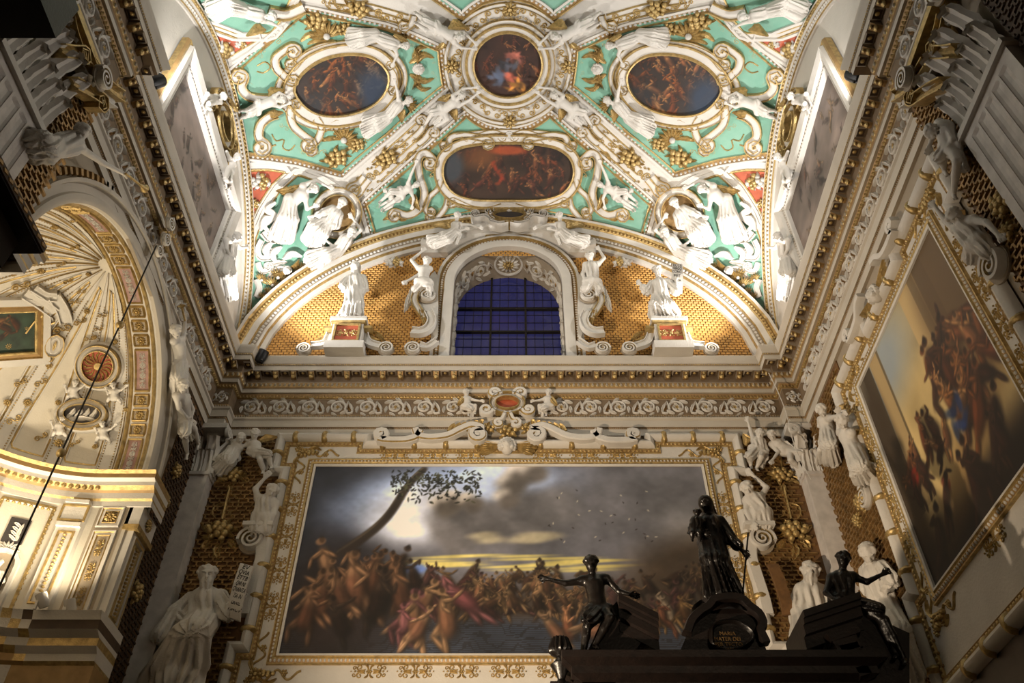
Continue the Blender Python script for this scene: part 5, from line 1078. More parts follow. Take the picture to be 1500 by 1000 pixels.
statue('stucco_prophet', 'large bearded robed statue holding up an inscribed sheet beside the great painting', BACK, [(303, 847), (301, 868), (279, 878), (258, 898), (272, 912), (324, 874), (334, 897), (345, 884), (294, 912), (268, 930, .75), (240, 985, .5), (292, 922, .8), (283, 978, .5)], .36, robe=('skirt', 'top', 'sleeves', 'cloak'), hair='beard', fingers=True, cell=.019,
       extra=lambda sk, J, s, fo: (sk.cap(J['knl'], BACK.px([(228, 1000)], .3)[0], .5 * s, .7 * s, .2 * s, fo(10, .16)), sk.cap(J['ell'], BACK.px([(238, 930)], .3)[0], .34 * s, .42 * s, .12 * s, fo(7, .12)), sk.cap(J['pel'], BACK.px([(262, 1000)], .45)[0], .6 * s, .9 * s, .25 * s, fo(12, .16))),
       parts=lambda r, fx, J: scrollboard(r, fx, [(352, 824), (371, 829), (350, 906), (331, 900)], BACK, .38, 'sheet', ('EV', 'QVIA', 'ETTB', 'QVI NI', 'QVANTA', 'TIA IN', 'ISRAEL', 'MACV')))
statue('stucco_prophet', 'large bearded hooded statue with a dark board behind the black wooden figures', BACK, [(1187, 842), (1186, 862), (1172, 866), (1168, 886), (1172, 904), (1202, 866), (1212, 888), (1202, 904), (1186, 906), (1174, 935, .7), (1180, 980, .5), (1202, 935, .7), (1214, 985, .5)], .36, robe=('skirt', 'top', 'sleeves', 'cloak'), hair='beard', fingers=True, cell=.02,
       parts=lambda r, fx, J: scrollboard(r, fx, [(1124, 826), (1140, 825), (1164, 895), (1148, 898)], BACK, .3, 'board', (), 'gilt_ground'))
# corner figures over the piers and on the side walls
statue('stucco_figure', 'seated stucco youth above the capital of the pier beside the apse', LEFT, [(268, 566), (266, 576), (258, 580), (262, 598), (274, 612), (274, 582), (282, 600), (280, 614), (272, 618), (270, 634), (274, 664), (284, 628), (290, 650)], .22, robe=('sash',), hs=1.)
statue('stucco_figure', 'standing stucco youth above the capital of the pier beside the wall painting', RIGHT, [(1204, 602), (1208, 612), (1202, 615), (1200, 624), None, (1216, 612), (1226, 610), (1236, 606), (1213, 632), (1208, 648), (1212, 672), (1218, 650), (1220, 676)], .22, robe=('sash', 'skirt'), hs=1.)
statue('stucco_figure', 'draped stucco half figure reaching up beside the frame of the wall painting', RIGHT, [(1234, 618), (1237, 630), (1231, 634), (1228, 616), (1228, 606), (1248, 634), None, None, (1252, 662), (1254, 684), (1262, 700), (1262, 682), (1268, 698)], .24, robe=('skirt',), hs=.9)
statue('stucco_saint', 'tall draped stucco statue on the side wall behind the black seated figure', RIGHT, [(1272, 812), (1276, 828), (1268, 836), (1272, 862), (1284, 872), (1294, 830), (1306, 850), (1292, 866), (1300, 892), (1286, 920, .6), (1310, 990, .4), (1320, 925, .6), (1338, 992, .4)], .30, robe=('skirt', 'top', 'sleeves', 'cloak'), hs=.8, cell=.022)
statue('stucco_figure', 'bending stucco youth at the top of the wall painting beside the fluted pier', RIGHTN, [(1370, 190), (1378, 188), (1376, 180), (1366, 200), (1362, 212), (1390, 188), (1396, 204), (1388, 216), (1392, 214), (1378, 228), (1384, 250), (1402, 236), (1397, 284)], .2, robe=('sash',), hs=.8)
statue('stucco_term', 'draped stucco half figure with spread arms on a volute beside the right-hand fluted pilaster', RIGHTN, [(1402, 319), (1411, 326), (1400, 336), (1384, 322), (1370, 304), (1428, 322), (1446, 326), (1462, 344), (1432, 356), (1424, 376, .2), None, (1446, 368, .2), None], .21, robe=('top', 'skirt'), hs=.8)
def trumpet(surf, a, b, h):
    def f(root, fx, J):
        P = fx(surf.px([a, b], h)); mb = MB(); d = P[1] - P[0]; L = np.linalg.norm(d); lathe(mb, P[0], d, [(.0, 0), (.014, 0), (.016, L * .75), (.03, L * .9), (.06, L)], 'gold', 10); obj('trumpet', mb, root)
    return f
statue('stucco_angel', 'grey stucco angel lying on the apse arch with a trumpet, near the fluted pier', LEFTN, [(118, 196), (113, 206), (104, 200), None, None, (118, 217), (150, 238), (182, 255), (76, 214), (62, 204), (46, 208), (70, 228), (50, 222)], .22, robe=('skirt', 'top'), hs=.7, parts=trumpet(LEFTN, (184, 254), (212, 276), .25))
statue('stucco_angel', 'grey stucco angel on the apse arch raising a trumpet, near the corner pier', LEFT, [(258, 486), (260, 496), (254, 500), None, None, (266, 498), (270, 484), (271, 470), (263, 534), (259, 552), (258, 580), (266, 552), (264, 584)], .22, robe=('sash', 'skirt'), hs=.7, parts=trumpet(LEFT, (271, 470), (266, 448), .25))

# ================================================================== end lunette: tiles, window, consoles, pedestals
ringoff = ARCH + miter(ARCH, False) * .46
mb = MB(); lattice(mb, BACK, np.concatenate([[(5.1, 10.95)], ringoff[2:-2], [(-5.1, 10.95), (-1.42, 10.95), (-1.42, 14.3), (1.42, 14.3), (1.42, 10.95)]]), .105, .066, .014, .014, 'tile_gold', tiles=True)
obj('gilt_tiles', mb, wall_back, smooth=False, kind='stuff')
window_1 = thing('window_1', 'round-headed window with dark blue panes and iron bars in the end lunette', None, (0, 12.78, 10.9), kind='structure')
wpath = np.concatenate([[(-WINX, 10.9), (-WINX, WINS)], arc(0, WINS, WINX, 180, 0, 25)[1:-1], [(WINX, WINS), (WINX, 10.9)]])
mb = MB(); nW = len(wpath); V = np.stack([np.concatenate([wpath[:, :1], np.full((nW, 1), yy), wpath[:, 1:]], 1) for yy in (11.98, 12.8)], 1); mb.add(V, grid_faces(nW, 2), 'plaster'); obj('reveal', mb, window_1)
GLZ = Plane((0, 12.78, 0), (1, 0, 0), (0, 0, 1)); gx = [-WINX, -.375, .375, WINX]; gz = [10.9, 12.0, 12.71, 13.41, 14.6]
def cliparch(x0, x1, z0, z1):
    pts = [(x0, z0), (x1, z0)]; zt = lambda x: WINS + math.sqrt(max(0, WINX ** 2 - x * x)); pts += [(x, min(z1, zt(x))) for x in np.linspace(x1, x0, 7)]; return A(pts)
for i in range(3):
    for j in range(4):
        mb = MB(); q = cliparch(gx[i] + .02, gx[i + 1] - .02, gz[j] + .02, gz[j + 1] - .02); patch(mb, GLZ, GLZ.at(q), 'bluepane', .0, .5); pane = obj('pane', mb, window_1, smooth=False)
mb = MB()
for x in gx[1:3]: box(mb, (x - .022, 12.72, 10.9), (x + .022, 12.8, WINS + math.sqrt(WINX ** 2 - x * x)), 'iron')
obj('glazing_bar', mb, window_1, smooth=False)
for z in gz[1:4]:
    mb = MB(); hw = WINX if z < WINS else math.sqrt(WINX ** 2 - (z - WINS) ** 2); box(mb, (-hw, 12.71, z - .02), (hw, 12.79, z + .02), 'iron'); obj('glazing_bar', mb, window_1, smooth=False)
mb = MB()
for x in np.arange(-.94, 1, .188): box(mb, (x - .005, 12.765, 10.9), (x + .005, 12.779, WINS + math.sqrt(max(0, WINX ** 2 - x * x))), 'iron')
for z in np.arange(11.1, 14.3, .24): hw = WINX if z < WINS else math.sqrt(WINX ** 2 - (z - WINS) ** 2); box(mb, (-hw, 12.765, z - .005), (hw, 12.779, z + .005), 'iron')
obj('leading', mb, window_1, smooth=False, kind='stuff')
fnB = lambda uv, h: BACK.at(uv, h)
mb = MB(); mould(mb, wpath, [(0, -.03), (0, .15), (.04, .17), (.20, .15), (.22, .10), (.30, .10), (.31, .18), (.37, .18), (.37, 0)], fnB, ['stucco', 'stucco', 'stucco', 'gold', 'ochre', 'gold', 'stucco', 'stucco'], closed=False)
q = resample(wpath + miter(wpath, False) * .26, .07); V, F = ball(6, 4, (.03, .02, .03), True); units(mb, V, F, [frame_mat(p, (1, 0, 0), (0, 0, 1), (0, -1, 0)) for p in BACK.at(q, .10)], 'stucco'); obj('surround', mb, window_1)
mb = MB(); hood = np.concatenate([[(-1.9, 14.36), (-1.36, 14.36)], arc(0, WINS, 1.68, 138, 42, 17), [(1.36, 14.36), (1.9, 14.36)]]); mould(mb, hood, [(-.10, 0), (-.10, .16), (-.03, .20), (0, .30), (.10, .34), (.12, .34), (.12, 0)], fnB, 'stucco', closed=False); obj('hood_mould', mb, window_1)
ros = MB(); rosette(ros, 0, 0, .5, 'stucco', 14, .3, 'gold'); rosette(ros, 0, 0, .3, 'gold', 10, .7, 'gold'); lathe(ros, (0, 0, 0), (0, 0, 1), [(.52, 0), (.55, .10), (.62, .10), (.64, 0)], 'stucco', 24); ros = ros.mesh('rosette')
inst('rosette', ros, frame_mat((0, 12.36, WINS + WINX), (1, 0, 0), (0, -1, 0), (0, 0, -1), .52), window_1)
for s in (-1, 1):
    for k, ang in enumerate((34, 58, 80)):
        a = math.radians(90 - s * ang); P = A([WINX * math.cos(a), 12.4, WINS + WINX * math.sin(a)]); N = unit(A([-math.cos(a), 0, -math.sin(a)])); T = A([s * math.sin(a), 0, -s * math.cos(a)]); inst('rinceau_scroll', RINCEAU, frame_mat(P, T, np.cross(N, T) * (1 if k % 2 else -1), N, 1.25), window_1)
    for z in np.arange(11.2, 13.3, .42): inst('rinceau_scroll', RINCEAU, frame_mat((s * WINX, 12.4, z), (0, 0, 1), np.cross((-s, 0, 0), (0, 0, 1)), (-s, 0, 0), 1.1), window_1)
LD = Deco(LUN, window_1, True)
LD.fill([(617, 430), (612, 445), (620, 460), (631, 470), (634, 486), (641, 490), (641, 402), (632, 398), (626, 410)], 'stucco', 'console', -.05, 2)
LD.put('volute', VOLUTE, (626, 434), (626, 424), (.40, .40, .5), 1, -.02)
LD.stroke([(612, 428), (607, 442), (613, 456), (622, 468)], .045, .08, lift=.0); LD.stroke([(628, 460), (633, 472), (628, 484), (616, 490), (603, 489)], .06, .10, 'stucco'); LD.stroke([(617, 458), (620, 468), (624, 478)], .03, .08, 'gold')
for p in ((605, 513), (566, 513)): LD.put('volute', VOLUTE, p, (p[0], p[1] - 8), (.33, .33, .5))
LD.stroke([(614, 508), (626, 511), (640, 502)], .045, .08, 'stucco'); LD.stroke([(534, 490), (540, 504), (556, 510)], .05, .08, 'stucco'); LD.put('volute', VOLUTE, (446, 514), (446, 506), (.30, .30, .5)); LD.stroke([(484, 492), (476, 506), (456, 509)], .045, .08, 'stucco')
LD.put('fruit_bunch', fr_mix, (578, 388), (590, 388), .40, 1, .05); LD.leaves([([(540, 492), (548, 498), (558, 500)], .06, .07), ([(546, 486), (556, 492), (564, 500)], .05, .07), ([(478, 492), (470, 498), (462, 500)], .06, .07)])
LD.leaves([([(604, 420), (600, 440), (592, 458)], .08, .08), ([(600, 432), (596, 446), (594, 456)], .06, .1)], 'stucco', 'tassel')
# small dark oval over the window
cart2 = thing('arch_cartouche', 'small dark oval in a scrolled white frame over the window arch', 'cartouche', LUN.px([(745, 330)])[0]); CD = Deco(LUN, cart2, False)
ovp = [(746 + 27 * math.cos(a), 325 - 9.5 * math.sin(a)) for a in np.linspace(0, 2 * PI, 24, endpoint=False)]
CD.fill(ovp, 'slate', 'field', .16, 2); CD.stroke(ovp, .04, .2, closed=True, name='frame')
for s in (-1, 1):
    f = lambda L: [(746 + s * x, y) for x, y in L]; CD.stroke(f([(8, 313), (20, 311), (30, 316)]), .03, .2, 'stucco', v1=5 * s); CD.stroke(f([(28, 332), (36, 328), (48, 330)]), .03, .2, 'stucco', v1=-5 * s); CD.stroke(f([(2, 337), (14, 339), (26, 336)]), .025, .2, 'stucco', v1=-3 * s)
# pedestals
def pedestal(label, cx, wpx):
    P = LUN.px([(cx, 490)], .12)[0]; x = P[0]; t = thing('pedestal', label, 'pedestal', (x, 11.6, 10.98)); mb = MB(); zt = LUN.px([(cx, 469)], .22)[0][2]; w_ = wpx * .0128 / 2
    box(mb, (x - w_ * 1.25, 11.40, 10.98), (x + w_ * 1.25, 11.95, 11.16), 'stucco'); box(mb, (x - w_, 11.48, 11.16), (x + w_, 11.95, zt - .12), 'stucco'); obj('block', mb, t, smooth=False)
    mb = MB(); box(mb, (x - w_ * 1.12, 11.42, zt - .12), (x + w_ * 1.12, 11.95, zt - .07), 'gold'); box(mb, (x - w_ * 1.2, 11.38, zt - .07), (x + w_ * 1.2, 11.95, zt), 'stucco'); obj('cap', mb, t, smooth=False)
    mb = MB(); box(mb, (x - w_ * .75, 11.46, 11.2), (x + w_ * .75, 11.485, zt - .18), 'red'); obj('panel', mb, t, smooth=False); S = Plane((x, 11.46, (11.2 + zt - .18) / 2), (1, 0, 0), (0, 0, 1))
    mb = MB(); fnS = lambda uv, h: S.at(uv, h); hz = (zt - .18 - 11.2) / 2; mould(mb, [(-w_ * .75, -hz), (w_ * .75, -hz), (w_ * .75, hz), (-w_ * .75, hz)], [(-.03, 0), (-.03, .03), (.01, .03), (.01, 0)], fnS, 'gold'); obj('panel_frame', mb, t)
    inst('emblem', ARAB, frame_mat(S.P, (1, 0, 0), (0, 0, 1), (0, -1, 0), w_ * 1.7), t)
    for s in (-1, 1): mb = MB(); box(mb, (x + s * w_ * 1.25 - .09, 11.5, zt - .2), (x + s * w_ * 1.25 + .09, 11.9, zt - .14), 'gold'); obj('bracket', mb, t, smooth=False)
pedestal('red-panelled white pedestal under the veiled statue, on the lunette ledge', 510, 46); pedestal('red-panelled white pedestal under the statue with the inscribed sheet, on the lunette ledge', 981, 46)

# ---- side lunette pictures and their dark ovals
def side_picture(s, label):
    S = Plane((s * (XW - .02), 8.25, 12.0), (0, -s, 0), (0, 0, 1)); t = thing('lunette_picture', label, 'painting', (s * XW, 8.25, 11.0)); hw, hh = 1.42, .88; fn = lambda uv, h: S.at(uv, h); rr = A([(-hw, -hh), (hw, -hh), (hw, hh), (-hw, hh)])
    mb = MB(); mould(mb, rr, [(0, 0), (0, .09), (-.03, .11), (-.06, .09), (-.11, .09), (-.13, .16), (-.26, .2), (-.28, .13), (-.34, .15), (-.37, .1), (-.37, 0)], fn, ['stucco', 'stucco', 'stucco', 'plaster', 'stucco', 'stucco', 'stucco', 'gold', 'ochre', 'gold']); P = resample(rr * A([1 + .085 / hw, 1 + .085 / hh]), .07, True)
    V, F = ball(6, 4, (.026, .026, .022), True); units(mb, V, F, [frame_mat(p, S.X, S.Y, S.N) for p in S.at(P, .09)], 'stucco'); obj('frame', mb, t)
    col = paint_dark([(.45, .38, .32), (.52, .42, .32), (.36, .30, .27)], (.42, .37, .34), 20 + s, 26, (.04, .08))(160, 100); canvas('canvas', None, S.at(A([-hw, -hh]), .02), S.at(A([hw, -hh]), .02), S.at(A([-hw, hh]), .02), 160, 100, col, t)
    S2 = Plane((s * (XW - .05), 8.3, 13.55), (0, -s, 0), (0, 0, 1)); c2 = thing('lunette_cartouche', 'dark oval in scrolled gilt frame over the side lunette picture, ' + ('apse side' if s < 0 else 'opposite the apse'), 'cartouche', S2.P); mb = MB(); cc = arc(0, 0, .36, 0, 360, 29, .28)[:-1]; patch(mb, S2, S2.at(cc), 'slate', .06, .2); obj('field', mb, c2); mb = MB(); strip(mb, S2, (S2.at(cc),), giltband(.08, .16), 1, 1, GB, closed=True, lift=.04)
    for q in (-1, 1):
        for L in ([(q * .3, .2), (q * .5, .3), (q * .62, .16)], [(q * .36, -.1), (q * .56, -.12), (q * .7, -.26)]): strip(mb, S2, (S2.at(vol(L, .09, -q)),), giltband(.06, .14), 1, 1, GB, lift=.04)
    obj('frame', mb, c2)
side_picture(-1, 'greyish picture in a broad white frame in the side lunette over the apse'); side_picture(1, 'greyish picture in a broad white frame in the side lunette opposite the apse')

# ================================================================== side wall opposite the apse
def paint_temple(nx, ny):                   # a tall scene of columns and people under a pale sky
    rng = np.random.default_rng(5); u = np.linspace(0, 1, nx); v = np.linspace(0, 1, ny); U, W = np.meshgrid(u, v); n1 = vnoise(nx, ny, 4, 4, rng, 5)[..., None]
    col = A([.80, .70, .48]) * (.75 + .4 * n1); dab(col, U, W, .25, .9, .3, .2, 0, (.55, .60, .64), .8, .6); dab(col, U, W, .1, .75, .1, .2, 0, (.45, .54, .66), .7, .6)
    for x, w_, k in ((.10, .05, .26), (.20, .05, .66), (.255, .012, .4), (.64, .055, .74), (.72, .03, .5), (.80, .05, .36)):
        q = np.clip((w_ - np.abs(U - x)) / .006, 0, 1)[..., None] * (W > .25)[..., None]; col = col * (1 - q) + A([k, k * .86, k * .6]) * q
    dab(col, U, W, .05, .5, .1, .6, 0, (.22, .17, .11), .9, .4); dab(col, U, W, .92, .75, .22, .4, 0, (.35, .27, .17), .85, .4); dab(col, U, W, .5, .02, .9, .16, 0, (.09, .06, .04), .95, .5); dab(col, U, W, .75, .3, .5, .12, .4, (.55, .44, .27), .7, .5)
    pal = [(.42, .25, .13), (.30, .18, .10), (.55, .36, .20), (.24, .14, .09), (.62, .45, .28)]
    crowd(col, U, W, rng, 12, (.1, .5, .28, .48), pal, .04, .07); crowd(col, U, W, rng, 22, (.55, .98, .30, .60), pal, .05, .10); [dab(col, U, W, .62 + .05 * math.sin(k * 5), .36 + .04 * math.cos(k * 3), .05, .02, .6 + k, A((.10, .19, .38)) * (.6 + .1 * k), .7, .5) for k in range(6)]; [dab(col, U, W, u_ + .02 * math.sin(k * 5), v_ + .02 * math.cos(k * 4), .025, .012, k, A(c_) * (.6 + .12 * k), .75, .5) for u_, v_, c_ in ((.16, .40, (.5, .12, .07)), (.36, .24, (.55, .27, .2))) for k in range(5)]; crowd(col, U, W, rng, 6, (.1, .9, .05, .2), [(.16, .1, .07), (.2, .12, .08)], .06, .1); return col
WP, WS = big_painting('framed_painting', 'tall bright painting of columns and people on the side wall', RIGHT, -8.03, 6.72, 2.98, 3.26, paint_temple, (230, 250), .50, .55)
for s in (-1, 1):
    mb = MB(); S = Plane((XW - .12, 8.03 + s * .0, 8.95), (0, -1, 0), (0, 0, 1))
    L = np.concatenate([spiral(s * 1.05, .02, .10, 1.4, 270, -s, 20, .2)[::-1], [(s * .85, -.1), (s * .6, -.06), (s * .45, .08), (s * .3, .12)]]); strip(mb, S, (S.at(L),), flatband(.05, .12), 1, 1, 'stucco', step=.05); obj('scroll', mb, WP)
inst('cherub_head', CHERUB, frame_mat(WS.at(A([0, 2.02]), .1), WS.X, WS.Y, WS.N, .9), WP)
grd = MB(); box(grd, (XW - .02, 10.0, 3.0), (XW - .004, 11.72, 9.34), 'gilt_ground'); box(grd, (5.0, 4.9, 3.0), (5.016, 5.47, 9.34), 'gilt_ground'); obj('strip_ground', grd, wall_right, smooth=False)
mb = MB(); lattice(mb, Plane((XW - .02, 0, 0), (0, -1, 0), (0, 0, 1)), [(-11.7, 3.8), (-10.05, 3.8), (-10.05, 9.33), (-11.7, 9.33)], .16, .078, .034, .03, 'gilt_brown'); lattice(mb, Plane((5.0, 0, 0), (0, -1, 0), (0, 0, 1)), [(-5.47, 4.2), (-4.98, 4.2), (-4.98, 9.33), (-5.47, 9.33)], .15, .075, .034, .03, 'gilt_brown'); obj('lattice', mb, wall_right, smooth=False, kind='stuff')
mb = MB(); LP = [(5.32, 11.7), (5.32, 5.47), (5.02, 5.47), (5.02, -1)]; mould(mb, LP[::1], [(0, 3.9), (.04, 3.9), (.04, 4.05), (.10, 4.10), (.10, 4.18), (.04, 4.2), (.04, 4.42), (.12, 4.46), (.12, 4.52), (.22, 4.56), (.22, 4.64), (.28, 4.70), (.28, 4.76), (0, 4.78)], lambda uv, h: planfn(A(uv), h), ['plaster', 'plaster', 'gold', 'plaster', 'plaster', 'dark_brown', 'gold', 'plaster', 'plaster', 'plaster', 'plaster', 'plaster', 'plaster'], closed=False); P_ = mb.merged()
trim_2 = obj('trim_2', mb, kind='structure')
mb = MB(); box(mb, (XW - .03, 5.5, -1.6), (XW - .003, 11.7, 3.95), 'brown_marble'); box(mb, (4.99, -1, -1.6), (5.017, 5.5, 3.95), 'brown_marble'); obj('dado', mb, wall_right, smooth=False)
def sidefruit(surf, parent, a, b, size, lift=.05): put('fruit_bunch', fr_gold, surf, a, b, size, parent, 1, lift)
for a, b, z in (((1232, 655), (1240, 650), .34), ((1268, 735), (1278, 730), .42), ((1262, 762), (1272, 760), .3)): sidefruit(RIGHT, wall_right, a, b, z)
for a, b, z in (((1420, 235), (1432, 240), .36), ((1478, 300), (1490, 300), .42), ((1486, 340), (1496, 336), .3)): sidefruit(RIGHTN, wall_right, a, b, z)
put('volute', VOLUTE, RIGHT, (1275, 728), (1279, 712), .40, wall_right, 1, .05); put('volute', VOLUTE, RIGHTN, (1472, 388), (1466, 372), (.42, .42, .6), wall_right, 1, .05)
# hanging fruit and volute consoles of the end wall strips
ED = Deco(BACK, wall_back, True)
for a, z in (((341, 700), .46), ((322, 782), .56)): ED.put('fruit_bunch', fr_gold, a, (a[0] + 10, a[1]), z, 1, .06)
ED.line([(341, 690), (342, 672), (348, 655)], .025, .06, name='garland'); ED.line([(338, 712), (332, 736), (326, 762)], .03, .06, name='garland'); ED.line([(335, 724), (350, 732), (346, 748), (334, 752), (346, 762)], .018, .05, name='gilt_ribbon'); ED.line([(330, 738), (316, 742), (312, 754), (318, 762)], .018, .05, name='gilt_ribbon')
ED.leaves([([(322, 796), (318, 808), (322, 822)], .09, .08), ([(312, 792), (302, 798), (298, 806)], .08, .08), ([(334, 792), (342, 800), (346, 808)], .08, .08), ([(341, 708), (338, 716), (340, 722)], .07, .08), ([(328, 700), (318, 704), (312, 710)], .08, .08), ([(354, 700), (362, 704), (368, 708)], .08, .08)])
ED.put('volute', VOLUTE, (371, 797), (372, 783), (.46, .46, .9), 1, .04)
ED.stroke([(384, 792), (385, 820), (376, 850), (366, 880), (360, 905)], .10, .16, 'stucco', prof=flatband(.10, .16), name='console'); 
for x in (-1, 1):
    c = BACK.px([(384 if x < 0 else 1107, 777)], .0)[0]; mb = MB(); box(mb, (c[0] - .24, YB - .3, c[2] - .07), (c[0] + .24, YB, c[2]), 'stucco'); obj('console_cap', mb, wall_back, smooth=False)
# dark strip with hanging fruit on the wall beside the apse
grd = MB(); box(grd, (-XW + .004, 10.85, 4.4), (-XW + .02, 11.72, 9.34), 'gilt_ground'); obj('strip_ground', grd, wall_left, smooth=False)
mb = MB(); lattice(mb, Plane((-XW + .02, 0, 0), (0, 1, 0), (0, 0, 1)), [(10.87, 4.4), (11.7, 4.4), (11.7, 9.33), (10.87, 9.33)], .15, .075, .034, .02, 'dark_brown'); obj('lattice', mb, wall_left, smooth=False, kind='stuff')
for a, z in (((252, 690), .34), ((192, 868), .4), ((236, 735), .3), ((200, 800), .3)): put('fruit_bunch', fr_gold, LEFT, a, (a[0] + 6, a[1] - 6), z, wall_left, 1, .05)

# ================================================================== apse
AX = -5.75; DOME = Dome((AX, APY, APZ), APR); apse = thing('apse', 'bright ribbed half-dome apse with gilded panels opening in the side wall', None, (AX, APY, -1.6), kind='structure')
def dome_pt(az, el, r=APR): az, el = np.radians(az), np.radians(el); return A([AX, APY, APZ]) + r * np.stack([np.cos(az) * np.cos(el), np.sin(az) * np.cos(el), np.sin(el) + 0 * az], -1)
az = np.linspace(90, 270, 61); el = np.linspace(0, 90, 31); AZ, EL = np.meshgrid(az, el, indexing='ij'); mb = MB(); mb.add(dome_pt(AZ, EL), grid_faces(61, 31), 'cream'); obj('half_dome', mb, apse)
mb = MB(); zc = np.array([-1.6, APZ]); V = np.stack([np.stack([AX + APR * np.cos(np.radians(az)), APY + APR * np.sin(np.radians(az)), np.full(61, z)], -1) for z in zc], 1); mb.add(V, grid_faces(61, 2), 'cream'); obj('curved_wall', mb, apse)
def dstrip(mb, az0, el0, el1, prof, ws, m, step=.06):
    e = np.linspace(el0, el1, 30); P = dome_pt(np.full(30, az0), e); N = DOME.snap(P)[1]; sweep(mb, P, N, prof, np.interp(np.linspace(0, 1, 30), np.linspace(0, 1, len(ws)), ws), 1., m)
for k, a in enumerate(np.linspace(94, 266, 10)):
    mb = MB(); dstrip(mb, a, 2, 86, giltband(.12, .035, .09), [1, .92, .72, .4, .05], ['gold', 'stucco', 'stucco', 'stucco', 'stucco', 'stucco', 'stucco', 'gold']); e = np.linspace(4, 70, 60)
    for s in (-1, 1):
        w_ = .085 * np.interp(e, [0, 45, 90], [1, .75, .15]); P = dome_pt(a + s * np.degrees(w_ / (APR * np.cos(np.radians(e)))), e, APR - .03); V, F = ball(5, 3, (.014, .014, .014)); units(mb, V, F, [frame_mat(p, (1, 0, 0), (0, 1, 0), (0, 0, 1)) for p in P], 'gold')
    obj('rib', mb, apse)
    if k in (1, 3, 5, 7): 
        for e_ in np.arange(12, 62, 9): P = dome_pt(A(a), A(e_), APR - .07); X, Y, N = DOME.frame(P); inst('star', flower, frame_mat(P, X, Y, N, .16 * (1 - e_ / 120)), apse)
for k, a in enumerate(np.linspace(94, 266, 10)[:-1] + 9.55):   # sunk panels between the ribs
    mb = MB(); e = np.linspace(6, 78, 24); q = np.concatenate([np.stack([a - 5.6 * np.clip((88 - e) / 70, 0, 1) , e], 1), np.stack([a + 5.6 * np.clip((88 - e) / 70, 0, 1), e], 1)[::-1]]); P = dome_pt(q[:, 0], q[:, 1]); strip(mb, DOME, (P,), A([(-.02, 0), (-.015, .018), (.0, .02), (.012, .01), (.025, .01), (.03, 0)]), 1, 1, ['stucco', 'stucco', 'gold', 'gold', 'stucco'], closed=True, smooth=False, step=.08); obj('panel', mb, apse)
DA = Deco(DOME, apse, False)
def medal(px, rx, ry, m, name): ring = [(px[0] + rx * math.cos(t), px[1] - ry * math.sin(t)) for t in np.linspace(0, 2 * PI, 28, endpoint=False)]; DA.fill(ring, m, name + '_field', .08, 2); DA.stroke(A(px) + (A(ring) - A(px)) * 1.12, .03, .10, closed=True, name=name + '_frame', lift=.03); DA.line([(px[0] + rx * 1.36 * math.cos(t), px[1] - ry * 1.36 * math.sin(t)) for t in np.linspace(0, 2 * PI, 28, endpoint=False)], .03, .06, 'stucco', name + '_wreath', True); return ring
medal((146, 536), 26, 25, 'red', 'sun'); sun = MB()
for k in range(16):
    a = 2 * PI * k / 16; d = A([math.cos(a), math.sin(a)]); n_ = A([-d[1], d[0]]); leaf(sun, [d * .25, d * .55 + n_ * .06, d * .75 - n_ * .05, d * .95], .06, .06, 'gold', 1)
lathe(sun, (0, 0, 0), (0, 0, 1), [(0, .08), (.2, .06), (.24, 0)], 'gold', 14); put('sunburst', sun.mesh('sunburst'), DOME, (146, 536), (156, 536), .27, apse, 1, .10)
medal((122, 609), 30, 17, 'slate', 'relief'); fig_w = MB(); [leaf(fig_w, [(-.6 + .3 * k, -.2), (-.4 + .3 * k, .1), (-.3 + .28 * k, .3)], .12, .1, 'stucco', 2) for k in range(4)]; leaf(fig_w, [(-.6, -.25), (0, -.15), (.6, -.25)], .14, .1, 'stucco', 3); put('relief_figure', fig_w.mesh('relief_figure'), DOME, (122, 609), (134, 609), .34, apse, 1, .09)
# square picture and its stepped frame
sq = [(36, 452), (42, 470), (20, 512), (-2, 520), (-18, 500), (8, 458)]
P = DOME.px([(40, 466)])[0]; 
def dome_picture():
    c = DOME.px([(14, 484)])[0]; X, Y, N = DOME.frame(c); R2 = unit(DOME.px([(40, 462)])[0] - c); R2 = unit(R2 - N * (R2 @ N)); T2 = np.cross(N, R2); S = Plane(c + N * .10, R2 * .707 + T2 * .707, -R2 * .707 + T2 * .707); hw = .30
    t = thing('dome_picture', 'small square picture of a figure in a stepped frame on the apse dome', 'painting', c); fn = lambda uv, h: S.at(uv, h); rr = lambda o: A([(-hw - o, -hw - o), (hw + o, -hw - o), (hw + o, hw + o), (-hw - o, hw + o)])
    mb = MB(); mould(mb, rr(0), [(0, 0), (0, .05), (-.03, .06), (-.08, .04), (-.1, .07), (-.2, .07), (-.22, .02), (-.24, -.06)], fn, ['gold', 'gold', 'ochre', 'gold', 'stucco', 'stucco', 'stucco']); obj('frame', mb, t)
    col = paint_dark([(.55, .32, .14), (.6, .45, .26), (.35, .2, .1)], (.16, .22, .17), 31, 5, (.12, .2))(80, 80); canvas('canvas', None, S.at(A([-hw, -hw]), .0), S.at(A([hw, -hw]), 0.), S.at(A([-hw, hw]), 0.), 80, 80, col, t)
dome_picture()
DA.stroke([(44, 490), (60, 470), (76, 462)], .06, .08); DA.stroke([(36, 425), (60, 440), (80, 455)], .06, .1, 'stucco'); DA.stroke([(80, 430), (92, 450), (98, 470)], .06, .1, 'stucco'); DA.stroke([(50, 418), (66, 428), (84, 430)], .05, .1, 'stucco')
ring = [(80 + 8 * math.cos(t) + 3 * math.sin(t), 505 - 12 * math.sin(t)) for t in np.linspace(0, 2 * PI, 20, endpoint=False)]; DA.fill(ring, 'ochre', 'cartouche_field', .06, 2); DA.stroke(ring, .04, .09, closed=True, name='cartouche_frame')
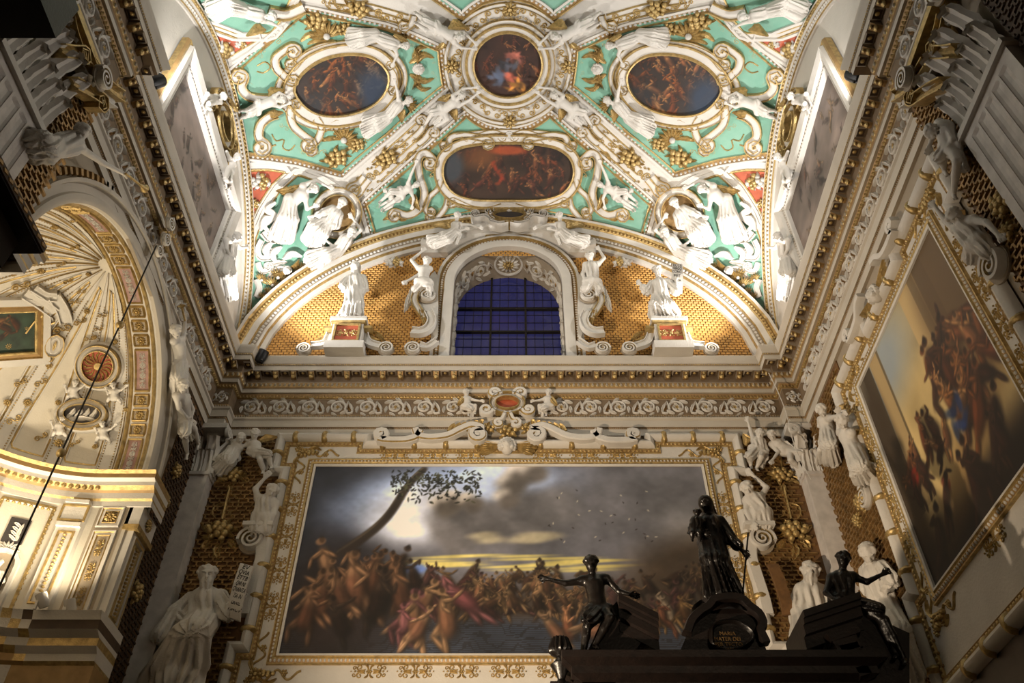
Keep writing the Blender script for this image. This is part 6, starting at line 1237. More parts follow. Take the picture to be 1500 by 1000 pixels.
for px in ((92, 480), (66, 526), (30, 415)): put('gilt_curl', scurl, DOME, px, (px[0] + 8, px[1] - 6), .26, apse, 1, .05)
for px in ((132, 495), (146, 480), (152, 460), (110, 440), (120, 425)): put('gilt_curl', scurl, DOME, px, (px[0] + 8, px[1] - 5), .14, apse, 1, .05)
for i, (px, lab) in enumerate((((88, 625), 'left of the dark relief'), ((152, 632), 'right of the dark relief'), ((108, 572), 'upper, beside the sun, nearer the picture'), ((168, 575), 'upper, beside the sun, nearer the arch'))):
    u, v = px; k = 1 if i % 2 == 0 else -1
    statue('stucco_putto', 'small gilded white cherub on the apse dome, ' + lab, DOME, [(u + 2 * k, v - 10), (u, v - 4), (u - 5, v - 3), (u - 10, v + 2), (u - 12, v - 4), (u + 5, v - 3), (u + 10, v - 4), (u + 15, v - 8), (u - 1, v + 7), (u - 8, v + 8), (u - 12, v + 15), (u + 6, v + 10), (u + 10, v + 15)], .11, hs=.35)
# arch: soffit band with panels, archivolt on the wall
th = np.radians(np.linspace(0, 180, 61)); ringp = lambda r, x, a: np.stack([np.full_like(a, x), APY + r * np.cos(a), APZ + r * np.sin(a)], -1)
mb = MB(); mb.add(np.stack([ringp(APR, AX, th), ringp(APR, -XW, th)], 1), grid_faces(61, 2), 'stucco')
for x in (AX + .02, -XW - .06): P = ringp(APR, x, th); sweep(mb, P, -unit(P - A([x, APY, APZ])), halfround(.03, .04), 1, 1, 'gold')
obj('soffit', mb, apse)
K = 30; ARABW = ARAB.copy(); ARABW.materials[0] = MATS['stucco']
for k in range(K):                           # panels of the soffit: long pink ones and small square ones with a boss
    a0 = PI * k / K; long_ = k % 6 in (0, 1, 2); 
    if k % 6 in (1, 2): continue
    a1 = PI * (k + (3 if long_ else 1)) / K - .015; a0 += .015; aa = np.linspace(a0, a1, 8); mb = MB(); x0, x1 = AX + .09, -XW - .13
    mb.add(np.stack([ringp(APR - .012, x0, aa), ringp(APR - .012, x1, aa)], 1), grid_faces(8, 2), 'pink' if long_ else 'plaster')
    loop = np.concatenate([ringp(APR, x0, aa), ringp(APR, x1, aa)[::-1]]); sweep(mb, loop, -unit((loop - A([0, APY, APZ])) * A([0, 1, 1])), halfround(.02, .035), 1, 1, 'gold', closed=True)
    pn = obj('soffit_panel', mb, apse); am = (a0 + a1) / 2
    for q in ((.25, .5, .75) if long_ else (.5,)):
        ang = a0 + (a1 - a0) * q; c = ringp(APR - .015, (x0 + x1) / 2, A([ang]))[0]; N = -A([0, math.cos(ang), math.sin(ang)]); T = A([0, -math.sin(ang), math.cos(ang)])
        inst('ornament', ARABW if long_ else whiteflower, frame_mat(c, T, np.cross(N, T), N, .26 if long_ else .15), apse)
mb = MB(); pr = [(.0, 0), (.0, .05), (.05, .08), (.12, .08), (.14, .04), (.24, .05), (.26, .12), (.31, .13), (.31, 0)]; ap = np.concatenate([[(APY - APR, 4.5)], np.stack([APY + APR * np.cos(th[::-1]), APZ + APR * np.sin(th[::-1])], 1), [(APY + APR, 4.5)]])
mould(mb, ap, pr, lambda uv, h: LEFT.at(uv, h), 'stone', closed=False); obj('archivolt', mb, apse)
for s in (-1, 1): mb = MB(); y_ = APY + s * APR; mb.add([(AX, y_, -1.6), (-XW, y_, -1.6), (-XW, y_, APZ), (AX, y_, APZ)], [(0, 1, 2, 3)], 'plaster'); obj('jamb', mb, apse, smooth=False)
mb = MB(); V, F = BOX5, BOX5F; Ms = []
for a in np.linspace(.06, PI - .06, 60): P = ringp(APR + .39, -XW, A([a]))[0]; T = A([0, -math.sin(a), math.cos(a)]); R = A([0, math.cos(a), math.sin(a)]); Ms.append(frame_mat(P, T * .07, R * .12, A([.05, 0, 0])))
units(mb, V, F, Ms, 'gilt_brown'); obj('arch_dentils', mb, apse, kind='stuff', smooth=False)
for px, z in (((225, 327), .26), ((218, 350), .24), ((207, 367), .22)): put('volute', VOLUTE, LEFT, px, (px[0] + 4, px[1] + 8), (z, z, .3), apse, 1, .22)
put('fruit_bunch', fr_gold, LEFT, (228, 345), (236, 352), .3, apse, 1, .15)
# cornices of the apse, pilasters, niche
def apse_ring(prof, m, name, a0=90, a1=270):
    mb = MB(); a = np.radians(np.linspace(a0, a1, 49)); prof = A(prof); V = np.stack([np.stack([AX + (APR - o) * np.cos(a), APY + (APR - o) * np.sin(a), np.full(49, z)], -1) for o, z in prof], 1); mm = [m[q % len(m)] for q in range(48 * (len(prof) - 1))]; mb.add(V, grid_faces(49, len(prof)), mm)
    for s in (-1, 1):                        # straight returns at the mouth of the apse
        V = np.stack([A([[AX, APY + s * (APR - o), z], [-XW + .30, APY + s * (APR - o), z]]) for o, z in prof], 1); mb.add(V, grid_faces(2, len(prof)), [m[q % len(m)] for q in range(len(prof) - 1)])
        e = [(-XW + .30, APY + s * (APR - o), z) for o, z in prof]; e2 = [(-XW + .30, APY + s * (APR + .45), z) for o, z in prof]; mb.add(e + e2, [(q, q + 1, len(e) + q + 1, len(e) + q) for q in range(len(e) - 1)], [m[q % len(m)] for q in range(len(e) - 1)])
    return obj(name, mb, apse)
apse_ring([(0, 6.72), (.03, 6.72), (.03, 6.80), (.06, 6.83), (.06, 6.92), (.09, 6.95), (.14, 7.0), (.14, 7.06), (.20, 7.09), (.20, 7.16), (.24, 7.2), (0, 7.2)], ['stucco', 'stucco', 'gold', 'stucco', 'ochre', 'gold', 'stucco', 'stucco', 'ochre', 'gold', 'stucco'], 'upper_cornice')
mb = MB(); a = np.radians(np.linspace(92, 268, 70)); P = np.stack([AX + (APR - .12) * np.cos(a), APY + (APR - .12) * np.sin(a), np.full(70, 6.97)], -1); V, F = ball(7, 5, (.035, .035, .035)); units(mb, V, F, [frame_mat(p, (1, 0, 0), (0, 1, 0), (0, 0, 1)) for p in P], 'gold'); obj('gilt_eggs', mb, apse, kind='stuff')
apse_ring([(0, 4.1), (.04, 4.1), (.04, 4.42), (.08, 4.46), (.08, 4.55), (.16, 4.62), (.16, 4.72), (.28, 4.78), (.28, 4.90), (.34, 5.0), (0, 5.02)], ['ochre', 'ochre', 'gold', 'stucco', 'stucco', 'gold', 'stucco', 'dark_brown', 'stucco', 'stucco', 'stucco'], 'lower_cornice')
def apse_pil(a, w, z0, z1, d, name):
    mb = MB(); a0, a1 = math.radians(a) - w / APR / 2, math.radians(a) + w / APR / 2; aa = np.linspace(a0, a1, 5); r0, r1 = APR, APR - d
    for zz0, zz1, k in ((z0, z1 - .42, 1.), (z1 - .42, z1 - .36, 1.5), (z1 - .36, z1 - .05, 1.2), (z1 - .05, z1, 1.6)):
        V = np.stack([np.stack([AX + r * np.cos(aa), APY + r * np.sin(aa), np.full(5, z)], -1) for r, z in ((r0, zz0), (APR - d * k, zz0), (APR - d * k, zz1), (r0, zz1))], 1); mb.add(V, grid_faces(5, 4), 'stucco')
        for e in (0, 4): mb.add(V[e], [(0, 1, 2, 3)], 'stucco')
    return obj(name, mb, apse, smooth=False)
for a in (97, 131, 158, 202, 229, 263): apse_pil(a, .34, 5.02, 6.74, .10, 'pilaster')
for a in (97, 131, 158):
    for z0, z1, w_, m in ((5.2, 6.25, .10, 'gold'), (6.42, 6.66, .17, 'gold')):
        mb = MB(); aa = math.radians(a); c = A([AX + (APR - .10 if z0 < 6 else APR - .12) * math.cos(aa), APY + (APR - .10 if z0 < 6 else APR - .12) * math.sin(aa), 0]); N = -A([math.cos(aa), math.sin(aa), 0]); S = Plane(c, np.cross((0, 0, 1), N), (0, 0, 1)); q = [(-w_, z0), (w_, z0), (w_, z1), (-w_, z1)]; mould(mb, q, [(-.015, 0), (-.01, .02), (.015, .02), (.02, 0)], lambda uv, h: S.at(uv, h), 'gold'); obj('inlay', mb, apse); 
        if z0 < 6:
            mb = MB(); V, F = ball(6, 4, (.03, .022, .03)); units(mb, V, F, [frame_mat(S.at(A([0, z]), .01), S.X, S.Y, S.N) for z in np.arange(5.26, 6.2, .055)], 'gold'); obj('bead_string', mb, apse, kind='stuff')
APW = lambda a: (lambda N, c: Plane(c, np.cross((0, 0, 1), N), (0, 0, 1)))(-A([math.cos(math.radians(a)), math.sin(math.radians(a)), 0]), A([AX + APR * math.cos(math.radians(a)), APY + APR * math.sin(math.radians(a)), 0]))
S = APW(114); q = [(-.30, 5.12), (.30, 5.12), (.30, 6.62), (-.30, 6.62)]; mb = MB(); mould(mb, q, [(-.06, 0), (-.05, .04), (-.01, .04), (.0, .01)], lambda uv, h: S.at(uv, h), ['stucco', 'gold', 'stucco']); V, F = ball(6, 3, (.028, .028, .02)); units(mb, V, F, [frame_mat(p, S.X, S.Y, S.N) for p in S.at(resample(A(q) * A([1.12, 1]), .075, True), .03)], 'gold'); obj('niche_border', mb, apse)
mb = MB(); patch(mb, S, S.at(A([(-.13, 6.02), (.13, 6.02), (.13, 6.40), (-.13, 6.40)])), 'slate', .02, .2); obj('dark_panel', mb, apse); inst('relief_figure', fig_w.mesh('relief_figure'), frame_mat(S.at(A([0, 6.2]), .02), S.Y, -S.X, S.N, .22), apse)
mb = MB(); nich = np.concatenate([[(-.16, 5.14), (-.16, 5.72)], arc(0, 5.72, .16, 180, 0, 9)[1:-1], [(.16, 5.72), (.16, 5.14)]]); mould(mb, nich, [(0, 0), (0, .05), (.05, .06), (.07, 0)], lambda uv, h: S.at(uv, h), 'stucco', closed=False); patch(mb, S, S.at(nich), 'plaster', .004, .2); leaf(mb, [(0, 0), (0, .1)], .0, .0) if False else None; obj('niche', mb, apse)
shell = MB(); [leaf(shell, [(0, 0), (.5 * math.cos(t), .5 * math.sin(t)), (1. * math.cos(t), 1. * math.sin(t))], .16, .15, 'stucco', 1) for t in np.linspace(.2, PI - .2, 8)]; inst('shell', shell.mesh('shell'), frame_mat(S.at(A([0, 5.9]), .02), S.X, S.Y, S.N, .15), apse)
def niche_fig():
    J = {}; P = lambda u, z, h: S.at(A([u, z]), h); pos = dict(head=(0, 5.66, .12), neck=(0, 5.58, .1), shl=(-.07, 5.55, .1), ell=(-.11, 5.44, .12), hal=(-.05, 5.38, .16), shr=(.07, 5.55, .1), elr=(.11, 5.44, .12), har=(.06, 5.36, .16), pel=(0, 5.38, .1), knl=(-.04, 5.26, .14), ftl=(-.04, 5.16, .1), knr=(.04, 5.26, .14), ftr=(.04, 5.16, .1))
    statue('niche_statue', 'small white robed statue in the shell niche of the apse wall', None, None, .11, robe=('skirt', 'top', 'sleeves'), J={k: P(*v) for k, v in pos.items()})
niche_fig()
# pilaster of the jamb beside the corner pier
mb = MB(); box(mb, (-XW, APY + APR + .03, 5.02), (-XW + .16, APY + APR + .52, 6.74), 'stucco'); box(mb, (-XW, APY + APR - .02, 6.36), (-XW + .22, APY + APR + .58, 6.44), 'gold'); box(mb, (-XW, APY + APR, 6.44), (-XW + .2, APY + APR + .55, 6.74), 'stucco'); obj('jamb_pilaster', mb, apse, smooth=False)
S3 = Plane((-XW + .16, APY + APR + .275, 5.7), (0, 1, 0), (0, 0, 1)); mb = MB(); mould(mb, [(-.16, -.58), (.16, -.58), (.16, .58), (-.16, .58)], [(-.03, 0), (-.02, .03), (.02, .03), (.03, 0), (.05, .0), (.06, .02), (.08, .02), (.09, 0)], lambda uv, h: S3.at(uv, h), ['stucco', 'gold', 'stucco', 'stucco', 'gold', 'gold', 'gold']); V, F = ball(6, 4, (.03, .022, .03)); units(mb, V, F, [frame_mat(S3.at(A([0, z]), .01), S3.X, S3.Y, S3.N) for z in np.arange(-.5, .5, .055)], 'gold'); obj('inlay', mb, apse)
inst('gem', whiteflower, frame_mat(S3.at(A([0, .89]), .05), S3.X, S3.Y, S3.N, .2), apse)
mb = MB(); box(mb, (-XW, APY + APR + .0, -1.6), (-XW + .05, APY + APR + .6, 4.9), 'brown_marble'); obj('jamb_base', mb, apse, smooth=False)
for z0, z1 in ((5.12, 6.3), (6.42, 6.68)):
    S4 = Plane(((AX - XW) / 2, APY + APR - .004, (z0 + z1) / 2), (1, 0, 0), (0, 0, 1)); mb = MB(); hz = (z1 - z0) / 2; mould(mb, [(-.13, -hz), (.13, -hz), (.13, hz), (-.13, hz)], [(-.035, 0), (-.03, .03), (-.01, .03), (.0, .01), (.03, .01), (.04, .025), (.05, 0)], lambda uv, h: S4.at(uv, h), ['stucco', 'stucco', 'gold', 'stucco', 'gold', 'gold']); obj('inlay', mb, apse)
    if z0 < 6:
        for z in (-.36, 0, .36): inst('ornament', ARAB, frame_mat(S4.at(A([0, z]), .004), S4.Y, -S4.X, S4.N, .3), apse)
    else: inst('gem', whiteflower, frame_mat(S4.P + S4.N * .01, S4.X, S4.Y, S4.N, .18), apse)
# floodlights on the lower apse cornice
def floodlight(name, label, P, aimv, m='stucco', r=.07, L=.18, energy=0, deg=120, color=WARM, glass=True):
    t = thing(name, label, 'spotlight', A(P) - A([0, 0, .1])); mb = MB(); d = unit(A(aimv)); lathe(mb, A(P) - d * L, d, [(0, 0), (r * .8, 0), (r, L * .3), (r, L), (r * .9, L), (r * .86, L - .02)], m, 16); obj('housing', mb, t)
    mb = MB(); box(mb, (P[0] - .015, P[1] - .015, P[2] - .1 - L * .6), (P[0] + .015, P[1] + .015, P[2] - L * .4), m); obj('bracket', mb, t, smooth=False)
    if glass: mb = MB(); lathe(mb, A(P) - d * .02, d, [(0, 0), (r * .86, 0)], 'lamp_glass', 16); obj('lens', mb, t)
    if energy: spot(name + '_light', A(P) + A([0, 0, EYE]) + d * .03, A(P) + A([0, 0, EYE]) + d * 2, energy, deg, .9, color, r)
    return t
floodlight('floodlight', 'white lit floodlight on the apse ledge, nearer the pier', (-5.50, APY + APR - .30, 5.16), (-.35, -.5, 1), 'stucco', energy=APSE_E * .6, deg=150, color=APSE_C)
floodlight('floodlight', 'white lit floodlight on the apse ledge, deeper in the apse', (-5.80, APY + APR - .45, 5.16), (-.5, -.6, 1), 'stucco', energy=APSE_E * .6, deg=150, color=APSE_C)
floodlight('floodlight', 'added unseen white floodlight on the apse ledge beside the near jamb', (-5.7, APY - APR + .5, 5.16), (-.4, .5, 1), 'stucco', energy=APSE_E, deg=150, color=APSE_C)  # unseen floodlight added to even out the light in the dome
floodlight('floodlight', 'added unseen white floodlight deep on the apse ledge, behind the canopy', (AX - 1.2, APY + .9, 5.16), (.1, -.1, 1), 'stucco', energy=APSE_E, deg=160, color=APSE_C)  # second unseen floodlight, added to brighten the depth of the apse
# lamp chain hanging from the keystone of the arch
cp = LEFT.px([(229, 360)], .34)[0]; ch = thing('lamp_chain', 'thin dark lamp chain with gilt knobs hanging from the apse keystone', 'chain', (cp[0], cp[1], .2)); mb = MB(); lathe(mb, (cp[0], cp[1], .2), (0, 0, 1), [(.0, 0), (.011, 0), (.011, cp[2] - .2), (0, cp[2] - .2)], 'iron', 6); obj('cable', mb, ch)
for px in ((178, 481), (90, 665)):
    t_ = LEFT.px([px], .34)[0]; mb = MB(); V, F = ball(12, 8, (.05, .05, .06)); mb.add(V + A([cp[0], cp[1], t_[2]]), F, 'gold'); obj('knob', mb, ch)

for k, (px, z) in enumerate((((118, 470), .2), ((128, 455), .16), ((60, 560), .2), ((40, 590), .22), ((20, 615), .22), ((72, 535), .18), ((30, 560), .2), ((10, 590), .2), ((180, 470), .14), ((170, 500), .14), ((188, 560), .14), ((186, 600), .14), ((110, 650), .16), ((140, 655), .16), ((60, 640), .2), ((85, 590), .16), ((100, 410), .16), ((130, 400), .14), ((90, 385), .16), ((60, 395), .2), ((110, 360), .16), ((80, 330), .18), ((110, 320), .16), ((60, 350), .16))):
    put(('gilt_curl', 'rosette')[k % 2], (scurl, whiteflower)[k % 2], DOME, px, (px[0] + 6, px[1] - 7), z * (1. if k % 2 == 0 else .6), apse, 1, .03)

# ================================================================== black wooden superstructure with figures, in front of the end wall
ALT = Plane((0, 7.0, 0), (1, 0, 0), (0, 0, 1))
def al(px, h=0.): return ALT.px([px], h)[0]
conf = thing('carved_confessional', 'tall black carved wooden confessional with broken pediment in front of the end wall', 'confessional', (2.0, 7.3, -1.6))
def slab(mb, px, h0, h1, m='walnut'):
    """solid prism: outline over the photograph on the plane of the front, extruded from h0 to h1"""
    P = ALT.uv(ALT.px(px)); n = len(P); F0 = ALT.at(P, h0); F1 = ALT.at(P, h1); mb.add(np.stack([F0, F1], 1), grid_faces(n, 2, True), m)
    S = Plane(ALT.at(A([0, 0]), h1), (1, 0, 0), (0, 0, 1)); patch(mb, S, F1, m, 0, .3); return mb
# body and entablature: straight runs through the pixel heights measured on the front plane
zt = al((1000, 968))[2]; x0, x1 = al((860, 975))[0], al((1250, 975))[0]; mb = MB(); box(mb, (x0, 7.0, -1.6), (x1, 8.0, zt - .55), 'walnut'); obj('body', mb, conf, smooth=False)
mb = MB(); path = [(x1 + .02, 8.0), (x1 + .02, 6.98), (x0 - .02, 6.98), (x0 - .02, 8.0)][::-1]; mould(mb, path, [(0, zt - .6), (-.06, zt - .58), (-.06, zt - .45), (-.03, zt - .42), (-.03, zt - .2), (-.12, zt - .16), (-.12, zt - .1), (-.2, zt - .06), (-.2, zt), (.5, zt)], lambda uv, h: planfn(A(uv), h), 'walnut', closed=False); obj('cornice', mb, conf)
# attic block with the inscribed cartouche, carrying the standing figure
mb = MB(); att = [(1004, 935), (1010, 918), (1022, 905), (1035, 897), (1042, 888), (1060, 884), (1082, 886), (1094, 897), (1108, 908), (1114, 922), (1110, 932), (1118, 950), (1126, 970), (990, 970), (998, 950)]; slab(mb, att, -.5, .06); obj('attic', mb, conf, smooth=False)
mb = MB(); strip(mb, ALT, att[:12], flatband(.04, .12), 1, 1, 'walnut', lift=.03); obj('attic_moulding', mb, conf)
mb = MB(); co = [(1066 + 30 * math.cos(t) * (1 + .12 * math.cos(3 * t)), 940 - 22 * math.sin(t)) for t in np.linspace(0, 2 * PI, 26, endpoint=False)]; slab(mb, co, .0, .10, 'ebony'); strip(mb, ALT, co, halfround(.02, .05), 1, 1, 'ebony', closed=True, lift=.09); ct = obj('cartouche', mb, conf)
for i, tx in enumerate(('MARIA', 'MATER DEI', 'SPER TECTO', 'SVAM')):
    cu = bpy.data.curves.new('inscription', 'FONT'); cu.body = tx; cu.align_x = 'CENTER'; cu.size = .046; cu.extrude = .002; cu.materials.append(MATS['gilt_brown']); o = bpy.data.objects.new('inscription', cu); COL.objects.link(o); o.parent = ct; p = al((1066, 930 + 8 * i), .115) - BASE[conf.name]; o.matrix_local = Matrix([list(r) for r in frame_mat(p, (1, 0, 0), (0, 0, 1), (0, -1, 0), 1.)])
mb = MB(); c = al((1062, 884)); lathe(mb, c + A([0, .15, -.06]), (0, 0, 1), [(.3, -.06), (.27, 0), (.24, .03), (.24, .07), (.27, .09), (.0, .09)], 'walnut', 20); obj('plinth', mb, conf)
# raking pediment pieces under the seated figures
def rake(px_top, drop, h0, h1, name):
    mb = MB(); P = ALT.uv(ALT.px(px_top)); d = unit(P[1] - P[0]); 
    for k, (o, t_, out) in enumerate(((0, .06, .10), (.06, .04, .06), (.10, .08, .02), (.18, drop, -.04))):
        q = A([P[0] - A([0, o]), P[1] - A([0, o]), P[1] - A([0, o + t_]), P[0] - A([0, o + t_])]); F0 = ALT.at(q, h0); F1 = ALT.at(q, h1 + out); mb.add(np.stack([F0, F1], 1), grid_faces(4, 2, True), 'walnut'); mb.add(F1, [(0, 1, 2, 3)], 'walnut')
    return obj(name, mb, conf, smooth=False)
mb = MB(); slab(mb, [(838, 1005), (850, 980), (884, 905), (903, 884), (959, 912), (945, 935), (922, 967), (900, 1005)], -.45, .05); obj('raking_block', mb, conf, smooth=False)
rake([(903, 884), (960, 913)], .1, -.45, .10, 'raking_cornice'); rake([(1168, 909), (1250, 882)], .1, -.45, .10, 'raking_cornice')
mb = MB(); slab(mb, [(1176, 918), (1250, 893), (1330, 930), (1330, 1005), (1254, 1005), (1236, 962), (1200, 940)], -.45, .04); obj('raking_block', mb, conf, smooth=False)
for k, (a, b, w_) in enumerate((((1208, 944), (1250, 930), .05), ((1218, 958), (1252, 948), .07), ((1226, 962), (1252, 956), .05), ((1246, 972), (1270, 964), .06), ((1250, 994), (1266, 989), .05))):
    mb = MB(); strip(mb, ALT, [a, b], flatband(w_, .14), 1, 1, 'walnut', smooth=False, lift=.0); obj('moulding', mb, conf, smooth=False)
fin = MB(); c = al((822, 985)); lathe(fin, c - A([0, 0, .12]), (0, 0, 1), [(.0, 0), (.07, .0), (.03, .06), (.05, .12), (.09, .18), (.05, .22), (.03, .25)], 'ebony', 14)
for k in range(7): a = k * .9; P = c + A([0, 0, .12]); Q = catmull([P, P + A([.08 * math.cos(a), .08 * math.sin(a), .06]), P + A([.05 * math.cos(a), .05 * math.sin(a), .17])], 5); sweep(fin, Q, np.tile(A([math.cos(a), math.sin(a), .3]), (len(Q), 1)), LEAFP, .035, .03, 'ebony')
obj('finial', fin, conf)
mb = MB(); slab(mb, [(806, 1000), (838, 1000), (850, 1040), (800, 1040)], -.4, .04); obj('finial_base', mb, conf, smooth=False)
WS_ = dict(m='ebony', fingers=True, cat='statue')
statue('wooden_figure', 'black carved man seated on the raking pediment, arm stretched towards the great painting', ALT, [(866, 828, .05), (867, 842, 0), (851, 851, 0), (828, 854, .04), (803, 848, .08), (889, 848, 0), (907, 866, .02), (922, 870, .04), (877, 897, 0), (862, 908, .16), (853, 965, .1), (894, 905, .18), (872, 945, .12)], .165, robe=('sash',), **WS_, cell=.0105)
def staff(a, b, h, name='staff'):
    def f(root, fx, J): P = ALT.px([a, b], h); mb = MB(); lathe(mb, P[0], P[1] - P[0], [(.0, 0), (.008, 0), (.008, np.linalg.norm(P[1] - P[0])), (0, np.linalg.norm(P[1] - P[0]))], 'ebony', 8); obj(name, mb, root)
    return f
statue('wooden_figure', 'black carved woman in flowing robes with a staff, standing on the attic block', ALT, [(1035, 741, .04), (1039, 754, 0), (1024, 765, 0), (1017, 777, .05), (1028, 780, .1), (1055, 763, 0), (1070, 788, .02), (1087, 806, .05), (1042, 793, 0), (1037, 820, .08), (1046, 876, .02), (1058, 822, .06), (1076, 876, .02)], .17, robe=('skirt', 'top', 'sleeves', 'cloak'), hair='hood', **WS_, cell=.0105, parts=staff((1096, 780), (1087, 880), .06))
statue('wooden_child', 'small black carved child held by the standing robed woman', ALT, [(1021, 752, .1), (1020, 760, .1), (1015, 762, .1), (1012, 768, .12), (1016, 773, .14), (1026, 762, .1), (1031, 764, .1), (1034, 760, .08), (1019, 774, .1), (1014, 780, .14), (1014, 790, .1), (1024, 780, .14), (1026, 790, .1)], .095, robe=('top',), **WS_, cell=.0085)
statue('wooden_figure', 'black carved figure seated at the end of the pediment, arm stretched to the side wall', ALT, [(1235, 822, .05), (1234, 837, 0), (1217, 847, 0), (1210, 868, .04), (1222, 877, .1), (1251, 845, 0), (1270, 852, .02), (1292, 841, .04), (1236, 879, 0), (1284, 893, .1), (1312, 960, .06), (1296, 908, .12), (1326, 968, .08)], .165, robe=('sash', 'top'), **WS_, cell=.0105)
statue('wooden_dove', 'small black carved bird-like ornament on the pediment edge', ALT, [(1182, 893, .05), (1184, 896, .05), (1182, 898, .05), None, None, (1190, 897, .05), None, None, (1192, 900, .05), (1194, 901, .05), None, (1198, 900, .05), None], .04, m='ebony', hair='none', cell=.006) if False else None

# ================================================================== near piers: fluted pilasters, capitals, gilded curves; dark wood near the camera
def fluted(s):
    t = thing('fluted_pilaster', 'fluted stone pilaster with leafy capital on the near pier ' + ('beside the apse' if s < 0 else 'beside the wall painting'), 'pilaster', (s * 4.95, 4.4, -1.6), kind='structure'); mb = MB(); y0, y1, n = 3.9, 4.96, 5; pts = [(y0, 0.), (y0, .13)]
    for k in range(n):
        c = y0 + .1 + (y1 - y0 - .2) * (k + .5) / n; r = (y1 - y0 - .2) / n * .42; pts += [(c - r, .13)] + [(c - r * math.cos(a), .13 - r * .4 * math.sin(a)) for a in np.linspace(.3, PI - .3, 5)] + [(c + r, .13)]
    pts += [(y1, .13), (y1, 0.)]; pts = A(pts); V = np.stack([np.stack([s * (5.02 - pts[:, 1]), pts[:, 0], np.full(len(pts), z)], -1) for z in (-1.6, 7.68)], 1); mb.add(V, grid_faces(len(pts), 2), 'marble'); fb = np.where(pts[:, 1] > 0, .13, 0); V = np.stack([np.stack([s * (5.02 - d), pts[:, 0], np.full(len(pts), z)], -1) for d, z in ((pts[:, 1], 7.68), (fb, 7.72), (fb, 7.84))], 1); mb.add(V, grid_faces(len(pts), 3), 'marble')
    obj('shaft', mb, t, smooth=False); mb = MB(); a_, b_ = sorted((s * 5.02, s * 4.84)); box(mb, (a_, y0 - .05, 7.82), (b_, y1 + .05, 7.90), 'stucco'); obj('astragal', mb, t, smooth=False); mb = MB(); W = A([-s, 0, 0.])
    for row, (k_, a, b, out, wd) in enumerate(((5, 7.9, 8.5, .16, .11), (4, 8.2, 8.95, .26, .13))):
        for k in range(k_):
            y = y0 + (y1 - y0) * (k + .5) / k_; tt = np.linspace(0, 1, 10); P = A([s * 4.95, y, 0]) + A([0, 0, 1.]) * (a + (b - a) * tt)[:, None] + W * (out * tt ** 2.4)[:, None]; P[-1, 2] -= .1; sweep(mb, P, np.tile(W, (10, 1)), LEAFP, wd * (1.1 - .35 * tt) * (.8 + .25 * np.abs(np.sin(tt * 10))), .06, 'stucco')
    obj('capital_leaves', mb, t)
    for y in (y0 + .02, y1 - .02): put('volute', VOLUTE, LEFTN if s < 0 else RIGHTN, None, None, (.32, .32, .5), t, 1, .22, P0=(s * 4.94, y, 9.1), D=(0, 0, 1))
    mb = MB(); box(mb, (min(s * 5.02, s * 4.75), y0 - .1, 9.24), (max(s * 5.02, s * 4.75), y1 + .1, 9.33), 'gold'); obj('abacus', mb, t, smooth=False)
    return t
FL = fluted(-1); FR = fluted(1)
ND = Deco(LEFTN, wall_left, False); NR = Deco(RIGHTN, wall_right, False)
for D_, f in ((ND, lambda L: L), (NR, lambda L: [(2 * 745 - x, y + (0 if x > 0 else 0)) for x, y in L])):
    D_.stroke(f([(84, 20), (88, 40), (94, 58), (100, 72)]), .05, .10, 'gold', lift=.1, name='gilt_curve'); D_.stroke(f([(104, 90), (118, 112), (134, 129), (152, 141)]), .05, .12, 'gold', lift=.12, name='gilt_curve'); D_.stroke(f([(98, 96), (112, 120), (130, 138), (146, 150)]), .05, .10, 'stucco', lift=.1, name='curve')
    D_.stroke(f([(60, 74), (76, 76), (90, 76)]), .05, .14, 'gold', lift=.1, v1=5, name='gilt_scroll'); D_.stroke(f([(78, 122), (98, 132), (120, 146)]), .05, .14, 'gold', lift=.1, v1=6, name='gilt_scroll')
    p = f([(119, 78)])[0]; put('gilt_flower', flower, D_.surf, p, (p[0] + 5, p[1] + 8), .20, D_.parent, 1, .1); p = f([(82, 28)])[0]; put('cherub_head', CHERUB, D_.surf, p, (p[0] + 3, p[1] + 10), .5, D_.parent, 1, .1)
mb = MB(); lattice(mb, Plane((-5.0, 0, 0), (0, 1, 0), (0, 0, 1)), [(4.98, 4.2), (5.47, 4.2), (5.47, 9.33), (4.98, 9.33)], .15, .075, .034, .03, 'gilt_brown'); obj('lattice', mb, wall_left, smooth=False, kind='stuff')
S = Plane((-3.8, 0, 0), (0, 1, 0), (0, 0, 1)); a, b = S.px([(8, 258)])[0], S.px([(66, 357)])[0]; can = thing('carved_canopy', 'dark inlaid wooden canopy end jutting in front of the apse', 'canopy', (-4.4, 3.6, a[2] - .3))
mb = MB(); zt_ = (a[2] + b[2]) / 2; box(mb, (-5.02, 1.5, zt_ - .10), (-3.78, b[1], zt_), 'walnut'); obj('cornice', mb, can, smooth=False); mb = MB(); box(mb, (-3.78, 1.5, zt_ - .085), (-3.765, b[1], zt_ - .015), 'dark_brown'); V, F = BOX5, BOX5F; units(mb, V, F, [frame_mat((-3.765, y, zt_ - .05), A([0, .06, .02]), A([0, -.02, .03]), A([.008, 0, 0])) for y in np.arange(2.2, b[1], .09)], 'gilt_brown'); obj('inlay', mb, can, smooth=False)
mb = MB(); box(mb, (-4.95, 1.5, zt_ - .42), (-3.92, b[1] - .12, zt_ - .10), 'darkvoid'); obj('soffit', mb, can, smooth=False); mb = MB(); fnS = lambda uv, h: Plane((-4.4, (b[1] + 2.2) / 2, zt_ - .42), (1, 0, 0), (0, -1, 0)).at(uv, h); mould(mb, A([(-.4, -.8), (.4, -.8), (.4, .8), (-.4, .8)]), [(0, 0), (.02, .05), (.06, .05), (.08, 0)], fnS, 'gilt_brown'); obj('soffit_frame', mb, can)
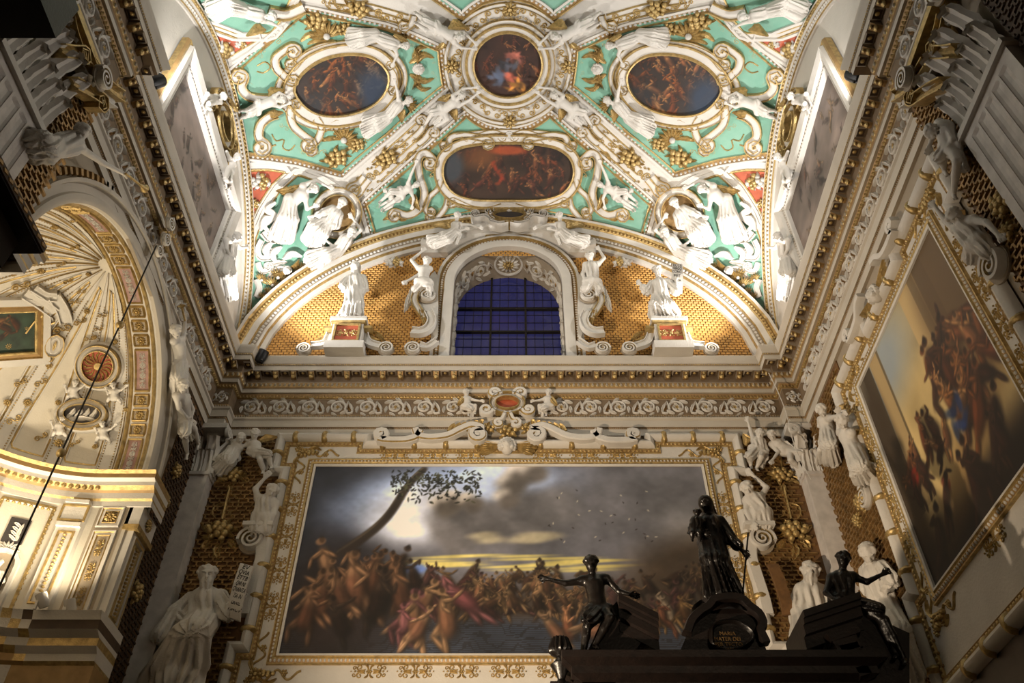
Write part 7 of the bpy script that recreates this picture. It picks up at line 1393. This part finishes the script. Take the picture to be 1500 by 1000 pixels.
S = Plane((0, 3.4, 0), (1, 0, 0), (0, 0, 1)); a = S.px([(82, 56)])[0]; c = S.px([(82, 14)])[0]; bm = thing('carved_beam', 'dark carved wooden beam crossing in the near corner above the fluted pilaster', 'beam', (-4.6, 3.3, a[2])); mb = MB(); box(mb, (-5.02, 3.0, a[2]), (a[0], 3.4, c[2]), 'walnut'); obj('timber', mb, bm, smooth=False)
mb = MB(); mould(mb, [(-5.0, 0.), (a[0], 0.)], [(0, 0), (.0, .03), (.05, .05), (.1, .03), (.1, 0)], lambda uv, h: np.stack([A(uv)[:, 0], 3.0 - h, a[2] + A(uv)[:, 1]], 1), 'gilt_brown', closed=False); obj('carving', mb, bm)
# spotlights of the vault, black cylinders standing on the cornice
def blackspot(label, P, aimv): return floodlight('spotlight', label, P, aimv, 'black_metal', .10, .24, 0, glass=True)
blackspot('black cylindrical spotlight on the near cornice ledge above the apse', LEFT.px([(236, 117)], .36)[0], (.35, .25, 1)); blackspot('black cylindrical spotlight on the near cornice ledge opposite the apse', RIGHT.px([(1245, 108)], .36)[0], (-.35, .25, 1)); blackspot('black cylindrical spotlight on the cornice in the far corner beside the lunette', BACK.px([(387, 514)], .42)[0], (.35, -.3, 1))

P = Plane((0, 11.35, 0), (1, 0, 0), (0, 0, 1)).px([(1126, 546), (1140, 575), (1152, 606), (1160, 640), (1172, 672), (1188, 702)]); cb = MB(); P = catmull(P, 6); T = np.gradient(P, axis=0); sweep(cb, P, np.tile(A([0, -1., 0]), (len(P), 1)), [(-.008, 0), (-.006, .008), (.006, .008), (.008, 0), (-.008, 0)], 1, 1, 'stucco', cap=False); obj('loose_cable', cb, None, base=P[-1], label='thin pale cable hanging down over the cornice beside the pier', cat='cable')

for s_, wl in ((-1, wall_left), (1, wall_right)):
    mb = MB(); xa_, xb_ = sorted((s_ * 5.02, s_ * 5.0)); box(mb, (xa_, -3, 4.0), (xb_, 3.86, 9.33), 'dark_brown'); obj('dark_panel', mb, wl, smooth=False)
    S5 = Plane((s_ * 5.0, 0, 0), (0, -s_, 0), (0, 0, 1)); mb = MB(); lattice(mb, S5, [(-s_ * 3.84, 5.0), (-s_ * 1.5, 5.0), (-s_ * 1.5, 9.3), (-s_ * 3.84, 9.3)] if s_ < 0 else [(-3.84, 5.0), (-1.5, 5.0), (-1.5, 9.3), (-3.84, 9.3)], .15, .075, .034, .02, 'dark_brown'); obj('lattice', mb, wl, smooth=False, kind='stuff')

# lettering becomes plain mesh
bpy.context.view_layer.update(); _dg = bpy.context.evaluated_depsgraph_get()
for o in [q for q in bpy.data.objects if q.type == 'FONT']:
    me = bpy.data.meshes.new_from_object(o.evaluated_get(_dg)); n = bpy.data.objects.new('lettering', me); COL.objects.link(n); n.parent = o.parent; n.matrix_local = o.matrix_local.copy(); bpy.data.objects.remove(o)
